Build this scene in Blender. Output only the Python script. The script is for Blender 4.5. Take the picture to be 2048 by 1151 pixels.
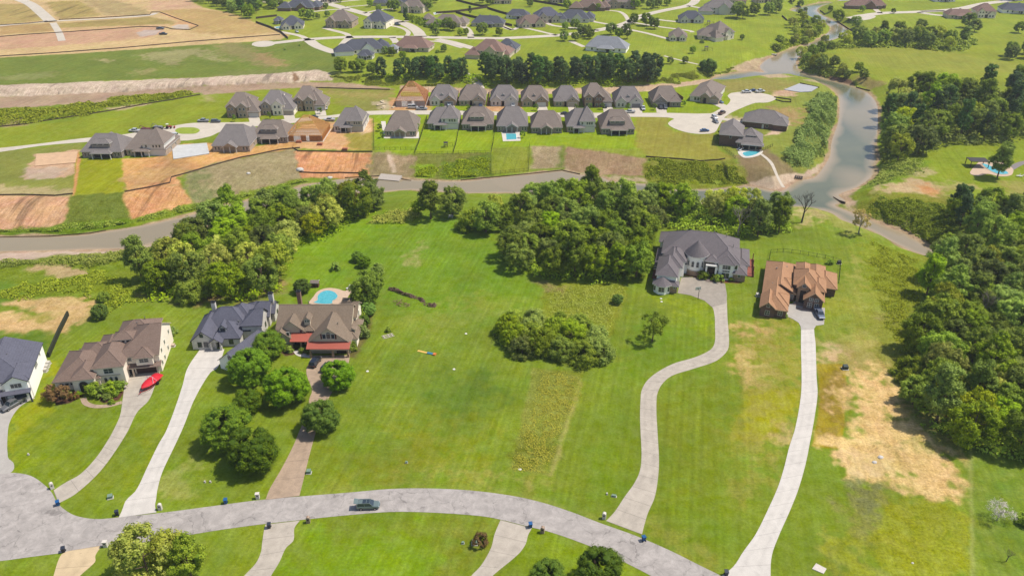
import bpy, bmesh, math, random
import numpy as np
from mathutils import Vector, Matrix
from mathutils.geometry import tessellate_polygon
for o in list(bpy.data.objects): bpy.data.objects.remove(o)
R=math.radians; SC=bpy.context.scene; COL=SC.collection
# ---------------- camera, sky, sun, exposure
PITCH=29.0; FPX=1600.0; CH=125.0
cam=bpy.data.objects.new('camera',bpy.data.cameras.new('camera')); COL.objects.link(cam)
cam.location=(0,0,CH); cam.rotation_euler=(R(90-PITCH),0,0)
cam.data.sensor_width=36; cam.data.lens=FPX/2048*36; cam.data.clip_start=1; cam.data.clip_end=8000
SC.camera=cam
SUN_EL=60; SUN_AZ=8      # azimuth counted from +x towards +y
w=bpy.data.worlds.new('World'); SC.world=w; w.use_nodes=True
nt=w.node_tree; nt.nodes.clear()
sk=nt.nodes.new('ShaderNodeTexSky'); sk.sky_type='NISHITA'; sk.sun_disc=False
sk.sun_elevation=R(SUN_EL); sk.sun_rotation=R(90-SUN_AZ); sk.air_density=1.0; sk.dust_density=1.5
bg=nt.nodes.new('ShaderNodeBackground'); bg.inputs[1].default_value=0.125
wo=nt.nodes.new('ShaderNodeOutputWorld'); nt.links.new(sk.outputs[0],bg.inputs[0]); nt.links.new(bg.outputs[0],wo.inputs[0])
sl=bpy.data.lights.new('sun','SUN'); sl.energy=4.6; sl.angle=R(0.5); sl.color=(1,0.94,0.84)
sun=bpy.data.objects.new('sun',sl); COL.objects.link(sun)
sd=Vector((math.cos(R(SUN_EL))*math.cos(R(SUN_AZ)),math.cos(R(SUN_EL))*math.sin(R(SUN_AZ)),math.sin(R(SUN_EL))))
sun.rotation_euler=sd.to_track_quat('Z','Y').to_euler(); sun.location=sd*300
SC.view_settings.view_transform='Standard'; SC.view_settings.look='None'
SC.view_settings.exposure=0.32; SC.view_settings.gamma=1
SC.cycles.max_bounces=5; SC.cycles.diffuse_bounces=3; SC.cycles.glossy_bounces=2; SC.cycles.transparent_max_bounces=4
# ---------------- pixel (of the 2048 px wide photo) -> world
CP,SP=math.cos(R(PITCH)),math.sin(R(PITCH))
def ray(px,py,z=0.0):
    a=(px-1024)/FPX; b=-(py-575.5)/FPX
    t=(z-CH)/(-SP+b*CP)
    return a*t,(CP+b*SP)*t
def to_px(X,Y,Z):
    d=Y*CP-(Z-CH)*SP; u=Y*SP+(Z-CH)*CP
    return 1024+FPX*X/d, 575.5-FPX*u/d
def smooth(pts,n=5,closed=True):
    P=[np.array(p,float) for p in pts]; N=len(P); out=[]
    rng=range(N) if closed else range(N-1)
    for i in rng:
        if closed: p0,p1,p2,p3=P[i-1],P[i],P[(i+1)%N],P[(i+2)%N]
        else: p0,p1,p2,p3=P[max(i-1,0)],P[i],P[i+1],P[min(i+2,N-1)]
        d=np.linalg.norm(p2-p1)+1e-6
        t1=(p2-p0); t2=(p3-p1)
        l0=np.linalg.norm(p1-p0)+d; l2=np.linalg.norm(p3-p2)+d
        m1=t1*d/l0; m2=t2*d/l2
        for k in range(n):
            t=k/n; out.append(tuple((2*t**3-3*t*t+1)*p1+(t**3-2*t*t+t)*m1+(-2*t**3+3*t*t)*p2+(t**3-t*t)*m2))
    if not closed: out.append(tuple(P[-1]))
    return out
# ---------------- river outlines (photo pixels, at water level)
ZW=-5.0; ZC=-3.2
RIVER=[(1720,-30),(1678,2),(1641,6),(1601,15),(1583,20),(1590,28),(1618,35),(1646,45),(1664,57),(1648,72),(1623,86),(1593,95),(1571,102),(1551,112),(1530,122),(1520,135),(1530,145),(1500,142),(1470,146),(1449,150),(1424,158),(1436,165),(1474,160),(1536,154),(1586,155),(1608,160),(1656,172),(1676,190),(1680,212),(1677,245),(1668,270),(1663,288),(1661,310),(1645,338),(1628,356),(1595,362),(1561,383),(1500,372),(1440,378),(1409,380),(1326,378),(1306,370),(1221,363),(1204,355),(1159,350),(1124,342),(1069,348),(1024,352),(922,363),(822,360),(762,357),(672,360),(610,372),(560,384),(512,398),(438,413),(390,428),(350,438),(275,453),(212,463),(150,472),(0,473),(-300,478),(-300,506),(0,502),(100,500),(200,497),(270,494),(350,473),(420,448),(520,414),(600,396),(652,384),(747,384),(822,379),(925,385),(1024,385),(1100,390),(1220,396),(1356,400),(1421,408),(1500,412),(1583,413),(1646,420),(1668,428),(1686,440),(1743,460),(1786,483),(1848,510),(1876,505),(1836,483),(1811,468),(1765,450),(1730,436),(1700,424),(1668,410),(1690,402),(1676,390),(1716,373),(1749,345),(1751,310),(1753,288),(1754,212),(1736,187),(1711,175),(1676,165),(1628,153),(1600,143),(1592,122),(1608,105),(1641,87),(1673,77),(1698,64),(1676,47),(1656,37),(1633,22),(1645,11),(1690,5),(1745,-30)]
CREEK=[(1430,158),(1349,168),(1200,177),(1024,179),(940,178),(800,172),(700,170),(637,167),(512,174),(425,179),(300,185),(150,190),(0,196),(-300,206),(-300,240),(0,216),(100,212),(200,204),(300,196),(400,187),(512,180),(632,174),(800,181),(1024,186),(1224,184),(1300,180),(1380,169)]
def wpoly(pts,z,n=4): return np.array([ray(x,y,z) for x,y in smooth(pts,n)])
W_RIVER=wpoly(RIVER,ZW,3); W_CREEK=wpoly(CREEK,ZC,3)
def inside(P,X,Y):
    r=np.zeros(X.shape,bool)
    m=(X>=P[:,0].min())&(X<=P[:,0].max())&(Y>=P[:,1].min())&(Y<=P[:,1].max())
    x=X[m]; y=Y[m]; c=np.zeros(x.shape,bool); n=len(P)
    for i in range(n):
        x1,y1=P[i-1]; x2,y2=P[i]
        if y1==y2: continue
        k=((y1>y)!=(y2>y))&(x<(x2-x1)*(y-y1)/(y2-y1)+x1); c^=k
    r[m]=c; return r
def sdist(P,X,Y,lim):
    D=np.full(X.shape,lim,float)
    n=len(P)
    for i in range(n):
        x1,y1=P[i-1]; x2,y2=P[i]
        m=(X>min(x1,x2)-lim)&(X<max(x1,x2)+lim)&(Y>min(y1,y2)-lim)&(Y<max(y1,y2)+lim)
        if not m.any(): continue
        x=X[m]; y=Y[m]; L=(x2-x1)**2+(y2-y1)**2+1e-9
        t=np.clip(((x-x1)*(x2-x1)+(y-y1)*(y2-y1))/L,0,1)
        D[m]=np.minimum(D[m],np.hypot(x-x1-t*(x2-x1),y-y1-t*(y2-y1)))
    ins=inside(P,X,Y); return np.where(ins,-D,D)
def vnoise(X,Y,s,seed=0):   # value noise -1..1
    x=X/s+seed*17.3; y=Y/s+seed*9.1
    xi=np.floor(x).astype(np.int64); yi=np.floor(y).astype(np.int64); fx=x-xi; fy=y-yi
    fx=fx*fx*(3-2*fx); fy=fy*fy*(3-2*fy)
    def h(a,b):
        v=(a*374761393+b*668265263+seed*1442695041)&0x7fffffff; v=((v^(v>>13))*1274126177)&0x7fffffff
        v=v^(v>>16); return (v&0xffff)/32768.0-1
    return (h(xi,yi)*(1-fx)+h(xi+1,yi)*fx)*(1-fy)+(h(xi,yi+1)*(1-fx)+h(xi+1,yi+1)*fx)*fy
def ramp(t): t=np.clip(t,0,1); return t*t*(3-2*t)
def hgt(X,Y):
    X=np.asarray(X,float); Y=np.asarray(Y,float)
    d=sdist(W_RIVER,X,Y,26.0); c=sdist(W_CREEK,X,Y,14.0)
    wr=np.where(X>95,13.0,24.0)
    h1=np.where(d>0,ZW*(1-ramp(d/wr)*0.96-0.04*np.clip(d/wr,0,1)),ZW-np.clip(-d*0.25,0,1.5))
    h2=np.where(c>0,ZC*(1-ramp(c/9.0)),ZC-np.clip(-c*0.05,0,0.2))
    return np.minimum(h1,h2)
def at(px,py,z=None):
    if z is not None:
        x,y=ray(px,py,z); return Vector((x,y,z))
    z=0.0
    for _ in range(6):
        x,y=ray(px,py,z); nz=float(hgt(np.array([x]),np.array([y]))[0])
        if abs(nz-z)<0.01: break
        z=z*0.4+nz*0.6 if _>2 else nz
    return Vector((x,y,nz))
def gz(x,y): return float(hgt(np.array([x]),np.array([y]))[0])
# ---------------- object helpers
def tag(o,label=None,cat=None,group=None,kind=None):
    if label: o['label']=label
    if cat: o['category']=cat
    if group: o['group']=group
    if kind: o['kind']=kind
    return o
def empty(name,loc=(0,0,0),rz=0,label=None,cat=None,group=None):
    o=bpy.data.objects.new(name,None); COL.objects.link(o); o.location=loc; o.rotation_euler=(0,0,rz)
    o.empty_display_size=0.5
    return tag(o,label,cat,group)
class MB:
    def __init__(s): s.v=[]; s.f=[]; s.m=[]; s.cur=0; s.M=None
    def pt(s,p):
        p=Vector(p)
        if s.M is not None: p=s.M@p
        s.v.append(tuple(p)); return len(s.v)-1
    def face(s,pts,m=None):
        s.f.append([s.pt(p) for p in pts]); s.m.append(s.cur if m is None else m)
    def box(s,x0,y0,z0,x1,y1,z1,m=None):
        a=[s.pt(p) for p in ((x0,y0,z0),(x1,y0,z0),(x1,y1,z0),(x0,y1,z0),(x0,y0,z1),(x1,y0,z1),(x1,y1,z1),(x0,y1,z1))]
        for q in ((3,2,1,0),(4,5,6,7),(0,1,5,4),(1,2,6,5),(2,3,7,6),(3,0,4,7)):
            s.f.append([a[i] for i in q]); s.m.append(s.cur if m is None else m)
    def frus(s,c,r0,r1,z0,z1,n=8,cap=True,m=None,sx=1,sy=1,ph=0):
        b=[];t=[]
        for i in range(n):
            a=2*math.pi*i/n+ph; b.append(s.pt((c[0]+r0*sx*math.cos(a),c[1]+r0*sy*math.sin(a),z0)))
            t.append(s.pt((c[0]+r1*sx*math.cos(a),c[1]+r1*sy*math.sin(a),z1)))
        mm=s.cur if m is None else m
        for i in range(n):
            s.f.append([b[i],b[(i+1)%n],t[(i+1)%n],t[i]]); s.m.append(mm)
        if cap: s.f.append(t); s.m.append(mm); s.f.append(b[::-1]); s.m.append(mm)
    def tube(s,p,q,r0,r1=None,n=6,m=None):
        p=Vector(p);q=Vector(q); r1=r0 if r1 is None else r1
        d=(q-p).normalized(); u=d.orthogonal().normalized(); w_=d.cross(u)
        b=[];t=[]
        for i in range(n):
            a=2*math.pi*i/n; o=u*math.cos(a)+w_*math.sin(a)
            b.append(s.pt(p+o*r0)); t.append(s.pt(q+o*r1))
        mm=s.cur if m is None else m
        for i in range(n):
            s.f.append([b[i],b[(i+1)%n],t[(i+1)%n],t[i]]); s.m.append(mm)
        s.f.append(t); s.m.append(mm); s.f.append(b[::-1]); s.m.append(mm)
    def build(s,name,mats,parent=None,smoothed=False):
        me=bpy.data.meshes.new(name); me.from_pydata(s.v,[],s.f)
        if not isinstance(mats,(list,tuple)): mats=[mats]
        for m in mats: me.materials.append(m)
        me.polygons.foreach_set('material_index',[min(x,len(mats)-1) for x in s.m])
        if smoothed: me.polygons.foreach_set('use_smooth',[True]*len(s.f))
        me.update(); o=bpy.data.objects.new(name,me); COL.objects.link(o); o.parent=parent; return o
def copy_tree(o,parent=None):
    c=o.copy(); COL.objects.link(c); c.parent=parent
    for ch in o.children: copy_tree(ch,c)
    return c
# ---------------- materials
def lin(c): return tuple(((v/255+0.055)/1.055)**2.4 if v>10 else v/255/12.92 for v in c)
LUM=1.85
def alb(c,k=1.0): return tuple(min(0.9,v/LUM*k) for v in lin(c))
def nodes(name):
    m=bpy.data.materials.new(name); m.use_nodes=True; t=m.node_tree; b=t.nodes['Principled BSDF']
    return m,t,b
def N(t,typ,**k):
    n=t.nodes.new(typ)
    for a,v in k.items():
        if a in n.inputs: n.inputs[a].default_value=v
        else: setattr(n,a,v)
    return n
def L(t,a,b): t.links.new(a,b)
def mathn(t,op,a,b=None,c=None,clamp=False):
    n=t.nodes.new('ShaderNodeMath'); n.operation=op; n.use_clamp=clamp
    for i,v in enumerate((a,b,c)):
        if v is None: continue
        if isinstance(v,(int,float)): n.inputs[i].default_value=v
        else: t.links.new(v,n.inputs[i])
    return n.outputs[0]
def noise(t,scale,detail=3,rough=0.6,vec=None,dist=0):
    n=t.nodes.new('ShaderNodeTexNoise'); n.inputs['Scale'].default_value=scale; n.inputs['Detail'].default_value=detail
    n.inputs['Roughness'].default_value=rough; n.inputs['Distortion'].default_value=dist
    if vec is not None: t.links.new(vec,n.inputs['Vector'])
    return n.outputs['Fac']
def gpos(t):
    return t.nodes.new('ShaderNodeNewGeometry').outputs['Position']
def opos(t): return t.nodes.new('ShaderNodeTexCoord').outputs['Object']
def vscale(t,vec,s):
    n=t.nodes.new('ShaderNodeVectorMath'); n.operation='MULTIPLY'; t.links.new(vec,n.inputs[0]); n.inputs[1].default_value=s; return n.outputs[0]
def scalecol(t,col,fac):   # col * fac
    n=t.nodes.new('ShaderNodeVectorMath'); n.operation='SCALE'
    if isinstance(col,tuple): n.inputs[0].default_value=col[:3]
    else: t.links.new(col,n.inputs[0])
    t.links.new(fac,n.inputs['Scale']); return n.outputs[0]
def maprange(t,v,a,b,c,d):
    n=t.nodes.new('ShaderNodeMapRange'); t.links.new(v,n.inputs[0])
    for i,x in enumerate((a,b,c,d)): n.inputs[i+1].default_value=x
    return n.outputs[0]
def mixc(t,f,a,b):
    n=t.nodes.new('ShaderNodeMix'); n.data_type='RGBA'
    if isinstance(f,(int,float)): n.inputs[0].default_value=f
    else: t.links.new(f,n.inputs[0])
    for i,v in ((6,a),(7,b)):
        if isinstance(v,tuple): n.inputs[i].default_value=(*v[:3],1)
        else: t.links.new(v,n.inputs[i])
    return n.outputs[2]
_MC={}
def mat(name,c,rough=0.8,metal=0.0,var=0.12,scale=2.0,spec=0.3,bump=0.0,coat=0.0,k=1.15):
    """plain painted / stone / plastic surface with a little procedural variation; c is the sunlit display colour"""
    if name in _MC: return _MC[name]
    m,t,b=nodes(name); _MC[name]=m
    p=opos(t); n1=noise(t,scale,4,0.65,p); f=maprange(t,n1,0.25,0.75,1-var,1+var)
    L(t,scalecol(t,alb(c,k),f),b.inputs['Base Color'])
    b.inputs['Roughness'].default_value=rough; b.inputs['Metallic'].default_value=metal
    b.inputs['Specular IOR Level'].default_value=spec; b.inputs['Coat Weight'].default_value=coat
    if bump:
        bn=t.nodes.new('ShaderNodeBump'); bn.inputs['Strength'].default_value=bump; L(t,n1,bn.inputs['Height']); L(t,bn.outputs[0],b.inputs['Normal'])
    return m
# ---------------- ground colours, painted region by region (real surface colours only)
GREEN=(130,150,34); BRIGHT=(150,170,36); YG=(150,162,48); DRY=(172,156,88); TAN=(220,188,132); DIRT=(222,182,138); ORANGE=(228,170,112)
PALE=(216,186,156); SAND=(224,200,174); WEED=(124,142,58); SCRUB=(96,122,46); DKF=(116,138,66); MUD=(186,158,128); STRAW=(238,200,132); BROWN=(150,128,92)
# (points, colour, softness m, edge warp m, rough, rill, opacity)
PAINT=[
# far development, top left
([(-500,-160),(370,-160),(380,0),(400,14),(460,26),(500,42),(580,70),(560,80),(400,90),(200,106),(0,116),(-500,150)],TAN,1.5,1,.5,0,1),
([(-500,10),(60,8),(90,40),(0,50),(-500,70)],(184,162,92),3,2,.6,1,.9),
([(90,5),(160,0),(205,32),(120,38)],(182,160,88),3,2,.6,1,.9),
([(160,0),(230,0),(290,20),(300,30),(215,32)],(180,158,104),4,2,.6,.3,.8),
([(0,52),(110,46),(115,62),(0,70)],(190,156,96),2,1,.5,.4,.9),
([(115,47),(300,34),(345,42),(352,50),(300,54),(118,60)],(172,152,82),2,1,.5,.2,.9),
([(118,56),(340,48),(345,52),(300,57),(116,66)],(218,180,128),2,1,.5,.2,.9),
([(-400,84),(0,74),(110,66),(220,58),(330,54),(325,68),(290,76),(120,92),(0,99),(-400,120)],(214,170,132),1.5,1.5,.5,.2,1),
([(270,66),(290,60),(325,60),(310,70),(280,74)],(205,185,170),1,1,.2,0,.9),
([(300,2),(375,0),(400,16),(330,22),(300,20)],(214,172,136),3,3,.4,.1,.8),
([(320,25),(330,20),(400,18),(470,28),(520,48),(560,64),(470,72),(380,64),(350,40)],(196,164,98),4,3,.4,.1,.8),
([(320,27),(332,26),(395,52),(360,58),(345,50),(356,44)],(222,176,122),1,1,.3,0,1),
([(342,54),(356,49),(376,50),(378,58),(355,59)],(214,196,176),.6,.6,.2,0,1),
# dark green field + far bank
([(-500,126),(0,116),(200,104),(400,90),(560,80),(640,84),(668,104),(682,122),(668,148),(600,150),(380,154),(200,162),(100,172),(-500,190)],DKF,2,1,.5,.1,1),
([(-500,150),(0,152),(110,143),(120,152),(40,160),(-500,178)],(150,150,88),5,5,.6,.1,.7),
([(190,118),(230,120),(215,124)],(190,176,120),3,3,.5,0,.8),
([(280,108),(330,102),(400,96),(460,122),(430,124),(395,108),(370,116),(350,130),(320,120),(290,118)],(176,166,112),5,6,.7,.1,.75),
([(260,142),(310,138),(300,148),(270,148)],(170,158,100),4,5,.6,0,.7),
([(430,86),(480,86),(512,102),(560,118),(570,132),(530,134),(480,118),(440,106)],(160,146,92),5,5,.6,.1,.75),
([(512,104),(540,108),(570,130),(548,134),(512,118)],(178,146,98),4,4,.6,.1,.7),
([(512,138),(560,140),(600,135),(700,150),(700,160),(512,160),(300,165),(440,148)],(140,140,80),5,5,.6,.1,.5),
([(-500,186),(0,170),(170,164),(380,156),(540,148),(590,143),(640,140),(660,146),(668,160),(600,164),(400,172),(230,186),(0,195),(-500,215)],(220,196,170),1,1.5,.8,1,1),
([(588,142),(600,160),(590,163),(582,150)],(150,110,75),1,1.5,.7,.6,.9),
([(-500,215),(0,195),(240,184),(400,172),(600,164),(700,166),(760,174),(800,180),(640,178),(512,184),(400,190),(250,204),(100,216),(0,220),(-500,250)],MUD,1,1,.3,.0,1),
([(-500,236),(0,216),(100,212),(160,208),(215,206),(212,196),(260,192),(300,192),(360,186),(400,186),(402,192),(330,204),(270,214),(220,222),(120,236),(40,252),(-500,290)],(122,148,44),1.5,2.5,.9,0,1),
([(0,238),(40,236),(70,248),(0,260)],(170,150,100),3,3,.6,0,.8),
([(210,218),(290,206),(300,210),(240,222)],(205,180,140),2,2,.5,0,.8),
# main lawn beyond river, left
([(-500,300),(0,256),(60,252),(140,242),(220,226),(300,210),(350,200),(400,192),(480,184),(512,180),(600,176),(780,180),(790,222),(700,226),(500,250),(330,256),(160,282),(0,298),(-500,330)],(138,158,46),1.5,1,.5,.05,1),
([(640,178),(795,180),(792,222),(720,226),(680,205)],(152,148,70),4,4,.5,.05,.85),
([(405,190),(430,194),(420,204),(400,200)],(190,176,120),3,3,.4,0,.6),
([(600,180),(640,182),(790,186),(770,196),(700,190)],(176,152,90),5,4,.5,0,.6),
([(755,200),(790,200),(795,220),(750,216)],(215,195,160),3,4,.5,0,.8),
# row lots
([(745,228),(1340,228),(1352,240),(1336,248),(1350,260),(1375,266),(1430,268),(1440,290),(1290,312),(1060,292),(980,310),(750,304)],(140,170,28),1,.5,.4,.1,1),
([(1270,230),(1345,232),(1340,242),(1330,250),(1350,262),(1400,270),(1432,268),(1440,300),(1470,318),(1400,322),(1290,316),(1275,290)],(160,152,58),2,2,.5,.1,.95),
([(1060,292),(1290,300),(1292,316),(1060,300)],(150,158,52),2,1,.5,.1,.8),
([(790,176),(1050,182),(1240,184),(1330,178),(1440,180),(1465,200),(1440,222),(1340,226),(790,224)],(138,166,30),1,.5,.4,0,1),
([(0,304),(165,286),(160,300),(150,380),(140,388),(-500,400),(-500,330)],(146,150,62),2,1,.5,.1,1),
([(-500,385),(0,372),(145,380),(142,393),(-500,400)],(200,178,128),3,3,.6,0,.8),
([(72,308),(158,300),(152,325),(150,345),(130,355),(100,356),(48,358),(62,330)],(220,180,142),1.2,1.5,.4,.1,1),
([(55,335),(140,335),(120,352),(100,358),(50,358)],(206,182,156),2,2,.4,.1,.8),
([(150,318),(250,316),(248,383),(230,388),(148,392)],(150,162,30),.5,.1,.3,.5,1),
([(156,300),(162,318),(148,392),(144,392)],(222,160,100),.6,.3,.3,0,1),
([(245,318),(330,312),(345,290),(420,285),(500,296),(570,280),(600,250),(740,240),(745,300),(600,296),(500,312),(430,325),(370,348),(250,386)],(224,172,104),1,1,.6,.35,1),
([(250,350),(330,318),(400,340),(342,355),(250,384)],(196,156,104),4,3,.5,.3,.7),
([(600,248),(745,238),(747,262),(700,278),(680,300),(600,296)],(228,180,126),2,2,.5,.2,.9),
([(690,268),(745,262),(748,302),(700,296)],(140,150,60),2,2,.5,.1,.8),
([(722,232),(735,236),(742,262),(722,270)],(226,196,150),1.5,1.5,.4,.1,.9),
# far slope below left houses
([(-500,398),(0,391),(142,392),(136,430),(128,444),(95,455),(0,462),(-500,475)],(222,172,128),1,.8,.5,1,1),
([(142,392),(248,383),(252,420),(262,438),(230,452),(130,452),(135,420)],(110,130,56),1.5,1.5,1,0,1),
([(-500,475),(0,460),(100,452),(200,440),(262,438),(300,440),(240,466),(150,474),(0,478),(-500,490)],(104,138,30),2,2,.9,0,1),
([(248,385),(345,352),(360,366),(385,405),(340,425),(262,438),(250,412)],(224,166,110),1,.8,.6,1,1),
([(365,350),(430,325),(600,296),(598,330),(612,356),(580,374),(512,392),(400,420),(385,400)],(172,156,112),2,2,.8,.1,1),
([(362,348),(400,338),(420,352),(415,375),(430,390),(400,402),(380,376)],(128,136,78),4,4,.9,0,.8),
([(262,438),(390,406),(512,380),(600,356),(620,362),(520,392),(400,424),(300,446),(250,450)],(124,150,36),2,2.5,1,0,1),
([(588,304),(600,300),(745,306),(738,345),(730,356),(604,356),(596,330)],(222,160,108),.8,1,.5,1,1),
([(745,304),(835,312),(830,356),(735,356)],(160,142,100),2,2,.8,.1,1),
([(776,305),(812,318),(800,345),(778,342)],(190,162,124),3,3,.6,.2,.7),
([(835,306),(982,306),(982,358),(900,364),(826,360)],(122,134,70),2,2,1,0,1),
([(832,328),(870,330),(868,356),(828,358)],(134,168,34),2,2,1,0,1),
([(880,326),(980,308),(980,352),(900,362),(880,352)],(100,132,44),2,3,1,0,.9),
([(984,296),(1060,292),(1060,345),(984,346)],(134,152,58),1,.5,.5,.1,1),
([(1062,292),(1124,292),(1122,336),(1062,338)],(178,158,118),1.5,1,.9,.1,1),
([(1118,290),(1132,290),(1128,335),(1114,335)],(106,132,56),2,1,.8,0,.8),
([(1130,294),(1210,304),(1292,318),(1290,352),(1200,350),(1125,340)],(176,146,108),1.5,1,.7,.3,1),
([(1124,335),(1205,352),(1300,356),(1290,364),(1200,362),(1124,346)],(200,176,140),2,2,.5,.2,.9),
([(1290,316),(1400,322),(1460,320),(1480,330),(1508,362),(1490,376),(1330,376),(1292,360)],(126,138,54),1.5,2,1,0,1),
([(1300,345),(1480,350),(1500,370),(1320,374)],(132,154,44),3,3,1,0,.8),
# peninsula right of the cul de sacs
([(1420,160),(1536,154),(1610,160),(1660,176),(1680,210),(1672,260),(1650,320),(1600,365),(1560,372),(1500,340),(1440,290),(1440,250),(1560,200),(1560,190),(1460,186),(1420,170)],(146,154,56),2,1,.5,.05,1),
([(1436,162),(1536,156),(1600,168),(1560,186),(1460,184)],(160,150,72),4,3,.6,0,.9),
([(1545,186),(1580,176),(1600,180),(1590,190),(1540,194)],(220,180,146),2,2,.4,0,.9),
([(1560,214),(1610,220),(1600,250),(1560,240),(1520,225)],(176,146,92),6,4,.5,.05,.9),
([(1450,232),(1490,236),(1500,252),(1450,250)],(205,184,146),3,2,.4,0,.9),
([(1535,265),(1576,240),(1582,250),(1560,268),(1530,272)],(224,190,160),1.5,1,.3,0,1),
([(1470,310),(1535,300),(1560,318),(1600,350),(1580,366),(1500,372)],(150,130,90),2,1.5,.6,.2,1),
([(1500,364),(1560,350),(1610,345),(1650,322),(1668,300),(1640,345),(1600,375),(1560,388),(1500,378)],(212,186,158),1.2,1.5,.4,.1,1),
([(1660,172),(1600,158),(1640,160),(1672,178)],(200,176,140),1,1,.3,0,.8),
# delta sandbar
([(1455,140),(1500,120),(1536,112),(1548,116),(1530,136),(1560,146),(1590,154),(1536,156),(1500,144)],(196,172,134),1.5,1.5,.5,0,1),
# far right
([(1600,122),(1700,90),(1800,80),(2200,60),(2200,180),(1780,165),(1700,160)],(142,160,52),2,2,.4,.05,1),
([(1700,92),(1850,96),(2048,130),(2048,150),(1800,140),(1700,120)],(158,158,62),8,6,.4,.05,.6),
([(1700,160),(1720,150),(1770,165),(1740,182)],(160,142,84),3,2,.6,0,.9),
([(1620,144),(1700,158),(1712,172),(1690,168),(1640,152)],(112,86,66),1,.6,.6,1,1),
# river right bank
([(1755,270),(2200,250),(2200,400),(1800,420),(1690,395),(1718,374),(1752,340)],(134,158,42),2,2,.5,.05,1),
([(1752,330),(1860,318),(1850,345),(1780,370),(1700,390),(1718,372)],(120,154,38),2,2,.9,0,.9),
([(1820,338),(1868,335),(1864,350),(1822,352)],(196,178,126),2,2.5,.6,0,.8),
([(1765,375),(1840,356),(1880,370),(1884,390),(1930,396),(1920,404),(1850,395),(1790,384),(1740,392)],(210,180,136),3,3,.6,0,.9),
([(1830,370),(1870,372),(1885,395),(1850,390)],(218,158,96),3,2,.4,0,.9),
([(1885,366),(1960,368),(1958,378),(1890,380)],(190,172,112),4,3,.5,0,.7),
([(2000,365),(2200,360),(2200,392),(2010,388)],(170,160,84),4,3,.5,0,.8),
([(1675,390),(1702,372),(1718,374),(1700,395),(1712,406),(1730,428),(1812,468),(1820,478),(1740,440),(1690,410)],(214,182,148),1.2,1.5,.4,.1,1),
([(1738,384),(1960,396),(2100,420),(2100,640),(1850,520),(1800,470),(1720,420)],(132,142,52),3,3,1,0,.9),
([(1745,425),(1800,440),(1850,470),(1840,480),(1780,450)],(196,176,120),3,3,.7,0,.7),
([(1630,410),(1662,416),(1735,462),(1700,470),(1640,430)],(170,168,80),3,3,.5,.05,.7),
([(1585,415),(1640,418),(1640,440),(1600,450)],(200,176,120),4,3,.5,0,.7),
# mid lots (near side of river)
([(-500,505),(0,502),(200,496),(270,494),(330,478),(300,500),(240,512),(150,516),(0,526),(-500,540)],(216,190,166),1.2,1.5,.3,.2,1),
([(-500,535),(0,524),(120,512),(200,510),(260,500),(330,490),(350,520),(260,590),(180,610),(0,600),(-500,620)],(120,146,42),2,2,1,0,1),
([(60,532),(120,530),(180,540),(150,552),(110,556)],(206,176,128),2,2.5,.6,0,.9),
([(-500,560),(0,556),(36,574),(38,604),(0,616),(-500,640)],(104,142,52),3,2,.4,0,1),
([(15,602),(60,598),(150,594),(185,604),(172,640),(130,664),(0,664),(-300,680),(-300,630),(0,625),(60,628),(110,622),(35,615)],(222,184,124),2,2.5,.7,.1,.95),
([(0,664),(100,664),(90,700),(60,690),(-200,690)],(84,128,46),3,2,.4,0,.7),
([(48,626),(110,626),(106,636),(48,638)],(140,152,60),2,2.5,.6,0,.7),
([(16,860),(44,810),(75,790),(95,775),(110,800),(96,830),(60,850),(30,920),(18,915)],(152,166,18),2,2,.3,.05,.9),
([(85,715),(112,720),(125,740),(110,775),(90,790)],(158,168,24),3,2,.3,.05,.7),
([(560,500),(700,440),(830,420),(1000,440),(1010,520),(1090,570),(1090,620),(980,650),(800,640),(760,560),(590,590)],(112,152,42),6,3,.4,.1,.9),
([(735,440),(820,418),(850,440),(800,450)],(132,164,34),3,3,.8,0,.9),
([(815,520),(850,485),(848,495),(825,532)],(186,172,112),3,3,.5,0,.5),
([(800,640),(960,596),(1080,600),(1090,612),(960,640),(860,668)],(150,158,60),8,5,.4,.05,.6),
([(760,700),(1000,640),(1090,620),(1100,680),(980,760),(900,900),(700,900),(650,850)],(116,146,54),8,5,.4,.2,.7),
([(880,760),(940,740),(990,780),(970,830),(900,850),(870,810)],(90,128,50),6,4,.4,.1,.6),
([(1090,566),(1250,566),(1255,600),(1215,680),(1165,740),(1140,730),(1080,620)],(132,150,50),1,1,1,0,1),
([(1065,735),(1165,742),(1160,770),(1132,850),(1100,950),(1022,936),(1030,900)],(142,148,54),.8,.4,1,0,1),
([(1040,870),(1125,870),(1112,915),(1030,915)],(112,128,48),3,2,1,0,.8),
([(1158,760),(1168,762),(1106,950),(1098,950)],(176,168,92),.8,.4,.5,0,.8),
([(1060,560),(1090,560),(1128,572),(1124,586),(1095,580)],(160,130,96),2,2,.6,0,.6),
([(1340,600),(1425,610),(1430,660),(1380,650)],(144,170,20),5,3,.3,.1,.7),
([(1470,640),(1600,640),(1600,780),(1588,860),(1540,880),(1470,870)],(150,156,44),5,4,.5,.2,.9),
([(1488,655),(1528,655),(1530,680),(1500,682)],(212,176,112),5,4,.6,0,1),
([(1482,700),(1520,710),(1520,770),(1490,775),(1478,740)],(216,182,116),4,3,.6,0,.9),
([(1495,775),(1600,780),(1595,800),(1560,890),(1470,880),(1480,810)],(168,164,30),2,1.5,.4,.3,.95),
([(1555,870),(1590,850),(1585,890),(1560,895)],(200,172,110),3,3,.6,0,.8),
([(1556,680),(1600,700),(1600,780),(1560,760)],(172,160,66),5,4,.5,.1,.8),
([(1535,640),(1548,645),(1520,900),(1490,1000),(1480,990)],(168,160,70),6,4,.5,.1,.8),
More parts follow.
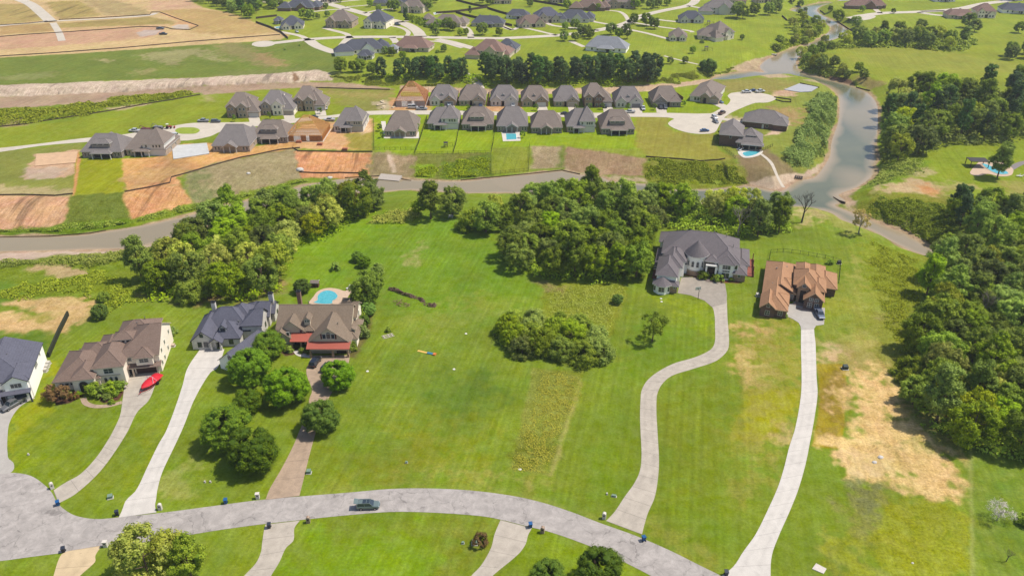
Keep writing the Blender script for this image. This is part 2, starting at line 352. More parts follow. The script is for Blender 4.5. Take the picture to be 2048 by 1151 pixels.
([(1640,610),(1700,600),(1690,640),(1660,680),(1636,660)],(150,166,20),3,2,.3,0,.8),
([(1634,688),(1690,660),(1760,660),(1800,720),(1800,780),(1700,760),(1636,730)],(186,170,92),4,4,.6,.05,.8),
([(1640,685),(1680,695),(1688,725),(1640,722)],(220,188,138),3,3,.5,0,.9),
([(1634,726),(1692,728),(1692,780),(1684,898),(1625,892),(1640,800)],(172,152,34),.4,.2,.5,.3,1),
([(1650,740),(1688,740),(1680,860),(1650,870)],(150,124,56),3,3,.6,.3,.7),
([(1690,755),(1760,750),(1790,760),(1810,800),(1910,860),(1928,900),(1928,1000),(1860,1005),(1760,965),(1680,950),(1674,900)],STRAW,5,7,.8,.05,.95),
([(1730,745),(1790,700),(1800,720),(1770,770)],STRAW,4,4,.9,0,.8),
([(1690,900),(1750,900),(1750,940),(1700,945)],(230,196,140),3,3,.4,0,.9),
([(1760,830),(1800,830),(1790,850)],(130,140,70),4,4,.7,0,.6),
([(1780,880),(1850,870),(1850,900),(1800,905)],(150,148,72),5,4,.9,0,.7),
([(1676,958),(1760,965),(1780,1040),(1740,1100),(1760,1200),(1680,1200)],(148,148,66),4,4,.9,.05,.9),
([(1690,970),(1760,970),(1770,1010),(1725,1030),(1700,1000)],(128,132,84),5,4,1,0,.7),
([(1760,1010),(1800,1000),(1930,1020),(1948,1200),(1780,1200),(1750,1120)],(154,160,32),3,4,.8,.05,1),
([(1680,1060),(1735,1070),(1740,1110),(1700,1160),(1680,1140)],(160,168,24),4,3,.5,0,.8),
([(1942,890),(2200,900),(2200,1250),(1948,1250)],(124,150,58),.6,.2,.4,.1,1),
([(1990,920),(2100,930),(2100,1200),(2010,1120)],(100,138,52),8,5,.5,.1,.6),
([(1938,890),(1946,890),(1950,1200),(1942,1200)],(160,168,84),.6,.3,.4,0,.7),
([(1725,600),(1800,590),(1830,640),(1820,800),(1780,740),(1720,640)],(132,144,56),4,4,1,0,.9),
([(1745,620),(1765,625),(1762,640),(1748,638)],(200,172,140),2,1.5,.5,0,.9),
([(1735,480),(1850,520),(1830,600),(1720,640),(1718,540)],(134,152,44),4,4,1,0,.9),
([(1705,500),(1722,520),(1715,640),(1705,600)],(176,170,84),3,2,.5,.05,.7),
([(660,972),(830,962),(960,968),(1040,985),(1100,1005),(1205,1040),(1200,1046),(1100,1012),(960,978),(800,970),(640,985)],(150,156,62),3,2,.5,.1,.8),
([(795,930),(860,932),(1000,940),(1100,960),(1000,950),(860,944),(800,940)],(182,168,88),3,3,.6,.05,.6),
([(1290,1060),(1340,1050),(1440,1110),(1440,1140),(1380,1110)],(160,160,60),4,3,.6,.05,.7),
([(345,940),(375,930),(372,990),(350,985)],(170,170,86),4,3,.5,.05,.7),
([(590,1050),(1000,1050),(990,1068),(930,1066),(700,1060),(600,1072)],(124,142,54),4,3,.5,.05,.8),
([(880,1070),(970,1070),(930,1200),(860,1200)],(134,148,56),6,4,.6,.05,.7),
([(600,1075),(870,1072),(860,1200),(560,1200)],(122,162,24),6,4,.35,.05,.8),
([(1645,630),(1700,640),(1650,690)],(96,146,44),5,3,.3,0,.6),
([(1080,1060),(1300,1150),(1200,1200),(1040,1200),(1030,1110)],(124,156,34),3,3,.4,.05,.7),
([(1300,640),(1440,690),(1400,720),(1290,770),(1240,740)],(108,148,38),8,4,.35,.2,.6),
([(1170,740),(1290,780),(1280,900),(1200,960),(1130,950)],(122,150,48),6,4,.35,.3,.7),
([(1325,800),(1470,760),(1470,960),(1330,1000)],(122,142,40),7,4,.4,.3,.7),
([(800,171),(940,177),(1024,179),(1200,176),(1349,166),(1420,158),(1436,166),(1380,171),(1300,182),(1224,187),(1024,189),(800,183)],(212,182,148),.8,1,.3,0,1),([(975,205),(1042,205),(1046,224),(972,223)],(216,164,120),1,1,.5,0,.9),([(782,196),(862,196),(862,222),(780,221)],(218,164,114),1.5,1.5,.5,0,.9),
([(1800,790),(1860,830),(1935,860),(1935,900),(1870,890),(1800,830)],(150,156,60),4,5,.8,.05,.8),([(1640,560),(1720,560),(1800,600),(1820,700),(1760,680),(1650,680)],(158,162,58),6,5,.6,.05,.6),
([(60,840),(120,850),(110,950),(50,930)],(138,164,22),6,4,.35,.1,.7),([(140,900),(230,850),(200,930),(140,960)],(116,146,30),5,4,.35,.1,.7),([(255,960),(330,830),(320,880),(270,1000)],(140,162,30),4,3,.35,.3,.7),([(1180,900),(1270,860),(1262,1000),(1200,1020)],(112,146,34),6,4,.35,.3,.7),([(1340,1000),(1460,980),(1440,1080),(1350,1050)],(118,148,32),6,4,.35,.3,.7),([(640,900),(900,900),(880,950),(640,960)],(124,142,40),8,5,.35,.1,.6),([(820,850),(980,860),(960,930),(800,900)],(140,152,44),8,5,.35,.1,.6),
([(560,480),(700,430),(800,430),(700,520),(600,580),(560,560)],(128,168,28),8,4,.35,.1,.6),([(1010,560),(1085,575),(1080,620),(990,600)],(120,156,40),4,3,.35,.1,.6),
([(1362,548),(1400,558),(1450,566),(1478,566),(1486,556),(1470,546),(1400,545)],(134,84,66),.3,.3,.5,0,1),
([(106,798),(112,810),(140,806),(168,790),(160,780),(110,782)],(96,66,50),.3,.3,.5,0,1),([(188,790),(206,806),(236,800),(250,782),(200,775)],(110,76,56),.3,.3,.5,0,1),
([(556,700),(570,712),(596,706),(600,696),(560,690)],(104,76,58),.3,.3,.5,0,1),([(600,704),(612,715),(624,711),(622,700)],(104,76,58),.3,.3,.5,0,1),
([(690,712),(712,716),(740,670),(748,620),(735,600),(715,640),(700,690)],(110,84,60),1,1,.6,0,.7),
([(270,590),(330,600),(480,606),(560,592),(560,570),(480,585),(380,585),(300,575)],(150,130,80),4,4,.8,0,.6),
([(380,590),(420,586),(440,600),(400,604)],(196,160,104),2,2,.5,0,.7),([(520,560),(560,550),(556,580),(520,585)],(200,160,110),2,2,.5,0,.6),
([(776,310),(784,308),(790,345),(782,346)],(226,200,172),1,.8,.4,0,.9),
]
# bright yellow-green far neighbourhood as base, deep green near
NU,NV=1000,900
vv=np.linspace(0,1,NV); Yr=96.0*(980/96.0)**vv
uu=np.linspace(-0.78,0.78,NU)
HW=Yr*CP+CH*SP
X=(uu[None,:]*HW[:,None]); Y=np.repeat(Yr[:,None],NU,1)
Z=hgt(X,Y)
PX,PY=to_px(X,Y,Z)
S=0.007*(PY+311)            # px per metre sideways
Tn=vnoise(X,Y,26,3)*.5+vnoise(X,Y,9,4)*.3+vnoise(X,Y,60,5)*.6
C=np.empty(X.shape+(3,)); C[:]=alb(GREEN)
far=ramp((Y-340)/120)[...,None]; C=C*(1-far)+np.array(alb((150,164,36)))*far
C*=(1+0.10*Tn)[...,None]; yel=ramp(Tn*.9-.1)[...,None]*0.5; C=C*(1-yel)+np.array(alb((150,160,58)))*yel
ROUGH=np.full(X.shape,.4); RILL=np.full(X.shape,.05)
w1x=vnoise(X,Y,5,11)*.6+vnoise(X,Y,1.8,12)*.4; w1y=vnoise(X,Y,5,13)*.6+vnoise(X,Y,1.8,14)*.4
fray=vnoise(X,Y,2.2,21)*.6+vnoise(X,Y,.9,22)*.4
for pts,c,soft,warp,ro,ri,op in PAINT:
    if c[1]>c[0]+8: c=(c[0]+8,c[1],max(14,c[2]-16))
    P=np.array([ray(x,y,0) for x,y in pts])
    # the outline is pulled onto the terrain by comparing in plan through the same ray
    gx,gy=ray(PX,PY,0.0)
    lim=soft*2+warp+1; m=(gx>P[:,0].min()-lim)&(gx<P[:,0].max()+lim)&(gy>P[:,1].min()-lim)&(gy<P[:,1].max()+lim)
    if not m.any(): continue
    d=sdist(P,gx[m]+w1x[m]*warp*1.3,gy[m]+w1y[m]*warp*1.3,lim*2)
    a=ramp(0.5-d/(soft*1.6)+fray[m]*min(.8,soft*.22))*op
    C[m]=C[m]*(1-a[:,None])+np.array(alb(c))*a[:,None]
    ROUGH[m]=ROUGH[m]*(1-a)+ro*a; RILL[m]=RILL[m]*(1-a)+ri*a
rd=sdist(W_RIVER,X,Y,9.0); mudw=2.2+2.2*(vnoise(X,Y,11,41)*.6+vnoise(X,Y,4,42)*.4)
mk_=ramp((mudw-rd)/1.4)*(rd<8.9); mk_=mk_[...,None]*.9
mc=np.array(alb((188,158,126)))*(1+.18*vnoise(X,Y,3,43))[...,None]
C=C*(1-mk_)+mc*mk_; RILL=RILL*(1-mk_[...,0]*.7)
def ground_mesh():
    co=np.stack([X,Y,Z],-1).reshape(-1,3)
    idx=np.arange(NU*NV).reshape(NV,NU)
    q=np.stack([idx[:-1,:-1],idx[:-1,1:],idx[1:,1:],idx[1:,:-1]],-1).reshape(-1,4)
    me=bpy.data.meshes.new('ground'); me.vertices.add(len(co)); me.vertices.foreach_set('co',co.ravel())
    me.loops.add(q.size); me.loops.foreach_set('vertex_index',q.ravel()); me.polygons.add(len(q))
    me.polygons.foreach_set('loop_start',np.arange(0,q.size,4)); me.polygons.foreach_set('use_smooth',np.ones(len(q),bool))
    me.update()
    a=me.attributes.new('tint','FLOAT_COLOR','POINT'); a.data.foreach_set('color',np.concatenate([C.reshape(-1,3),np.ones((len(co),1))],1).ravel())
    b=me.attributes.new('tex','FLOAT_VECTOR','POINT'); b.data.foreach_set('vector',np.stack([ROUGH,RILL,RILL*0],-1).ravel())
    return me
def ground_mat():
    m,t,b=nodes('ground')
    at_=N(t,'ShaderNodeAttribute',attribute_name='tint'); tx=N(t,'ShaderNodeAttribute',attribute_name='tex')
    sp=t.nodes.new('ShaderNodeSeparateXYZ'); L(t,tx.outputs['Vector'],sp.inputs[0]); ro,ri=sp.outputs[0],sp.outputs[1]
    p=gpos(t)
    nf=noise(t,1.6,4,.75,p); nm=noise(t,.35,4,.65,p); nl=noise(t,.05,3,.6,p)
    # clump darkening for rough ground, soft for lawns
    cl=mathn(t,'SUBTRACT',mathn(t,'ADD',mathn(t,'MULTIPLY',nf,.65),mathn(t,'MULTIPLY',nm,.35)),.5)
    amp=mathn(t,'MULTIPLY_ADD',ro,2.6,.7)
    f1=mathn(t,'MULTIPLY_ADD',cl,amp,1.0)
    f2=maprange(t,nl,.3,.7,.86,1.14)
    rl=noise(t,1.0,4,.7,vscale(t,p,(1.1,.07,.2)),.3)
    f3=mathn(t,'MULTIPLY_ADD',mathn(t,'SUBTRACT',rl,.5),mathn(t,'MULTIPLY',ri,1.1),1.0)
    rt=t.nodes.new('ShaderNodeVectorRotate'); rt.inputs['Angle'].default_value=.22; L(t,p,rt.inputs['Vector'])
    gl=noise(t,1.0,3,.6,vscale(t,p,(.17,.012,.1)),.6); f3=mathn(t,'MULTIPLY',f3,mathn(t,'MULTIPLY_ADD',mathn(t,'MULTIPLY',maprange(t,gl,.56,.66,0,1),ri),-.42,1.0))
    ms=noise(t,1.0,2,.5,vscale(t,rt.outputs[0],(.8,.02,.2)))
    f4=mathn(t,'MULTIPLY_ADD',mathn(t,'SUBTRACT',ms,.5),.46,1.0)
    wv=t.nodes.new('ShaderNodeTexWave'); wv.inputs['Scale'].default_value=.19; wv.inputs['Distortion'].default_value=1.2; wv.inputs['Detail'].default_value=1; wv.inputs['Detail Scale'].default_value=.3; L(t,rt.outputs[0],wv.inputs['Vector'])
    lawn=mathn(t,'MULTIPLY',maprange(t,ro,.42,.55,1,0),maprange(t,nl,.35,.65,.2,1)); f4=mathn(t,'MULTIPLY',f4,mathn(t,'MULTIPLY_ADD',mathn(t,'MULTIPLY',mathn(t,'SUBTRACT',wv.outputs['Fac'],.5),lawn),.11,1.0))
    f=mathn(t,'MULTIPLY',mathn(t,'MULTIPLY',f1,f2),mathn(t,'MULTIPLY',f3,f4))
    hs=N(t,'ShaderNodeHueSaturation'); L(t,at_.outputs['Color'],hs.inputs['Color'])
    hn=noise(t,.09,4,.65,p,.5); L(t,maprange(t,hn,.3,.7,.486,.512),hs.inputs['Hue']); L(t,maprange(t,nm,.3,.7,1.06,.92),hs.inputs['Saturation'])
    L(t,scalecol(t,hs.outputs[0],mathn(t,'MAXIMUM',f,.25)),b.inputs['Base Color'])
    b.inputs['Roughness'].default_value=.95; b.inputs['Specular IOR Level'].default_value=.1
    bn=t.nodes.new('ShaderNodeBump'); L(t,mathn(t,'MULTIPLY_ADD',ro,.5,.06),bn.inputs['Strength']); bn.inputs['Distance'].default_value=.5
    L(t,mathn(t,'ADD',nf,mathn(t,'MULTIPLY',rl,mathn(t,'MULTIPLY',ri,1.5))),bn.inputs['Height']); L(t,bn.outputs[0],b.inputs['Normal'])
    return m
GM=ground_mat()
me=ground_mesh(); me.materials.append(GM)
o=bpy.data.objects.new('ground',me); COL.objects.link(o); tag(o,kind='structure')
# outer land reaching to the horizon, a little lower than the detailed ground, with a hole under it
def plain(name,c):
    m,t,b=nodes(name); p=gpos(t); n1=noise(t,.01,5,.6,p)
    L(t,mixc(t,maprange(t,n1,.35,.65,0,1),alb(c),alb((90,120,50))),b.inputs['Base Color']); b.inputs['Roughness'].default_value=1; return m
mb=MB(); edgeL=[(-.78*HW[i],Yr[i]) for i in range(0,NV,50)]+[(-.78*HW[-1],Yr[-1])]; edgeR=[(.78*HW[i],Yr[i]) for i in range(0,NV,50)]+[(.78*HW[-1],Yr[-1])]
for i in range(len(edgeL)-1):
    (a,b_),(c_,d_)=edgeL[i],edgeL[i+1]; mb.face([(-4000,b_,-.02),(a,b_,-.02),(c_,d_,-.02),(-4000,d_,-.02)])
    (a,b_),(c_,d_)=edgeR[i],edgeR[i+1]; mb.face([(a,b_,-.02),(4000,b_,-.02),(4000,d_,-.02),(c_,d_,-.02)])
mb.face([(-4000,-500,-.02),(4000,-500,-.02),(4000,Yr[0],-.02),(-4000,Yr[0],-.02)])
mb.face([(-4000,Yr[-1],-.02),(4000,Yr[-1],-.02),(4000,7000,-.02),(-4000,7000,-.02)])
tag(mb.build('terrain',plain('terrain',(120,145,55))),kind='structure')
# ---------------- water
def water():
    m,t,b=nodes('river_water'); p=gpos(t)
    n=noise(t,.03,4,.6,p); b_=mixc(t,maprange(t,n,.35,.65,0,1),(.125,.125,.075),(.085,.095,.06))
    sa=N(t,'ShaderNodeAttribute',attribute_name='shoal'); L(t,mixc(t,sa.outputs['Fac'],b_,(.29,.22,.14)),b.inputs['Base Color']); b.inputs['Roughness'].default_value=.07; b.inputs['IOR'].default_value=1.3
    bn=t.nodes.new('ShaderNodeBump'); bn.inputs['Strength'].default_value=.12; bn.inputs['Distance'].default_value=.3
    L(t,noise(t,.9,3,.6,p),bn.inputs['Height']); L(t,bn.outputs[0],b.inputs['Normal']); return m
def offset_poly(P,d):
    P=np.array(P); n=len(P); A=0.5*sum(P[i-1][0]*P[i][1]-P[i][0]*P[i-1][1] for i in range(n)); s=1 if A>0 else -1
    out=[]
    for i in range(n):
        t=P[(i+1)%n]-P[i-1]; t=t/(np.linalg.norm(t)+1e-9); out.append(P[i]+s*d*np.array([t[1],-t[0]]))
    return np.array(out)
def flat_poly(name,P,z,m,parent=None,kind='structure',thick=0):
    """flat sheet from plan outline; thick>0 gives it side faces down"""
    P=[tuple(p[:2]) for p in P]
    tris=tessellate_polygon([[Vector((x,y,0)) for x,y in P]])
    zz=z if callable(z) else (lambda x,y:z)
    v=[(x,y,zz(x,y)) for x,y in P]; f=[]
    for a,b,c in tris:
        A=(P[b][0]-P[a][0])*(P[c][1]-P[a][1])-(P[c][0]-P[a][0])*(P[b][1]-P[a][1])
        f.append((a,b,c) if A>0 else (a,c,b))
    if thick:
        n=len(P); v+= [(x,y,q-thick) for x,y,q in v]
        f+=[(i,(i+1)%n,(i+1)%n+n,i+n) for i in range(n)]
    me=bpy.data.meshes.new(name); me.from_pydata(v,[],f); me.materials.append(m); me.update()
    o=bpy.data.objects.new(name,me); COL.objects.link(o); o.parent=parent
    if kind: o['kind']=kind
    return o
WM=water()
rdw=sdist(W_RIVER,X,Y,14.0); cell=(rdw<2.2); cm=cell[:-1,:-1]|cell[:-1,1:]|cell[1:,1:]|cell[1:,:-1]
_id=np.arange(NU*NV).reshape(NV,NU); qq=np.stack([_id[:-1,:-1],_id[:-1,1:],_id[1:,1:],_id[1:,:-1]],-1)[cm]
us,inv=np.unique(qq.ravel(),return_inverse=True); fx_=X.ravel()[us]; fy_=Y.ravel()[us]
co=np.stack([fx_,fy_,np.full(len(us),ZW)],1); me=bpy.data.meshes.new('river'); me.vertices.add(len(us)); me.vertices.foreach_set('co',co.ravel()); me.loops.add(len(inv)); me.loops.foreach_set('vertex_index',inv.astype(np.int32)); me.polygons.add(len(qq)); me.polygons.foreach_set('loop_start',np.arange(0,len(inv),4)); me.update()
sh=np.clip(1+rdw.ravel()[us]/(4.5+3.5*vnoise(fx_,fy_,24,51)+1.5*vnoise(fx_,fy_,8,52)),0,1); sh=np.maximum(sh,np.clip((vnoise(fx_,fy_*.6,30,53)-.25)*1.3,0,.7)); sh=np.maximum(sh,.62*ramp((70-fx_)/40)*ramp((430-fy_)/60))
at_=me.attributes.new('shoal','FLOAT','POINT'); at_.data.foreach_set('value',sh.astype(np.float32)); me.materials.append(WM)
o=bpy.data.objects.new('river',me); COL.objects.link(o); tag(o,kind='structure')
# ---------------- roads and drives
def road_mat(name,c,joint=0,dark=.25,scale=.35,crack=False):
    m,t,b=nodes(name); p=gpos(t)
    n1=noise(t,scale,6,.7,vscale(t,p,(1,1,1)),.8); n2=noise(t,6,3,.7,p); n3=noise(t,.12,5,.65,p,2.5)
    f=mathn(t,'MULTIPLY',maprange(t,n1,.35,.7,1.06,1-dark),maprange(t,n2,.3,.7,.94,1.06))
    f=mathn(t,'MULTIPLY',f,maprange(t,n3,.35,.65,1.05,1-dark*.6))
    if crack:
        vo=t.nodes.new('ShaderNodeTexVoronoi'); vo.feature='DISTANCE_TO_EDGE'; vo.inputs['Scale'].default_value=.16; nz=t.nodes.new('ShaderNodeTexNoise'); nz.inputs['Scale'].default_value=.6; L(t,p,nz.inputs['Vector']); va=t.nodes.new('ShaderNodeVectorMath'); va.operation='MULTIPLY_ADD'; L(t,nz.outputs['Color'],va.inputs[0]); va.inputs[1].default_value=(3,3,0); L(t,p,va.inputs[2]); L(t,va.outputs[0],vo.inputs['Vector'])
        ck=mathn(t,'LESS_THAN',vo.outputs['Distance'],.016); ck=mathn(t,'MULTIPLY',ck,maprange(t,n3,.4,.6,.2,1)); f=mathn(t,'MULTIPLY',f,mathn(t,'MULTIPLY_ADD',ck,-.3,1.0))
    if joint:
        uv=N(t,'ShaderNodeUVMap'); sp=t.nodes.new('ShaderNodeSeparateXYZ'); L(t,uv.outputs[0],sp.inputs[0])
        fr=mathn(t,'FRACT',mathn(t,'DIVIDE',sp.outputs[1],joint)); jl=mathn(t,'LESS_THAN',fr,.14/joint)
        mid=mathn(t,'LESS_THAN',mathn(t,'ABSOLUTE',mathn(t,'SUBTRACT',sp.outputs[0],.5)),.012)
        tw=mathn(t,'ABSOLUTE',mathn(t,'SUBTRACT',mathn(t,'ABSOLUTE',mathn(t,'SUBTRACT',sp.outputs[0],.5)),.22)); f=mathn(t,'MULTIPLY',f,mathn(t,'MULTIPLY_ADD',mathn(t,'MULTIPLY',maprange(t,tw,0,.14,1,0),maprange(t,n3,.35,.65,.3,1)),-.10,1.0))
        os_=noise(t,.55,4,.7,p); f=mathn(t,'MULTIPLY',f,maprange(t,os_,.64,.74,1,.72))
        f=mathn(t,'MULTIPLY',f,mathn(t,'MULTIPLY_ADD',jl,-.28,1.0))
    L(t,scalecol(t,alb(c),f),b.inputs['Base Color']); b.inputs['Roughness'].default_value=.9; b.inputs['Specular IOR Level'].default_value=.2
    return m
M_STREET=road_mat('street_chipseal',(204,195,188),dark=.26,scale=.5,crack=True)
M_CONC=road_mat('drive_concrete',(212,200,184),joint=4.2,dark=.14,scale=.5)
M_CONCW=road_mat('drive_new_concrete',(232,224,214),joint=5.0,dark=.06,scale=.4)
M_AGG=road_mat('drive_aggregate',(202,176,150),joint=6.0,dark=.2,scale=.6)
M_TANC=road_mat('drive_tan',(232,206,166),joint=5,dark=.08)
M_FAR=road_mat('far_concrete',(226,214,196),dark=.08,scale=.1)
def sheet_px(name,pts,m,z=.04,n=4,sm=True):
    q=smooth(pts,n) if sm else pts
    return flat_poly(name,[ray(x,y,0) for x,y in q],z,m)
def strip(name,A,B,m,z=.04,n=6,kind='structure',px=True,drape=False):
    """ribbon between two edge lines; uv.y runs in metres along it"""
    if px: A=[ray(x,y,0) for x,y in A]; B=[ray(x,y,0) for x,y in B]
    def res(P,K):
        P=np.array(smooth(P,8,False)); s=np.r_[0,np.cumsum(np.hypot(*np.diff(P,axis=0).T))]; u=np.linspace(0,s[-1],K)
        return np.stack([np.interp(u,s,P[:,0]),np.interp(u,s,P[:,1])],1)
    K=n*max(len(A),len(B)); A=res(A,K); B=res(B,K)
    mid=(A+B)/2; s=np.r_[0,np.cumsum(np.hypot(*np.diff(mid,axis=0).T))]
    v=[];f=[];uv=[]
    for i in range(K):
        for P in (A[i],B[i]):
            v.append((P[0],P[1],z+(gz(*P) if drape else 0)))
    for i in range(K-1):
        f.append((2*i,2*i+1,2*i+3,2*i+2)); uv+=[(0,s[i]),(1,s[i]),(1,s[i+1]),(0,s[i+1])]
    me=bpy.data.meshes.new(name); me.from_pydata(v,[],f); me.materials.append(m)
    l=me.uv_layers.new(name='UVMap'); l.data.foreach_set('uv',np.array(uv).ravel()); me.update()
    # make it face up
    if me.polygons[0].normal.z<0: me.flip_normals()
    o=bpy.data.objects.new(name,me); COL.objects.link(o); o['kind']=kind; return o
def line_strip(name,pts,width,m,z=.05,px=True,drape=False,kind='structure'):
    P=np.array([ray(x,y,0) for x,y in pts]) if px else np.array(pts)
    P=np.array(smooth(P,6,False)); T=np.gradient(P,axis=0); T/=np.linalg.norm(T,axis=1)[:,None]+1e-9
    Nn=np.stack([-T[:,1],T[:,0]],1)*width/2
    return strip(name,(P+Nn).tolist(),(P-Nn).tolist(),m,z,1,kind,False,drape)
sheet_px('road',[(-160,1050),(-110,985),(-60,957),(0,947),(30,945),(62,951),(88,968),(104,985),(112,1000),(125,1015),(150,1030),(190,1037),(235,1034),(320,1025),(420,1012),(512,1000),(600,992),(700,984),(780,977),(860,976),(940,980),(1020,990),(1080,1003),(1140,1022),(1200,1045),(1270,1070),(1340,1100),(1400,1130),(1450,1155),(1530,1205),(1640,1290),(1540,1290),(1380,1200),(1310,1155),(1200,1100),(1150,1080),(1100,1063),(1060,1053),(1000,1038),(960,1031),(860,1024),(780,1023),(700,1029),(620,1037),(512,1049),(420,1062),(300,1082),(220,1090),(130,1104),(60,1113),(0,1121),(-120,1130)],M_STREET,.04)
sheet_px('driveway',[(-60,944),(0,947),(20,945),(28,937),(27,925),(16,914),(16,860),(22,838),(38,815),(60,800),(70,795),(40,786),(0,790),(-60,800)],M_CONCW,.05,3)
strip('driveway',[(107,980),(130,965),(160,948),(192,915),(217,878),(228,858),(240,831),(245,801),(250,761),(250,752)],[(117,1006),(150,988),(195,948),(225,910),(255,863),(275,823),(297,801),(310,771),(318,748),(322,738)],M_CONC,.05)
strip('driveway',[(237,1035),(245,1018),(252,1000),(272,980),(295,933),(317,888),(332,862),(350,816),(365,771),(375,736),(400,698)],[(313,1024),(310,1010),(312,1000),(315,978),(325,943),(350,890),(367,853),(390,796),(422,743),(435,736),(449,698)],M_CONCW,.05)
strip('driveway',[(531,999),(539,978),(564,935),(587,890),(598,863),(614,826),(619,796),(624,781),(614,751),(613,738),(619,723),(624,711)],[(599,991),(606,963),(619,910),(632,863),(640,840),(650,812),(665,782),(676,765),(688,748),(694,735),(698,722),(700,710)],M_AGG,.05)
strip('driveway',[(1212,1041),(1229,1023),(1249,993),(1269,965),(1280,940),(1283,908),(1281,863),(1280,830),(1281,801),(1283,781),(1294,761),(1316,743),(1349,726),(1384,716),(1409,706),(1424,696),(1430,681),(1430,655),(1429,631),(1424,613),(1409,601),(1396,596)],[(1284,1068),(1289,1048),(1296,1025),(1309,995),(1315,963),(1318,925),(1315,863),(1313,830),(1313,801),(1315,786),(1324,768),(1344,751),(1384,738),(1429,723),(1446,711),(1456,698),(1458,683),(1457,660),(1455,638),(1454,610),(1453,590)],M_CONC,.05)
sheet_px('driveway',[(1355,586),(1362,556),(1372,553),(1400,556),(1450,567),(1454,590),(1453,606),(1424,614),(1409,601),(1396,596),(1380,590)],M_CONC,.06,1,False)
strip('driveway',[(1430,1160),(1466,1133),(1486,1103),(1511,1068),(1536,1018),(1556,973),(1568,935),(1578,895),(1591,853),(1602,788),(1603,738),(1602,700),(1602,658)],[(1541,1170),(1543,1113),(1558,1070),(1578,1025),(1596,980),(1611,928),(1620,883),(1628,840),(1635,788),(1633,751),(1631,686),(1629,670),(1628,656)],M_CONCW,.06)
sheet_px('driveway',[(1602,660),(1601,652),(1597,645),(1586,638),(1573,632),(1576,608),(1600,604),(1650,616),(1648,649),(1632,651),(1628,658)],M_CONCW,.07,1,False)
strip('driveway',[(136,1101),(122,1109),(107,1151),(96,1190)],[(204,1090),(191,1110),(190,1123),(160,1151),(130,1190)],M_TANC,.05)
strip('driveway',[(531,1048),(528,1060),(524,1088),(522,1103),(512,1125),(488,1151),(450,1195)],[(600,1040),(589,1055),(587,1080),(572,1095),(559,1123),(542,1151),(520,1195)],M_CONC,.05)
strip('driveway',[(1001,1039),(989,1068),(982,1095),(962,1130),(942,1151),(910,1190)],[(1064,1055),(1056,1070),(1051,1088),(1036,1108),(985,1151),(950,1190)],M_CONC,.05)
# walk of the beige house and of the brown house
line_strip('path',[(166,795),(172,806),(190,812),(215,811),(244,804)],1.4,M_AGG,.05)
line_strip('path',[(592,700),(600,708),(622,712)],1.8,M_CONCW,.055)
# subdivision street
sheet_px('road',[(-200,312),(0,296),(82,287),(162,277),(230,271),(260,267),(345,252),(387,246),(450,245),(500,244),(562,239),(660,231),(712,224),(782,221),(900,221),(1049,225),(1271,226),(1341,226),(1421,227),(1436,220),(1454,210),(1461,200),(1455,192),(1464,186),(1499,184),(1536,189),(1552,197),(1536,205),(1511,206),(1486,215),(1464,225),(1449,235),(1439,250),(1429,265),(1399,268),(1374,265),(1349,257),(1336,248),(1341,242),(1348,238),(1334,235),(1261,234),(1199,236),(1049,232),(824,229),(714,231),(640,239),(570,248),(500,254),(440,264),(420,273),(375,281),(325,281),(250,280),(162,285),(80,292),(0,304),(-200,322)],M_FAR,.05,3)
sheet_px('traffic_island_grass',[(350,261),(358,256),(375,255),(392,256),(400,261),(392,267),(375,268),(358,267)],mat('island_grass',(150,166,44),var=.3,scale=.5),.09,3)
for pts,wd in [([(504,89),(540,87),(617,79),(700,74.5),(837,74.5),(987,77),(1024,76),(1114,71),(1160,66),(1199,60),(1236,52),(1259,44),(1281,33),(1324,22),(1374,12),(1389,4),(1400,-20)],8),
 ([(600,-12),(632,0),(644,4),(687,16),(727,27),(762,36),(790,42),(815,50),(834,62),(842,74)],9),
 ([(1700,37),(1761,27),(1836,24),(1911,19),(1973,7),(2023,1),(2060,-8)],9),
 ([(1114,71),(1040,55),(1024,60),(1000,52)],3.5),([(622,24),(660,20),(700,18)],3.5),
 ([(617,80),(600,72),(572,66),(560,64)],4.5),([(617,80),(634,92),(660,102),(675,106)],8),
 ([(700,75),(692,68),(662,60),(648,56)],4.5),([(700,75),(692,82),(684,92)],6),
 ([(812,74),(817,66),(808,58),(785,52),(776,52)],3.5),
 ([(784,75),(790,82),(792,86)],5),([(874,79),(900,84),(947,97)],7),([(848,82),(880,84),(924,96)],3),
 ([(942,76),(940,66),(932,56),(920,52)],5),([(1005,52),(1024,60)],4),
 ([(1198,61),(1110,52),(1092,46)],4),([(1236,52),(1200,46),(1180,42)],4),([(1281,33),(1320,40),(1365,45)],4),
 ([(1259,44),(1320,54),(1380,62),(1385,65)],3.5),([(1236,55),(1290,66),(1336,78)],4),
 ([(1140,82),(1168,94)],4),([(1260,46),(1240,24),(1200,20)],3.5),([(1374,12),(1410,18),(1420,24)],4),
 ([(1761,27),(1752,20),(1748,14)],4.5),([(1836,25),(1870,30),(1905,33)],6),([(1842,23),(1890,22)],4),
 ([(30,-4),(60,8),(85,28),(102,44)],9),([(0,52),(102,43),(200,38),(298,31),(312,26)],4.5),([(106,46),(118,66),(124,82)],5),
 ([(640,8),(680,4),(720,0)],3.5),([(780,48),(830,38),(812,34)],3.5),([(500,2),(560,6),(600,2)],3),([(727,27),(760,20),(790,18)],3.5),([(690,14),(720,12),(740,10)],3)]:
    line_strip('road' if wd>6 else 'driveway',pts,wd,M_FAR,.06)
sheet_px('road',[(504,88),(512,84),(535,82),(550,85),(548,90),(530,94),(510,93)],M_FAR,.07,3)
sheet_px('road',[(1698,36),(1715,30),(1740,30),(1752,34),(1735,40),(1712,41)],M_FAR,.08,3)
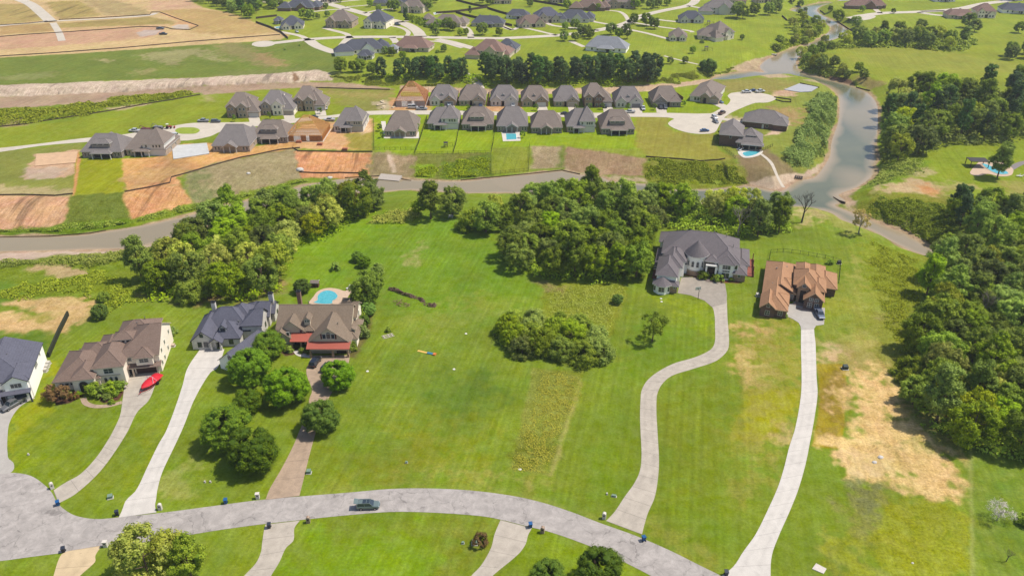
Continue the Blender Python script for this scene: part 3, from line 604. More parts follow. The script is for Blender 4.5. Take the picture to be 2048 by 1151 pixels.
line_strip('path',[(1328,112),(1365,122),(1396,129)],2,M_FAR,.06)
line_strip('path',[(1522,308),(1537,320),(1552,338),(1571,354)],1.6,M_FAR,.08,drape=True)
line_strip('path',[(2100,320),(2048,325),(2020,338)],3,mat('asphalt_path',(140,130,128)),.06)
line_strip('path',[(930,148),(950,160),(962,168)],5,M_FAR,.3,drape=True)
for a_,b_,y0,y1,g_ in [(859,912,210,222,.74),(918,971,210,222,.74),(981,1036,211,223,.74),(1043,1097,212,224,.74),(1108,1158,212,225,.74),(1168,1224,213,225,.83),(1231,1286,214,226,.74),(1306,1362,213,226,.26),(454,518,234,246,.83),(523,588,229,241,.83),(588,650,220,232,.83)]:
    xm=a_+(b_-a_)*g_; line_strip('driveway',[(xm,y0),(xm+2,(y0+y1)/2),(xm+3,y1)],5.4,M_FAR,.07)
line_strip('driveway',[(1425,204),(1440,210),(1452,216)],6,M_FAR,.07); line_strip('driveway',[(1484,244),(1460,240),(1445,238)],4,M_FAR,.07)

# thin summer haze
def haze():
    m=bpy.data.materials.new('haze'); m.use_nodes=True; t=m.node_tree; t.nodes.clear(); o=t.nodes.new('ShaderNodeOutputMaterial'); v=t.nodes.new('ShaderNodeVolumePrincipled')
    v.inputs['Color'].default_value=(.86,.92,1,1); v.inputs['Density'].default_value=HAZE; v.inputs['Anisotropy'].default_value=.2; L(t,v.outputs[0],o.inputs['Volume'])
    mb=MB(); mb.box(-1500,-400,-9,1500,2200,134); x=mb.build('haze',m); tag(x,kind='stuff',label='thin pale haze over the whole landscape',cat='haze')
HAZE=.0001
haze()
# ---------------- trees and bushes
LEAFK=1.95
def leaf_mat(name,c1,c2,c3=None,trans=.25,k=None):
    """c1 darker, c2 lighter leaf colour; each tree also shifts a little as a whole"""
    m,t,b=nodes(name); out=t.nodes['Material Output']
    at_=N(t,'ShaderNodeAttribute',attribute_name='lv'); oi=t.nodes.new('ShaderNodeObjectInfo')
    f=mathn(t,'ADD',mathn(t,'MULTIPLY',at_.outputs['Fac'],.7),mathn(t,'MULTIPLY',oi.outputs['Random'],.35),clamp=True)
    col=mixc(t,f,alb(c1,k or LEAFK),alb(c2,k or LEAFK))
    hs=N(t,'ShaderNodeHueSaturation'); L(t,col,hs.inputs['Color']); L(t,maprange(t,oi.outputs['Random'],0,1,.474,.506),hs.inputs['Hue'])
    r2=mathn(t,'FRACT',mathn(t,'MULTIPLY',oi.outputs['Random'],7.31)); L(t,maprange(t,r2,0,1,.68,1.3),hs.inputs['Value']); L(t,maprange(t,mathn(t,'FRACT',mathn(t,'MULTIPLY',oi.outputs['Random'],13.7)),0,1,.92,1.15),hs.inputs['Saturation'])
    L(t,hs.outputs[0],b.inputs['Base Color']); b.inputs['Roughness'].default_value=.7; b.inputs['Specular IOR Level'].default_value=.22
    tr=t.nodes.new('ShaderNodeBsdfTranslucent'); L(t,hs.outputs[0],tr.inputs[0]); mx=t.nodes.new('ShaderNodeMixShader'); mx.inputs[0].default_value=trans
    L(t,b.outputs[0],mx.inputs[1]); L(t,tr.outputs[0],mx.inputs[2]); L(t,mx.outputs[0],out.inputs[0]); return m
def quads(name,P,Nn,size,lv,m,rng,core=None):
    """P points, Nn normals -> one leaf clump face each"""
    n=len(P); Nn=Nn/(np.linalg.norm(Nn,axis=1)[:,None]+1e-9)
    a=rng.normal(size=(n,3)); u=np.cross(Nn,a); u/=np.linalg.norm(u,axis=1)[:,None]+1e-9; v=np.cross(Nn,u)
    s=size[:,None]; k=rng.uniform(.45,.9,(n,1))
    V=np.stack([P-u*s,P-v*s*k+Nn*s*.15,P+u*s,P+v*s*k+Nn*s*.15],1).reshape(-1,3)
    F=np.arange(4*n).reshape(n,4); LV=lv
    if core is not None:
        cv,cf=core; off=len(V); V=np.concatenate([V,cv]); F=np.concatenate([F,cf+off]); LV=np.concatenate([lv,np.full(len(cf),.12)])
    me=bpy.data.meshes.new(name); me.vertices.add(len(V)); me.vertices.foreach_set('co',V.ravel())
    me.loops.add(F.size); me.loops.foreach_set('vertex_index',F.ravel()); me.polygons.add(len(F)); me.polygons.foreach_set('loop_start',np.arange(0,F.size,4))
    me.update(); me.materials.append(m)
    at_=me.attributes.new('lv','FLOAT','FACE'); at_.data.foreach_set('value',LV.astype(np.float32)); return me
def cube_sphere(c,r):
    g=[-1,0,1]; v=[];f=[]
    for ax in range(3):
        for s in (-1,1):
            base=len(v)
            for i in g:
                for j in g:
                    p=[0,0,0]; p[ax]=s; p[(ax+1)%3]=i; p[(ax+2)%3]=j; p=np.array(p,float); v.append(p/np.linalg.norm(p)*r+c)
            for i in range(2):
                for j in range(2):
                    q=[base+i*3+j,base+(i+1)*3+j,base+(i+1)*3+j+1,base+i*3+j+1]; f.append(q if s>0 else q[::-1])
    return np.array(v),np.array(f)
def crown(name,seed,R_,z0,z1,ncl,cr,nl,ls,m,prof='ball',core=.62,spread=1.0,lump=1.0):
    rng=np.random.default_rng(seed); cs=[];rs=[]
    for i in range(ncl):
        for _ in range(30):
            a=rng.uniform(0,2*math.pi); h=(i+rng.uniform(0,1))/ncl
            if prof=='ball': rad=math.sqrt(max(0.05,1-(1.75*h-.8)**2*.92)); 
            elif prof=='cone': rad=max(.12,(1-h)**.7*.95) if h>.12 else .7
            elif prof=='tall': rad=math.sqrt(max(.1,1-(1.7*h-.75)**2))*(.75+.25*math.sin(9*h+seed))
            elif prof=='dome': rad=math.sqrt(max(.03,1-h**2*.95))
            rr=rad*R_*rng.uniform(.45,1.0)**.5*(1-cr*.35)*spread
            p=np.array([rr*math.cos(a)*(1+.12*math.sin(seed)),rr*math.sin(a),z0+(z1-z0)*h])
            if all(np.linalg.norm(p-q)>cr*R_*.42 for q in cs): break
        cs.append(p); rs.append(cr*R_*rng.uniform(.7,1.25))
    Ps=[];Ns=[];Ls=[]; cv=[];cf=[]; off=0
    mid=np.array([0,0,z0*.6+z1*.4])
    for c,r in zip(cs,rs):
        n=int(nl*1.7*(r/(cr*R_))**2); nt_=20; td=rng.normal(size=(nt_,3)); td/=np.linalg.norm(td,axis=1)[:,None]
        tc=td*r*rng.uniform(.7,1.15,(nt_,1)); ti=rng.integers(0,nt_,n); off_=rng.normal(size=(n,3))*r*.20
        p0=tc[ti]+off_; d=p0/(np.linalg.norm(p0,axis=1)[:,None]+1e-6)
        out=(c-mid); out/=np.linalg.norm(out)+1e-6
        keep=(d@out>-.5)&(d[:,2]>-.65); d=d[keep]; ti=ti[keep]; off2=off_[keep]
        p=c+p0[keep]*np.array([1,1,.88])
        tl=rng.uniform(0,.45,nt_); cl_=rng.uniform(0,.3)
        Ps.append(p); Ns.append(td[ti]*.8+off2/(r*.2)*.35+rng.normal(size=d.shape)*.45+np.array([0,0,.3])); Ls.append(np.clip(cl_+tl[ti]+rng.uniform(0,.3,len(d)),0,1))
        if core:
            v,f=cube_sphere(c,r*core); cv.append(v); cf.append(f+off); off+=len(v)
    P=np.concatenate(Ps); Nn=np.concatenate(Ns); lv=np.concatenate(Ls)
    return quads(name,P,Nn,ls*.82*rng.uniform(.55,1.35,len(P)),lv,m,rng,(np.concatenate(cv),np.concatenate(cf)) if core else None)
def trunk_mesh(name,seed,H,r,z_b,spread,m,nb=6,lean=0):
    rng=random.Random(seed); mb=MB(); p=Vector((0,0,-.3)); rr=r
    top=None
    for i in range(4):
        q=Vector((lean*(i+1)*.25*H*.1+rng.uniform(-.12,.12),rng.uniform(-.12,.12),H*(i+1)/4*.85)); mb.tube(p,q,rr,rr*.72,7); p=q; rr*=.72
    for k in range(nb):
        z=z_b+(H*.8-z_b)*k/nb; a=rng.uniform(0,6.28); s=Vector((0,0,z)); e=s+Vector((math.cos(a)*spread*rng.uniform(.5,.9),math.sin(a)*spread*rng.uniform(.5,.9),H*.22)); mb.tube(s,e,r*.4,r*.12,5)
    o=mb.build(name,m)
    me=o.data; bpy.data.objects.remove(o); return me
M_BARK=mat('bark',(118,98,80),.95,var=.3,scale=6); M_BARKP=mat('pale_bark',(168,158,146),.9,var=.25,scale=5)
LF_WOOD=leaf_mat('woodland_leaves',(50,82,18),(160,182,62)); LF_OAK=leaf_mat('oak_leaves',(42,76,20),(128,158,48))
LF_PINE=leaf_mat('pine_needles',(40,66,30),(92,120,54),trans=.1); LF_YEL=leaf_mat('light_leaves',(116,140,36),(196,200,84),trans=.35)
LF_VINE=leaf_mat('vine_leaves',(56,92,16),(172,188,72)); LF_BROWN=leaf_mat('browning_leaves',(110,104,40),(184,160,74))
LF_SHRUB=leaf_mat('shrub_leaves',(84,114,40),(154,176,72)); LF_RED=leaf_mat('bronze_leaves',(84,70,34),(140,110,54))
TREES={}
def mk(kind,variants,crown_kw,trunk_kw,lm,bm=None):
    L_=[]
    for i in range(variants):
        c=crown(kind+'_crown',hash(kind)%1000*0+len(TREES)*13+i*7+3,m=lm,**crown_kw); t=trunk_mesh(kind+'_trunk',i*5+len(TREES),m=bm or M_BARK,**trunk_kw); L_.append((c,t))
    TREES[kind]=L_
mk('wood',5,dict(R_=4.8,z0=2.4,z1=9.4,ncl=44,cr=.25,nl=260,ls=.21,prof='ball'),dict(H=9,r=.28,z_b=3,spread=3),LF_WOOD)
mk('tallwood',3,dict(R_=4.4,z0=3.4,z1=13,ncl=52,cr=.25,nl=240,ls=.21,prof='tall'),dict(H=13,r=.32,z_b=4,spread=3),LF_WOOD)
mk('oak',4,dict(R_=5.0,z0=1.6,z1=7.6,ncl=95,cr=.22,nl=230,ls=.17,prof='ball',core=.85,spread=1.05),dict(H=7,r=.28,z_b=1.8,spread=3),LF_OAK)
mk('pine',3,dict(R_=3.4,z0=4.0,z1=14,ncl=44,cr=.25,nl=220,ls=.22,prof='tall'),dict(H=14,r=.26,z_b=6,spread=2),LF_PINE)
mk('belt',4,dict(R_=4.0,z0=2.0,z1=12.5,ncl=56,cr=.27,nl=190,ls=.22,prof='ball'),dict(H=13,r=.32,z_b=4,spread=3),LF_PINE)
mk('light',3,dict(R_=4.3,z0=2.6,z1=9,ncl=30,cr=.27,nl=260,ls=.24,prof='ball',core=0),dict(H=8.5,r=.25,z_b=3,spread=3),LF_YEL)
mk('vine',4,dict(R_=4.6,z0=.8,z1=5.6,ncl=46,cr=.24,nl=260,ls=.17,prof='dome'),dict(H=4.5,r=.2,z_b=1,spread=3),LF_VINE)
mk('young',3,dict(R_=2.0,z0=2.0,z1=5.4,ncl=14,cr=.34,nl=160,ls=.17,prof='ball',core=.5),dict(H=5,r=.12,z_b=2,spread=1),LF_OAK)
mk('sparse',3,dict(R_=2.9,z0=3.0,z1=7.4,ncl=26,cr=.28,nl=170,ls=.17,prof='ball',core=0,spread=1.1),dict(H=7,r=.2,z_b=3,spread=2.0,nb=9),LF_SHRUB)
mk('brown',2,dict(R_=3.6,z0=3.4,z1=9.4,ncl=24,cr=.25,nl=150,ls=.2,prof='tall',core=0),dict(H=9,r=.3,z_b=3,spread=2.4,nb=9),LF_BROWN,M_BARKP)
mk('silver',1,dict(R_=2.6,z0=1.7,z1=4.2,ncl=18,cr=.34,nl=120,ls=.09,prof='dome',core=0),dict(H=3.6,r=.12,z_b=.9,spread=2.2,nb=14),leaf_mat('silver_twigs',(150,140,132),(206,196,190),trans=0,k=1.7),M_BARKP)
mk('bush',4,dict(R_=1.2,z0=.2,z1=1.5,ncl=12,cr=.38,nl=110,ls=.13,prof='dome'),dict(H=1,r=.08,z_b=.3,spread=.6,nb=3),LF_SHRUB)
mk('bronze',2,dict(R_=2.2,z0=.5,z1=3.0,ncl=20,cr=.3,nl=170,ls=.15,prof='ball'),dict(H=2.4,r=.1,z_b=.5,spread=1,nb=5),LF_RED)
_tr=random.Random(5)
def tree(kind,x,y,z,s,label,cat='tree',group=None,name=None,sz=1.0,v=None,rz=None):
    L_=TREES[kind]; c,t=L_[_tr.randrange(len(L_)) if v is None else v%len(L_)]
    name=name or {'pine':'pine_tree','belt':'pine_tree','bush':'bush','bronze':'bush','vine':'overgrown_tree','tallwood':'tall_tree','light':'pale_green_tree','oak':'oak_tree'}.get(kind,'broadleaf_tree')
    o=empty(name,(x,y,z),_tr.uniform(0,6.28) if rz is None else rz,label,cat,group); o.scale=(s,s,s*sz)
    a=bpy.data.objects.new('crown',c); b=bpy.data.objects.new('trunk',t)
    for q in (a,b): COL.objects.link(q); q.parent=o
    return o
def treep(kind,px,py,s,label,**k):
    p=at(px,py); return tree(kind,p.x,p.y,p.z,s,label,**k)
def scatter(poly,space,seed):
    P=np.array([at(x,y)[:2] for x,y in poly]); rng=np.random.default_rng(seed)
    x0,y0=P.min(0); x1,y1=P.max(0); pts=[]; tries=int((x1-x0)*(y1-y0)/space**2*14)
    C_=np.stack([rng.uniform(x0,x1,tries),rng.uniform(y0,y1,tries)],1); C_=C_[inside(P,C_[:,0],C_[:,1])]
    for c in C_:
        if all((c[0]-q[0])**2+(c[1]-q[1])**2>space**2 for q in pts): pts.append(c)
    return pts
NTREE={}
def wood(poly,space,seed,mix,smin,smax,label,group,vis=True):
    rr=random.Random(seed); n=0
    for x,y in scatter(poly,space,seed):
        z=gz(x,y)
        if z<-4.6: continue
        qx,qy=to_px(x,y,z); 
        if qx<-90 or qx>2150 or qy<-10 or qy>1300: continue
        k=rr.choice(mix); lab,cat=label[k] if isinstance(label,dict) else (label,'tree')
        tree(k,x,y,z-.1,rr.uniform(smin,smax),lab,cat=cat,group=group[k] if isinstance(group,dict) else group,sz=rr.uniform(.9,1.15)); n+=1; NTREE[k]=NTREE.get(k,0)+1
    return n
T_=lambda s:{'wood':('leafy green broadleaf tree '+s,'tree'),'tallwood':('tall green broadleaf tree '+s,'tree'),'pine':('dark green pine with a narrow crown '+s,'tree'),'light':('yellow green tree with loose foliage '+s,'tree'),'belt':('dark green pine standing '+s,'tree'),'vine':('low rounded tree smothered in vines '+s,'tree'),'bush':('low green bush '+s,'bush'),'young':('small young tree '+s,'tree')}
G_=lambda s:{k:{'wood':'broadleaf trees ','tallwood':'tall trees ','pine':'pines ','belt':'dark pines ','light':'yellow green trees ','vine':'vine covered trees ','bush':'bushes ','young':'young trees '}[k]+s for k in ('wood','tallwood','pine','belt','light','vine','bush','young')}
s='in the wood left of the open lawn'
wood([(262,575),(330,524),(400,486),(470,456),(560,432),(640,412),(745,404),(762,418),(705,444),(655,470),(600,500),(560,520),(556,580),(480,600),(380,602),(300,590)],6.8,1,['wood','wood','tallwood','vine','wood','light'],.95,1.3,T_(s),G_(s))
s='in the dense central wood'
wood([(1018,500),(1040,440),(1075,404),(1160,402),(1240,404),(1310,410),(1312,450),(1290,500),(1272,560),(1200,566),(1100,556),(1030,545),(1006,535)],6.2,2,['wood','wood','tallwood','vine','wood','wood'],.82,1.15,T_(s),G_(s))
s='behind the round tower house'
wood([(1318,412),(1420,420),(1560,430),(1575,468),(1500,478),(1490,448),(1400,446),(1325,450)],6.5,3,['tallwood','wood','tallwood','light'],.85,1.1,T_(s),G_(s))
s='in the mid lawn thicket'
wood([(990,660),(1003,692),(1060,712),(1120,722),(1180,740),(1212,722),(1206,684),(1150,660),(1100,655),(1050,650),(1010,652)],4.3,4,['vine'],.8,1.05,T_(s),G_(s))
s='in the far left pine row'
wood([(850,158),(930,162),(926,148),(870,146),(780,152),(758,150),(755,156)],5.6,5,['belt'],.72,.88,T_(s),G_(s))
s='in the long dark row behind the new houses'
wood([(964,168),(1100,172),(1240,168),(1315,166),(1310,150),(1200,152),(1060,154),(970,152)],5.8,6,['belt'],.95,1.1,T_(s),G_(s))
s='in the forest right of the wide river'
wood([(1764,310),(1772,236),(1790,206),(1880,192),(2048,196),(2140,200),(2140,262),(2050,276),(1990,284),(1900,286),(1870,300),(1850,314),(1790,326)],10.0,7,['wood','pine','tallwood','wood','light'],1.05,1.4,T_(s),G_(s))
s='beside the pool terrace on the right bank'
wood([(1912,440),(1960,430),(2110,436),(2110,500),(1960,496),(1900,480)],7.8,8,['wood','tallwood','pine'],.9,1.2,T_(s),G_(s))
s='in the near right edge wood'
wood([(1872,522),(1850,580),(1836,650),(1832,720),(1806,792),(1850,836),(1900,872),(1960,902),(2048,916),(2140,920),(2140,500),(2000,500),(1900,500)],6.1,9,['vine','wood','vine','wood','tallwood','light'],.8,1.2,T_(s),G_(s))
s='in the top right field strip'
wood([(1680,92),(1700,80),(1760,72),(1860,76),(1930,84),(1935,100),(1890,102),(1800,92),(1720,94)],11.5,10,['wood','wood','light','tallwood'],.85,1.15,T_(s),G_(s))
s='right of the river bend'
wood([(1596,120),(1612,104),(1650,90),(1668,100),(1640,116),(1650,130),(1700,142),(1690,150),(1630,146)],8.5,11,['vine','light','wood'],.6,.85,T_(s),G_(s))
s='on the top left river bank'
wood([(1548,100),(1560,80),(1590,74),(1575,50),(1600,40),(1650,62),(1636,78),(1600,92),(1570,104)],9,12,['vine','light'],.6,.9,T_(s),G_(s))
s='along the field edge at the top left'
wood([(395,8),(440,14),(500,38),(520,22),(560,18),(550,0),(480,-14),(390,-14)],9.0,13,['wood','pine','wood'],.8,1.1,T_(s),G_(s))
s='in the far field right edge'
wood([(2006,118),(2030,108),(2110,100),(2110,122),(2040,122)],9,14,['wood'],.85,1.1,T_(s),G_(s))
print('trees',NTREE)
# single trees
for a in [('oak',503,762,1.06,'large dark oak between the grey roofed and the brown roofed house'),
 ('oak',578,802,1.08,'round dark oak left of the brown house driveway, nearest the parked cars'),
 ('oak',645,858,.88,'round oak hanging over the right edge of the brown house driveway'),
 ('oak',678,772,.84,'oak beside the two cars parked at the brown house'),
 ('oak',460,888,1.12,'largest of the oaks in the cluster on the front lawn, at its left'),
 ('oak',510,932,1.12,'oak at the lower right of the front lawn cluster, nearest the street'),
 ('oak',498,822,.72,'smaller oak at the top of the front lawn cluster'),
 ('oak',540,712,.86,'pale green oak in front of the left corner of the brown house'),
 ('wood',734,608,1.08,'broadleaf tree right of the swimming pool behind the brown house'),
 ('oak',716,522,.42,'upper of the two small dark magnolias alone on the lawn'),
 ('oak',730,533,.44,'lower of the two small dark magnolias alone on the lawn'),
 ('wood',757,555,.5,'small bushy tree right above the tree by the swimming pool'),
 ('oak',605,584,.52,'small dark tree beside the brown house chimney and shed'),
 ('tallwood',862,438,1.15,'tallest dark tree standing alone at the river meadow'),
 ('wood',905,430,1.12,'broad tree right behind the tallest river meadow tree'),
 ('wood',838,428,.6,'small tree left of the tallest river meadow tree'),
 ('wood',972,464,1.15,'wide bushy thicket tree at the upper end of the open lawn'),
 ('vine',944,458,1.2,'bushy tree at the left of the upper lawn thicket'),
 ('light',985,440,1.0,'pale green tree rising behind the upper lawn thicket'),
 ('wood',1000,456,1.0,'green tree at the right of the upper lawn thicket'),
 ('sparse',1304,682,1.15,'sparse crooked tree standing alone on the lawn left of the long curved driveway'),
 ('brown',1717,468,1.0,'half brown tree on the river point right of the dead tree'),
 ('tallwood',1994,356,1.15,'tall tree with a bare trunk beside the right bank pool'),
 ('pine',1908,428,.85,'left of two slim pines above the right bank scrub'),
 ('pine',1920,436,.9,'right of two slim pines above the right bank scrub'),
 ('tallwood',385,1160,.85,'yellow green tree at the bottom edge with a visible forked trunk'),
 ('oak',1194,1166,.88,'bushy dark tree at the bottom edge beside the street'),
 ('oak',1096,1176,.7,'low bush tree cut by the bottom edge left of the bigger one'),
 ('oak',1235,606,.34,'small round bush in the unmown lot above the thicket'),
 ('vine',1120,640,.45,'small dark bush at the upper edge of the vine thicket'),
 ('oak',1414,147,1.05,'round dark tree beside the dock on the small river arm'),
 ('wood',682,146,.95,'round tree left of the far pine row'),('wood',708,145,.7,'left small tree of a pair near the far pine row'),
 ('wood',722,144,.78,'right small tree of a pair near the far pine row'),('wood',745,150,.8,'first tree at the left end of the far pine row'),
 ('oak',203,635,.5,'dull green bush tree at the lawn edge behind the beige house')]:
    treep(a[0],a[1],a[2],a[3],a[4])
treep('light',300,1160,1.3,'large yellow green tree at the bottom edge left of the forked one',v=0)
treep('light',352,1140,.95,'smaller yellow green tree between the two bottom edge trees',v=1)
for i,(x,y) in enumerate(((1404,206),(1366,214),(1308,220),(1180,220),(1152,221),(1205,219),(1072,221),(1256,221),(1438,276),(1434,282),(884,221),(936,222),(760,262),(835,262),(1050,262),(765,276),(1045,276),(470,243),(540,238),(640,228))): treep('young',x,y,.62,'slim young garden tree beside the new grey roofed houses',group='young garden trees of the new houses')
# far scattered trees
FT=[(745,48,'a',.5),(812,44,'p',.75),(852,22,'w',1.35),(835,16,'w',.9),(1134,20,'w',.8),(1130,60,'w',.6),(1150,58,'w',.75),(1175,72,'w',.75),(1180,78,'w',.7),(1128,82,'w',.7),(1150,82,'w',.6),(1165,74,'w',.9),(1222,70,'w',.9),(1238,76,'w',.7),(1254,78,'t',.8),(1248,70,'t',.6),(1268,48,'w',.8),(1292,52,'w',.95),(1308,58,'w',.85),(1270,18,'w',.9),(1280,12,'w',1.0),(1300,18,'w',.9),(1195,22,'w',.6),(1385,107,'w',.5),(1340,128,'w',.45),(1370,127,'w',.45),(1315,16,'w',.8),(1334,12,'w',.7),(1474,36,'w',1.3),(1485,38,'w',1.1),(1508,32,'w',1.0),(1536,30,'w',1.0),(1552,26,'w',.9),(1675,44,'w',1.0),(1710,56,'w',.9),(1935,56,'w',1.1),(1948,64,'w',.9),(2036,66,'w',.8),(608,38,'w',.8),(622,40,'w',.8),(655,34,'w',.5),(636,38,'w',.45),(875,60,'w',.8),(896,60,'w',.9),(906,62,'w',.7),(872,72,'w',.6),(965,70,'w',.9),(998,72,'w',.6),(940,30,'p',.5),(920,72,'w',.5),(932,70,'w',.5),(758,24,'w',.6),(790,22,'w',.9),(782,20,'w',.8),(740,14,'w',.6),(652,18,'w',.5),(680,6,'w',.5),(560,14,'w',.8),(1240,12,'w',.7),(1210,8,'w',.7),(980,10,'w',.9),(965,6,'w',.8),(1010,6,'w',.8),(870,6,'w',.8),(1600,14,'w',.6),(1556,12,'w',.8),(1545,18,'w',.7),(1583,8,'w',.5),(1724,24,'w',.5),(1786,27,'w',.4),(1660,24,'w',.5),(1692,160,'w',.5),(1727,158,'w',.65),(1716,144,'w',.6),(1648,126,'w',.5),(1640,140,'w',.8),(1840,64,'w',.9),(1600,30,'w',.5),(1610,24,'w',.4),(570,100,'b',.8),(600,92,'b',.7),(700,96,'w',.4),(770,108,'w',.5),(784,112,'w',.6),(806,118,'w',.5),(888,104,'w',.5),(875,106,'b',1.2),(1404,86,'b',1.5),(1484,80,'w',.4),(1995,-2,'w',.7),(1870,-2,'w',.7),(1100,2,'w',.7),(1060,14,'w',.6)]
for i,(x,y,k,s) in enumerate(FT):
    kk={'w':'wood','p':'pine','t':'tallwood','a':'young','b':'bush'}[k]
    treep(kk,x,y,s,'small dark green tree dotted among the far houses and lawns' if k!='b' else 'small round bush on the far lawns',group='trees among the far houses' if k!='b' else 'bushes on the far lawns',cat='tree' if k!='b' else 'bush')
# hedges / shrubs by the near houses
BS=[(118,800,'bronze',1.35,'large bronze leaved shrub at the left corner of the beige house'),(134,792,'bush',1.1,'round green shrub behind the bronze one at the beige house'),(150,796,'bronze',.5,'small reddish shrub left of the arched entrance'),(158,792,'bush',.8,'small green shrub beside the arched entrance'),
 (192,788,'bush',1.9,'light green bush right of the arched entrance, first of the bed'),(206,790,'bush',1.7,'light green bush in the middle of the beige house bed'),(222,786,'bush',1.9,'light green bush under the beige house windows'),(238,782,'bush',1.8,'light green bush at the driveway end of the bed'),(214,798,'bush',1.0,'low bush at the front of the beige house bed'),(224,806,'bush',.7,'little shrub beside the walk and driveway of the beige house'),
 (347,668,'bush',1.3,'dark shrub at the right rear wall of the beige house'),
 (700,700,'bush',1.5,'dark shrub at the right front corner of the brown house'),(722,672,'bush',2.0,'rounded dark shrub at the right wall of the brown house'),(726,652,'oak',.42,'light green small tree along the right wall of the brown house'),(738,628,'oak',.45,'flowering shrub between the pavilion and the lawn'),(722,632,'bush',1.8,'bush behind the pavilion of the brown house'),(740,600,'wood',.5,'tree at the upper end of the hedge right of the pool'),
 (566,700,'bush',.9,'small shrub under the left gable of the brown house'),(578,702,'bush',1.1,'clipped round shrub left of the brown house entrance'),(606,704,'bush',.9,'shrub in the bed right of the brown house entrance'),(616,706,'bush',.8,'shrub beside the garage of the brown house'),
 (1403,556,'bush',1.5,'pale round shrub left of the tower house entrance'),(1410,553,'bush',1.2,'shrub beside the entrance steps of the tower house'),(1428,560,'bush',1.2,'shrub right of the tower house entrance'),(1438,563,'bush',1.4,'pale shrub in front of the tower house windows'),(1463,562,'bush',.8,'small dark shrub at the right of the tower house bed'),(1472,553,'bush',1.1,'shrub at the stone corner of the tower house'),
 (1571,634,'bush',.6,'low shrub at the garage corner of the orange roofed house'),(1660,528,'bush',1.0,'dark shrub in the fenced back yard of the orange roofed house'),
 (960,1088,'bronze',.75,'orange tinged palm-like shrub beside the green utility box'),(671,540,'bush',1.5,'spreading low shrub alone on the lawn above the swimming pool'),
 (208,600,'vine',.45,'dark shrub at the corner of the left wood'),(2046,1045,'bush',1.4,'dark bush cut by the right edge'),(776,662,'bush',.8,'bare straggly shrub beside the white frame on the lawn')]
for x,y,k,s,l in BS: treep(k,x,y,s,l,cat='bush' if k in('bush','bronze') else 'tree')
# ---------------- bare trees
def bare(px,py,H,label,m,seed,spread=.8,depth=4,fine=False):
    rng=random.Random(seed); p=at(px,py); root=empty('bare_tree',p,0,label,'tree'); tr=MB(); br=MB()
    def grow(p,d,l,r,k,mb):
        q=p+d*l; mb.tube(p,q,r,r*.65,5)
        if k==0: return
        for i in range(3 if fine or k>1 else 2):
            a=Vector((rng.uniform(-1,1),rng.uniform(-1,1),rng.uniform(0,.7))).normalized(); nd=(d+a*spread).normalized()
            grow(q-d*l*rng.uniform(0,.35),nd,l*rng.uniform(.55,.8),r*.6,k-1,br)
    t0=Vector((0,0,-.3)); d=Vector((.06,0,1)).normalized(); q=t0+d*H*.32; tr.tube(t0,q,H*.028,H*.02,8); tr.tube(q,q+d*H*.15,H*.02,H*.015,8)
    for i in range(4): 
        a=i*1.6+rng.uniform(-.3,.3); grow(q+d*H*.04*i,(Vector((math.cos(a),math.sin(a)*.9,0))*.55+Vector((0,0,1))).normalized(),H*.26,H*.011,depth,br)
    grow(q+d*H*.14,d,H*.2,H*.012,depth,br)
    tr.build('trunk',m,root); br.build('branches',m,root); return root
bare(1603,445,13.5,'tall leafless dead tree on the river point',mat('dead_bark',(96,86,80),.95,var=.2),3,depth=3)
treep('silver',1994,1040,1.0,'small silvery leafless tree on the right lawn',name='bare_tree')
bare(2012,1122,3.8,'thin nearly leafless sapling on the right lawn',mat('grey_bark',(130,118,96),.9),9,spread=.8,depth=3)
for x,y,h_,l in ((1475,470,13,'pale bare snag in the trees behind the round tower house'),(1150,520,11,'grey bare snag inside the central wood'),(1960,640,11,'grey bare snag in the near right edge wood'),(1890,250,13,'bare snag in the forest right of the wide river'),(430,560,10,'bare snag at the front of the left wood')): bare(x,y,h_,l,mat('snag_bark',(168,156,142),.95,var=.2),x,depth=3)
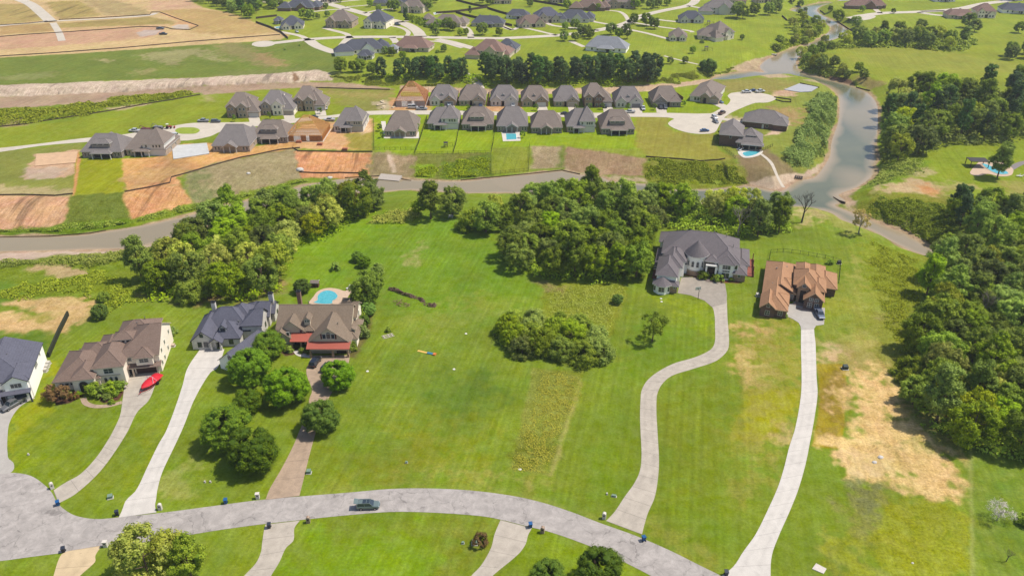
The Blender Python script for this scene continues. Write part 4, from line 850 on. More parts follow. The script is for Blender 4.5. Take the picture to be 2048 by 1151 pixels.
# ---------------- uncountable scrub and rank growth
def scrub(name,poly,n,h,ls,m,seed,kind='stuff',lump=3.0,cover=1.0,fall=3.0):
    rng=np.random.default_rng(seed); P=np.array([at(x,y)[:2] for x,y in poly]); x0,y0=P.min(0); x1,y1=P.max(0)
    A=abs(0.5*sum(P[i-1][0]*P[i][1]-P[i][0]*P[i-1][1] for i in range(len(P)))); k=int(n*(x1-x0)*(y1-y0)/A*1.02)
    x=rng.uniform(x0,x1,k); y=rng.uniform(y0,y1,k); wx=(vnoise(x,y,9,seed)*3+vnoise(x,y,3,seed+5)*1.5)*fall/3; wy=(vnoise(x,y,9,seed+7)*3+vnoise(x,y,3,seed+9)*1.5)*fall/3
    sdp=sdist(P,x+wx,y+wy,4.0); ok=(sdp<0)&(rng.uniform(0,1,len(x))<np.clip(-sdp/fall+.12,0,1)); x=x[ok]; y=y[ok]; edge=np.clip(-sdp[ok]/(fall*1.15)+.25,0,1)
    bl=lambda a,b:1-np.clip(np.abs(vnoise(a,b,lump*1.3,seed+1))*1.7,0,1)**1.3; l=bl(x,y)*.75+.25*(vnoise(x,y,lump*.4,seed+2)*.5+.5); keep=(l>1-cover-.0001)|(cover>=1); keep&=rng.uniform(0,1,len(l))<np.clip(l*1.8,.25,1)
    x,y,l,edge=x[keep],y[keep],l[keep],edge[keep]; g=hgt(x,y); ok=g>-4.7; x,y,l,g,edge=x[ok],y[ok],l[ok],g[ok],edge[ok]
    hh=h*edge*np.clip((l-.15)*1.5,.08,1.2); z=g+hh*rng.uniform(.25,1.0,len(x))**.7
    e=.6; lx=(bl(x+e,y)-bl(x-e,y))*h/e*.5; ly=(bl(x,y+e)-bl(x,y-e))*h/e*.5
    Nn=np.stack([-lx,-ly,np.ones(len(x))],1)+rng.normal(size=(len(x),3))*.55
    me=quads(name,np.stack([x,y,z],1),Nn,ls*rng.uniform(.6,1.4,len(x)),np.clip(rng.uniform(0,.6,len(x))+.4*l,0,1),m,rng)
    o=bpy.data.objects.new(name,me); COL.objects.link(o)
    tag(o,kind=kind); return o
def SCR(name,label,cat,*a,**k):
    o=scrub(name,*a,**k); tag(o,label,cat); return o
LF_WEED=leaf_mat('weeds',(126,148,34),(180,188,72),k=1.7); LF_DRYW=leaf_mat('dry_weeds',(138,142,46),(188,180,84),k=1.6); LF_WIL=leaf_mat('willow_scrub',(84,116,26),(166,178,62),k=1.65)
SCR('undergrowth','dense bushes filling the wood behind the grey roofed house','undergrowth',[(262,585),(330,520),(400,482),(470,452),(560,428),(640,408),(760,404),(770,425),(705,450),(655,478),(600,508),(562,530),(560,585),(480,603),(380,604),(300,595)],26000,2.6,.42,LF_WOOD,31,lump=3.5)
SCR('undergrowth','dense bushes filling the central wood','undergrowth',[(1012,505),(1036,436),(1070,400),(1300,404),(1420,414),(1560,426),(1578,465),(1480,475),(1310,460),(1296,500),(1282,562),(1200,570),(1100,560),(1030,550),(1002,538)],30000,2.6,.42,LF_WOOD,32,lump=3.5)
SCR('undergrowth','vines and brambles filling the middle thicket','undergrowth',[(985,655),(1000,695),(1060,716),(1120,727),(1180,744),(1218,722),(1212,680),(1150,652),(1050,634),(1005,638)],12000,2.2,.30,LF_VINE,33,lump=2.5)
SCR('undergrowth','dense brambles filling the big right hand wood','undergrowth',[(1868,518),(1845,580),(1828,650),(1822,720),(1798,792),(1845,842),(1900,880),(1960,908),(2048,922),(2160,930),(2160,495),(2000,495),(1900,496)],60000,3.0,.36,LF_VINE,34,lump=3.5)
SCR('scrub','green scrub between the small creek and the right wood','scrub',[(1740,392),(1780,400),(1850,400),(1900,412),(1900,480),(1880,520),(1840,500),(1812,466),(1765,444),(1730,428)],26000,1.5,.30,LF_WIL,35,lump=3)
SCR('scrub','weedy slope below the small creek','scrub',[(1736,478),(1790,500),(1850,522),(1852,580),(1830,640),(1824,720),(1800,740),(1760,640),(1740,560)],17000,.55,.2,LF_WEED,36,lump=2.5)
SCR('scrub','bushy willow bank left of the wide river','scrub',[(1606,210),(1640,186),(1672,196),(1678,225),(1672,262),(1655,300),(1640,325),(1610,345),(1575,330),(1560,305),(1575,285),(1600,268),(1612,240)],34000,3.4,.36,LF_SHRUB,37,lump=4.5)
SCR('scrub','scrubby bank above the inner river','scrub',[(1294,318),(1400,324),(1450,326),(1500,350),(1506,366),(1440,374),(1330,370),(1292,354)],15000,1.1,.32,LF_WIL,38,lump=4,cover=.85)
SCR('scrub','bushes on the slope behind the fenced yards','scrub',[(880,330),(980,310),(980,350),(900,362),(830,358),(832,328),(868,330)],11000,1.1,.32,LF_WIL,39,lump=3.5,cover=.9)
SCR('scrub','willow band beside the brown drainage channel','scrub',[(0,222),(90,215),(150,208),(210,207),(215,196),(260,193),(360,186),(398,187),(360,197),(300,208),(220,216),(200,226),(120,238),(40,250),(0,252),(-60,262),(-60,228)],15000,1.6,.48,LF_WEED,40,lump=5)
SCR('reeds','grassy verge along the left river bank','reeds',[(-60,528),(0,524),(120,514),(240,504),(330,492),(352,500),(260,520),(180,538),(120,532),(60,528),(0,540),(-60,548)],9000,1.4,.3,LF_WIL,41,lump=3,fall=1.5)
SCR('reeds','green fringe on the upper river bank','reeds',[(262,440),(390,408),(512,382),(610,360),(640,366),(520,394),(400,424),(300,448),(230,458),(100,466),(0,470),(-60,474),(-60,462),(100,454)],11000,1.3,.32,LF_WIL,42,lump=3,fall=1.5)
SCR('scrub','leafy scrub behind the left lawns','scrub',[(0,566),(120,556),(200,540),(262,575),(300,600),(230,612),(200,640),(190,600),(100,592),(0,598),(-60,600)],14000,1.0,.28,LF_WIL,43,lump=3.5,cover=.75)
SCR('weeds','tall weeds on the unmown lot above the thicket','weeds',[(1092,568),(1248,568),(1252,600),(1215,680),(1150,650),(1092,636)],9000,.45,.15,LF_WEED,44,lump=1.2)
SCR('weeds','tall weeds on the unmown strip below the thicket','weeds',[(1068,736),(1162,744),(1158,765),(1104,944),(1024,934)],16000,.3,.12,LF_DRYW,45,lump=1.6)
SCR('scrub','low scrub on the near right river bank','scrub',[(1754,345),(1756,290),(1780,330),(1860,316),(1850,340),(1790,360),(1720,380),(1722,372)],8000,1.2,.32,LF_WIL,48,lump=3)
SCR('undergrowth','bushes filling the forest right of the wide river','undergrowth',[(1758,330),(1762,236),(1784,200),(1880,186),(2150,190),(2150,270),(1990,292),(1900,292),(1870,304),(1850,318)],22000,4,.7,LF_WOOD,49,lump=6)
SCR('undergrowth','bushes under the long row of pines','undergrowth',[(745,152),(930,152),(1000,154),(1320,150),(1325,170),(1200,174),(1000,174),(930,166),(750,162)],9000,2.5,.6,LF_WOOD,50,lump=5)
SCR('scrub','green bank below the pine row','scrub',[(660,150),(760,160),(930,168),(960,174),(1350,166),(1460,150),(1470,138),(1440,150),(1320,158),(1000,172),(740,172)],9000,1.0,.5,LF_WEED,51,lump=4,cover=.8)
SCR('undergrowth','bushes of the strip at the top right field','undergrowth',[(1670,98),(1700,78),(1770,68),(1940,78),(1960,90),(1935,104),(1880,104),(1790,94),(1720,97)],9000,3,.8,LF_WOOD,52,lump=6)
SCR('scrub','bushes at the bend of the river','scrub',[(1596,128),(1606,108),(1650,88),(1720,84),(1680,98),(1640,112),(1650,130),(1712,144),(1700,158),(1640,152),(1604,144)],9000,2.5,.6,LF_WIL,53,lump=5)
SCR('scrub','bushes on the upper left river bank','scrub',[(1540,104),(1548,90),(1586,72),(1600,50),(1580,36),(1610,38),(1650,58),(1642,74),(1600,92),(1560,106)],7000,2,.6,LF_WIL,54,lump=5)
SCR('undergrowth','hedge of bushes beside the pool terrace wood','undergrowth',[(1890,430),(1960,420),(2150,426),(2150,510),(1960,505),(1880,490)],13000,2.5,.42,LF_WOOD,55,lump=4)
SCR('weeds','yellow flowering weeds by the tallest meadow tree','weeds',[(735,440),(770,428),(830,416),(850,430),(835,444),(760,448)],4000,1.2,.28,LF_WEED,56,lump=2.5)
# ---------------- houses
def roof_mat(name,c,var=.16):
    m,t,b=nodes(name); p=opos(t)
    n1=noise(t,3.0,3,.7,p); n2=noise(t,.5,3,.6,p); sp=t.nodes.new('ShaderNodeSeparateXYZ'); L(t,p,sp.inputs[0])
    co=mathn(t,'LESS_THAN',mathn(t,'FRACT',mathn(t,'MULTIPLY',sp.outputs[2],4.2)),.16)
    n3=noise(t,1.0,2,.6,vscale(t,p,(3.2,3.2,4.0)))
    f=mathn(t,'MULTIPLY',maprange(t,n1,.3,.7,1-var,1+var),maprange(t,n2,.3,.7,.93,1.07))
    f=mathn(t,'MULTIPLY',f,mathn(t,'MULTIPLY',mathn(t,'MULTIPLY_ADD',co,-.14,1.0),maprange(t,n3,.35,.65,.9,1.1)))
    L(t,scalecol(t,alb(c),f),b.inputs['Base Color']); b.inputs['Roughness'].default_value=.9; b.inputs['Specular IOR Level'].default_value=.15
    return m
def brick_mat(name,c,c2,mortar):
    m,t,b=nodes(name); p=opos(t); g=N(t,'ShaderNodeNewGeometry'); sp=t.nodes.new('ShaderNodeSeparateXYZ'); L(t,p,sp.inputs[0])
    cm=t.nodes.new('ShaderNodeCombineXYZ'); L(t,mathn(t,'ADD',sp.outputs[0],sp.outputs[1]),cm.inputs[0]); L(t,sp.outputs[2],cm.inputs[1])
    br=t.nodes.new('ShaderNodeTexBrick'); L(t,cm.outputs[0],br.inputs['Vector']); br.inputs['Scale'].default_value=1
    br.inputs['Color1'].default_value=(*alb(c,1.35),1); br.inputs['Color2'].default_value=(*alb(c2,1.35),1); br.inputs['Mortar'].default_value=(*alb(mortar,1.35),1)
    br.inputs['Brick Width'].default_value=.4; br.inputs['Row Height'].default_value=.16; br.inputs['Mortar Size'].default_value=.015
    n=noise(t,1.2,4,.7,p); L(t,scalecol(t,br.outputs['Color'],maprange(t,n,.3,.7,.85,1.15)),b.inputs['Base Color']); b.inputs['Roughness'].default_value=.9; return m
R_GREY=roof_mat('grey_shingles',(148,140,137)); R_TAUPE=roof_mat('taupe_shingles',(152,138,128)); R_BROWN=roof_mat('brown_shingles',(146,124,112)); R_TAN=roof_mat('weathered_brown_shingles',(150,132,114))
R_SLATE=roof_mat('slate_grey_shingles',(112,112,126)); R_BIG=roof_mat('mid_grey_shingles',(132,124,126)); R_ORANGE=roof_mat('orange_brown_shingles',(196,150,114)); R_DK=roof_mat('charcoal_shingles',(104,106,116)); R_RED=roof_mat('red_brown_shingles',(158,128,116)); R_PALE=roof_mat('pale_grey_shingles',(164,166,172))
R_METAL=mat('red_metal_roof',(190,100,80),.45,var=.06,spec=.5)
W_WHITE=mat('white_painted_wall',(236,232,224),var=.05,k=1.9); W_CREAM=mat('cream_stucco',(226,214,196),var=.06,k=1.9); W_TAN=mat('tan_siding',(190,176,154),var=.08,k=1.9); W_GREY=mat('greige_siding',(176,166,152),var=.08,k=1.9)
W_LG=mat('light_grey_siding',(200,196,188),var=.06,k=1.9); W_SAGE=mat('sage_siding',(150,156,136),var=.08); W_BR=brick_mat('brown_brick',(150,110,88),(122,90,76),(150,136,120)); W_TB=brick_mat('tan_brick',(192,168,142),(168,142,120),(190,180,165)); W_GB=brick_mat('grey_brick',(158,146,136),(134,122,112),(160,152,142)); W_DB=brick_mat('dark_brick',(124,88,72),(100,72,62),(128,116,104)); W_ST=brick_mat('rubble_stone',(182,146,112),(150,120,94),(190,176,156))
W_WB=brick_mat('white_brick',(230,224,214),(218,210,200),(206,200,190))
M_TRIM=mat('white_trim',(240,236,228),.6,var=.03); M_TRIMT=mat('tan_trim',(206,186,164),.6,var=.04); M_DTRIM=mat('dark_trim',(52,50,54),.6,var=.05); M_FRAMEB=mat('black_window_frame',(44,44,48),.5)
M_WOODD=mat('dark_wood_door',(84,58,44),.6,var=.15); M_GDOOR=mat('garage_door_tan',(196,182,162),.6,var=.04); M_GDW=mat('garage_door_white',(226,222,214),.6,var=.04); M_GDD=mat('garage_door_brown',(82,54,50),.6,var=.08); M_GDG=mat('garage_door_grey',(150,146,146),.6,var=.04)
M_RECESS_SHADE=mat('painted_recess_shade',(70,62,58),.9); M_METAL=mat('metal_vent',(150,148,146),.5,metal=.6); M_BLACKM=mat('black_metal',(36,36,40),.5)  # first material is the painted shade of porches and openings
def glass():
    m,t,b=nodes('window_glass'); b.inputs['Base Color'].default_value=(.025,.035,.045,1); b.inputs['Roughness'].default_value=.08; b.inputs['Specular IOR Level'].default_value=.8; return m
M_GLASS=glass()
class House:
    def __init__(s,name,x,y,rot,label,roofm,wallm,trim=None,group=None,cat='house',ov=.45,z=None,wframe=None,cap=True):
        s.root=empty(name,(x,y,gz(x,y) if z is None else z),R(rot),label,cat,group)
        s.roof=MB(); s.walls={}; s.rm=roofm; s.wm=wallm; s.tm=trim or M_TRIM; s.ov=ov; s.n=0; s.vents=MB(); s.trimm=MB(); s.wf=wframe or M_TRIM; s.cap=cap; s.cols=[]
    def wall(s,m=None):
        m=m or s.wm; return s.walls.setdefault(m.name,(MB(),m))[0]
    def wing(s,x0,y0,x1,y1,z1,pitch=.6,ridge='x',e0='h',e1='h',z0=-.4,m=None,ov=None,walls=True,hf=1.0):
        """rectangular volume; ridge along 'x' or 'y'; e0/e1: 'h' hipped or 'g' gabled end at the low / high coordinate"""
        s.n+=1; d=.004*s.n; ov=s.ov if ov is None else ov
        if walls: s.wall(m).box(x0+d,y0+d,z0,x1-d,y1-d,z1-.02)
        if pitch is None: return z1
        # work in (u along ridge, v across)
        if ridge=='x': u0,u1,v0,v1=x0,x1,y0,y1; T=lambda u,v,z:(u,v,z)
        else: u0,u1,v0,v1=y0,y1,x0,x1; T=lambda u,v,z:(v,u,z)
        vm=(v0+v1)/2; hv=(v1-v0)/2; hr=hv*pitch; zr=z1+hr; ze=z1-ov*pitch
        go=ov*.8
        a=u0-(ov if e0=='h' else go); b=u1+(ov if e1=='h' else go)
        ra=(u0+hv*hf if e0=='h' else a); rb=(u1-hv*hf if e1=='h' else b)
        if ra>rb: 
            mid=(ra+rb)/2; ra=rb=mid
        t=.22; va,vb=v0-ov,v1+ov
        c=[(a,va,ze),(b,va,ze),(b,vb,ze),(a,vb,ze)]; r0=(ra,vm,zr); r1=(rb,vm,zr)
        faces=[[c[0],c[1],r1,r0],[c[2],c[3],r0,r1]]
        if abs(ra-rb)<1e-6: faces=[[c[0],c[1],r0],[c[2],c[3],r0]]
        if e0=='h': faces.append([c[3],c[0],r0])
        if e1=='h': faces.append([c[1],c[2],r1])
        mb=s.roof; flip=ridge!='x'
        def add(f,m_): 
            P=[T(*p) for p in f]; mb.face(P[::-1] if flip else P,m_)
        for f in faces: add(f,0); add([(p[0],p[1],p[2]-t) for p in f][::-1],1)
        # edges (fascia and rakes)
        ed=[(c[0],c[1]),(c[2],c[3])]
        ed+= [(c[3],c[0])] if e0=='h' else [(c[3],r0),(r0,c[0])]
        ed+= [(c[1],c[2])] if e1=='h' else [(c[1],r1),(r1,c[2])]
        for p,q in ed: add([(p[0],p[1],p[2]-t),(q[0],q[1],q[2]-t),q,p],1)
        # gable walls
        wb=s.wall(m)
        if walls or True:
            for e,u,sg in ((e0,u0+d,1),(e1,u1-d,-1)):
                if e=='g':
                    zt=zr-.1-t*.5
                    P=[T(u,v0+d,z1-.05),T(u,v1-d,z1-.05),T(u,vm,zt)]; Q=[T(u+sg*.2,v0+d,z1-.05),T(u+sg*.2,v1-d,z1-.05),T(u+sg*.2,vm,zt)]
                    wb.face(P); wb.face(Q[::-1]); wb.face([P[0],P[2],Q[2],Q[0]]); wb.face([P[1],P[2],Q[2],Q[1]]); wb.face([P[0],P[1],Q[1],Q[0]])
        if s.cap:
            def capl(p,q):
                p=Vector(T(*p))+Vector((0,0,.0)); q=Vector(T(*q)); 
                if (q-p).length>.3: mb.tube(p,q,.11,.11,4,m=2)
            if abs(ra-rb)>.3: capl(r0,r1)
            if e0=='h': capl(c[0],r0); capl(c[3],r0)
            if e1=='h': capl(c[1],r1); capl(c[2],r1)
        return zr
    def cone(s,cx,cy,r,z1,h,n=20,m=None,z0=-.4,roofr=None,wall=True,ph=0):
        if wall: s.wall(m).frus((cx,cy),r,r,z0,z1,n,ph=ph)
        rr=roofr or r+s.ov; s.roof.frus((cx,cy),rr,.05,z1-.05,z1+h,n,True,0,ph=ph); s.roof.frus((cx,cy),rr+.02,rr+.02,z1-.22,z1-.06,n,True,1,ph=ph)
    def slab(s,x0,y0,x1,y1,za,zb,m=0,t=.2,axis='y'):
        """lean-to roof: height za at the low edge, zb at the high edge (along axis)"""
        if axis=='y': p=[(x0,y0,za),(x1,y0,za),(x1,y1,zb),(x0,y1,zb)]
        else: p=[(x0,y0,za),(x1,y0,zb),(x1,y1,zb),(x0,y1,za)]
        q=[(a,b,c-t) for a,b,c in p]; mb=s.roof; mb.face(p,m); mb.face(q[::-1],1)
        for i in range(4): mb.face([q[i],q[(i+1)%4],p[(i+1)%4],p[i]],1)
    def _side(s,side,c,off,w,z0,z1,e):
        """transform: local (a along, b out, z)"""
        if side=='S': return lambda a,b,z:(c+a,off-b,z)
        if side=='N': return lambda a,b,z:(c-a,off+b,z)
        if side=='E': return lambda a,b,z:(off+b,c+a,z)
        if side=='W': return lambda a,b,z:(off-b,c-a,z)
    def lbox(s,mb,T,a0,b0,z0,a1,b1,z1,m=None):
        P=[T(a0,b0,z0),T(a1,b0,z0),T(a1,b1,z0),T(a0,b1,z0),T(a0,b0,z1),T(a1,b0,z1),T(a1,b1,z1),T(a0,b1,z1)]
        x=[p[0] for p in P];y=[p[1] for p in P]; mb.box(min(x),min(y),z0,max(x),max(y),z1,m)
    def win(s,side,c,off,z,w,h,nx=1,ny=1,frame=None,arch=False,name='window',shut=None):
        T=s._side(side,c,off,w,z,z+h,0); fr=MB(); f=.09
        s.lbox(fr,T,-w/2-f,-.05,z-f,-w/2,.07,z+h+f); s.lbox(fr,T,w/2,-.05,z-f,w/2+f,.07,z+h+f)
        s.lbox(fr,T,-w/2,-.05,z-f,w/2,.075,z); s.lbox(fr,T,-w/2,-.05,z+h,w/2,.075,z+h+f)
        for i in range(1,nx): x=-w/2+w*i/nx; s.lbox(fr,T,x-.04,-.05,z,x+.04,.06,z+h)
        for i in range(1,ny): y=z+h*i/ny; s.lbox(fr,T,-w/2,-.05,y-.03,w/2,.055,y+.03)
        if arch:
            n=7; P=[]; 
            for i in range(n+1): a=math.pi*i/n; P.append((w/2*math.cos(a)*1.12,z+h+w*.42*math.sin(a)*1.1))
            fr.face([T(a,.03,zz) for a,zz in P])
        o=fr.build(name,frame or s.wf,s.root)
        pn=MB(); s.lbox(pn,T,-w/2,-.04,z,w/2,.03,z+h)
        if arch: pn.face([T(w/2*math.cos(math.pi*i/7),.045,z+h+w*.42*math.sin(math.pi*i/7)) for i in range(8)])
        pn.build('pane',M_GLASS,o)
        if shut:
            for sg in (-1,1):
                sm=MB(); s.lbox(sm,T,sg*(w/2+.32)-.2,0,z-.05,sg*(w/2+.32)+.2,.09,z+h+.1); sm.build('shutter',shut,s.root)
        return o
    def door(s,side,c,off,w=1.0,h=2.2,m=None,name='door',z=0):
        T=s._side(side,c,off,w,z,h,0); mb=MB(); s.lbox(mb,T,-w/2,-.03,z,w/2,.05,z+h); o=mb.build(name,m or M_WOODD,s.root)
        k=MB(); s.lbox(k,T,w*.3,.05,z+1.0,w*.38,.11,z+1.14); k.build('handle',M_METAL,o); return o
    def garage(s,side,c,off,w=4.9,h=2.3,m=None,z=0):
        T=s._side(side,c,off,w,z,h,0); mb=MB()
        for i in range(4):
            a=z+h*i/4; s.lbox(mb,T,-w/2,-.03,a+.02,w/2,.04,a+h/4-.02)
        s.lbox(mb,T,-w/2,-.04,z,w/2,.02,z+h); o=mb.build('garage_door',m or M_GDOOR,s.root)
        fm=MB(); s.lbox(fm,T,-w/2-.14,-.03,z,-w/2-.002,.07,z+h+.13); s.lbox(fm,T,w/2+.002,-.03,z,w/2+.14,.07,z+h+.13); s.lbox(fm,T,-w/2,-.03,z+h+.002,w/2,.068,z+h+.13); fm.build('door_frame',s.tm,o)
        return o
    def post(s,x,y,z0,z1,r=.16,m=None,name='column',base=None):
        mb=MB(); mb.box(x-r,y-r,z0,x+r,y+r,z1); mb.box(x-r*1.35,y-r*1.35,z0,x+r*1.35,y+r*1.35,z0+.25 if base is None else z0+base); return mb.build(name,m or s.tm,s.root)
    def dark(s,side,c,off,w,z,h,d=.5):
        """painted shade of an opening: dark recess box just proud of the wall"""
        T=s._side(side,c,off,w,z,z+h,0); mb=MB(); s.lbox(mb,T,-w/2,-.02,z,w/2,.03,z+h); return mb.build('recess_shade',M_RECESS_SHADE,s.root)  # flat panel, its dark colour imitates the shade inside the opening
    def vent(s,x,y,z,h=.5,r=.09): s.vents.frus((x,y),r,r,z-.6,z+h,6); s.vents.frus((x,y),r*1.9,r*1.9,z+h,z+h+.12,6)
    def rvent(s,x,y,z): s.vents.box(x-.22,y-.22,z-.3,x+.22,y+.22,z+.18)
    def chimney(s,x,y,w,d,z0,z1,m=None,rot=0):
        mb=MB(); mb.box(x-w/2,y-d/2,z0,x+w/2,y+d/2,z1); o=mb.build('chimney',m or s.wm,s.root)
        k=MB(); k.box(x-w/2-.12,y-d/2-.12,z1+.002,x+w/2+.12,y+d/2+.12,z1+.14); k.frus((x,y),.22,.2,z1+.14,z1+.5,8); k.build('chimney_cap',M_BLACKM,o); return o
    def dormer(s,x,y0,w,zs,h,depth,pitch=.7,side='S',kind='g',nw=1,m=None,wh=None):
        """small roofed box pushed out of the roof; front face at y0"""
        s.wing(x-w/2,y0,x+w/2,y0+depth,zs+h,pitch,'y' if kind=='g' else 'x','g' if kind=='g' else 'h','h' if kind!='g' else 'g',z0=zs-.6,m=m,ov=.25)
        ww=(w-.5)/nw*.78
        for i in range(nw): s.win('S',x+(i-(nw-1)/2)*(w-.4)/nw,y0,zs+h*.32,ww,wh or h*.5,1,1)
    def done(s):
        capm=[s.rm,s.tm,None]; capm[2]=CAPS.get(s.rm.name) or CAPS.setdefault(s.rm.name,tint(s.rm))
        r=s.roof.build('roof',capm,s.root)
        for k,(mb,m) in s.walls.items():
            if mb.f: mb.build('wall',m,s.root)
        if s.vents.f: s.vents.build('roof_vents',M_METAL,r)
        if s.trimm.f: s.trimm.build('trim',s.tm,s.root)
        return s.root
CAPS={}
def tint(m):
    c=m.copy(); c.name=m.name+'_cap'
    for n in c.node_tree.nodes:
        if n.type=='VECT_MATH' and n.operation=='SCALE': n.inputs[0].default_value=[min(.9,v*1.28) for v in n.inputs[0].default_value]
    return c
def rl(ox,oy,rot):    # world -> local helper
    c,s_=math.cos(R(rot)),math.sin(R(rot)); return lambda X,Y:((X-ox)*c+(Y-oy)*s_,-(X-ox)*s_+(Y-oy)*c)
# ===== large grey roofed house with the round tower (local x along its front)
H=House('house',60,232.5,-14,'large white house with mid grey roof and a round conical tower',R_BIG,W_WHITE,ov=.5)
H.wing(-11,4,13.4,20.5,6.3,.62,'x')
H.wing(-12.6,14,-4,21.5,5.6,.5,'y')
H.wing(6.2,1.6,13.6,13,6.1,.66,'y','h','h'); H.wing(7.6,.9,12.2,6,6.05,.72,'y','h','h')
H.wing(12.8,6.8,17.0,18.5,3.6,.5,'y'); H.wing(12.4,.8,16.2,7,3.1,.62,'y','h','h',m=W_ST)
H.wing(-11.6,-10.6,-5.4,2,5.6,.72,'y','h','h'); H.wing(-10.4,-4.5,-4.4,8,5.9,.7,'y','h','h')
H.wing(-9.4,-.5,-3.4,8,6.1,.66,'y','h','h')
H.wing(-12.2,-12.2,-4.8,-9.6,3.0,.55,'x','h','h',m=W_ST)
H.cone(-9.6,-11.6,2.7,3.1,1.9,8,m=W_WHITE,ph=R(22.5))
H.win('S',-9.6,-14.12,1.0,1.7,1.5,2,2,frame=M_TRIM)
H.win('S',-11.7,-13.2,1.0,.6,1.4,1,2); H.win('S',-7.5,-13.2,1.0,.6,1.4,1,2); H.win('S',-5.7,-12.2,1.6,.5,.5)
H.cone(.1,4.8,3.5,7.0,4.4,22); H.cone(.1,4.8,3.62,1.9,.02,22,m=W_ST,roofr=3.64)
for k,a in enumerate((-130,-106,-80,-54)):
    x=.1+3.5*math.cos(R(a)); y=4.8+3.5*math.sin(R(a)); H.win('S',x,y-.05,3.2,.75,1.7,1,2,arch=True)
H.wing(-4.6,2.4,-2.4,7,4.0,.9,'y','h','h')
# entry bay: stone gable band, columns, dark doorway
H.wing(3.4,1.6,6.9,6,6.2,.5,'y','h','h',m=W_ST)
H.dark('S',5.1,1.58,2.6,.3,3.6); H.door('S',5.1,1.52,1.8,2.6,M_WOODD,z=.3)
for x in (3.6,6.7): H.post(x,.5,0,4.6,.28,W_WHITE)
H.trimm.box(3.3,.1,4.6,7.0,1.55,5.0)
st=MB()
for i in range(4): st.box(3.9,-1.3-.35*i,-.02,6.3,.2,.32-.09*i)
st.build('steps',mat('step_stone',(150,134,124)),H.root)
H.win('S',9.9,.9,3.9,2.4,1.6,3,2); H.win('S',7.0,1.6,3.9,.6,1.5); H.win('S',12.9,1.6,3.9,.7,1.6)
H.win('S',9.9,.9,.6,2.2,1.9,2,1); H.win('S',7.0,1.6,.8,.6,1.9); H.win('S',12.9,1.6,.8,.6,1.9); H.win('S',9.9,.9,2.9,2.2,.5,4,1); H.win('S',14.2,.8,1.6,.8,.7)
H.win('E',3,16.2,.9,1.2,1.2); H.win('E',10,17.0,1.0,1.0,1.2)
H.win('W',8,-11,3.2,1.4,1.6); H.win('W',16,-12.6,3.0,1.4,1.6)
H.win('E',-6.8,-5.4,3.4,.9,1.1); H.garage('E',-7.6,-5.38,4.6,2.3,M_GDW)
for i,(x,y) in enumerate(((-12.9,-2),(-12.9,6),(-12.9,12))): H.post(x,y,0,3.2,.14,mat('brick_post',(140,84,66)))
for y in (7,12,17): H.post(18.9,y,0,3.0,.13,mat('brick_post',(140,84,66)))
H.slab(-13.2,-3,-10.4,13,3.1,3.9,0,axis='x'); 
dk=MB(); dk.box(17.0,5,-.1,19.2,18,.35); dk.box(19.0,5,.35,19.1,18,1.3); dk.build('deck',mat('red_wood_deck',(150,86,70),var=.2),H.root)
dk=MB(); dk.box(-13.4,-4,-.1,-10.4,13,.3); dk.build('deck',mat('red_wood_deck',(150,86,70),var=.2),H.root)
for x,y,z in ((9,14,9.9),(5,16,9.6),(-4,16,9.2),(11.5,10,8.2)): H.vent(x,y,z)
H.rvent(15,15,4.2)
H.done()
# ===== orange roofed brick house
H=House('house',75.2,208.2,-19,'brown brick house with orange brown roof and several front gables',R_ORANGE,W_DB,trim=mat('beige_fascia',(226,196,160),.6),ov=.45)
H.wing(0,.6,7.3,17,3.1,.62,'y','h','g'); H.wing(-.2,-.2,3.9,8,3.5,.85,'y','g','g'); H.wing(1.6,4,7.4,10,3.3,.62,'x','h','h')
H.wing(0,12.2,9.4,32.3,3.1,.55,'y','g','h'); H.wing(3,12.4,9.2,21,3.05,.6,'x','h','h')
H.wing(8.8,14.5,16.2,24.5,5.4,.7,'y','h','h'); H.wing(9.2,20,13.6,30,5.2,.66,'y','h','h'); H.wing(12.2,19,17.6,30.5,4.9,.62,'y','h','h')
H.wing(14.6,19.4,21.4,30.0,3.2,.6,'y','h','h')
H.wing(9.9,12.2,13.3,19,5.6,.9,'y','g','h',m=W_ST); H.wing(12.2,8.8,17.6,20,3.6,.85,'y','g','h'); H.wing(13.6,13.2,17.8,21,4.9,.7,'y','h','h')
H.dark('S',11.6,12.15,1.7,.1,4.2); H.win('S',11.6,12.1,5.5,1.0,.8)
H.win('S',13.9,8.8,.7,1.2,1.5,2,2); H.win('S',15.9,8.8,.7,1.2,1.5,2,2); H.win('S',14.1,8.8,2.9,1.0,1.0,2,2); H.win('S',15.7,8.8,2.9,1.0,1.0,2,2)
H.win('S',1.9,-.2,.8,1.2,1.4,2,2); H.win('S',1.9,-.2,3.5,.8,.8); H.win('S',5.6,.6,.9,1.2,1.4,2,2); H.win('S',8.2,12.2,.9,1.4,1.3,2,2); H.win('E',16,7.45,1,1,1)
H.garage('E',4.3,7.35,5.2,2.3,M_GDOOR)
fl=MB(); fl.box(9.4,10,-.1,13.4,12.2,.14); fl.box(10.4,7.4,-.1,17.6,8.8,.1); fl.build('porch',mat('flagstone',(168,146,134),var=.2,scale=1.5),H.root)
for x,y,z in ((3,24,4.9),(6,26,4.9),(2.4,14,4.4)): H.rvent(x,y,z)
H.done()
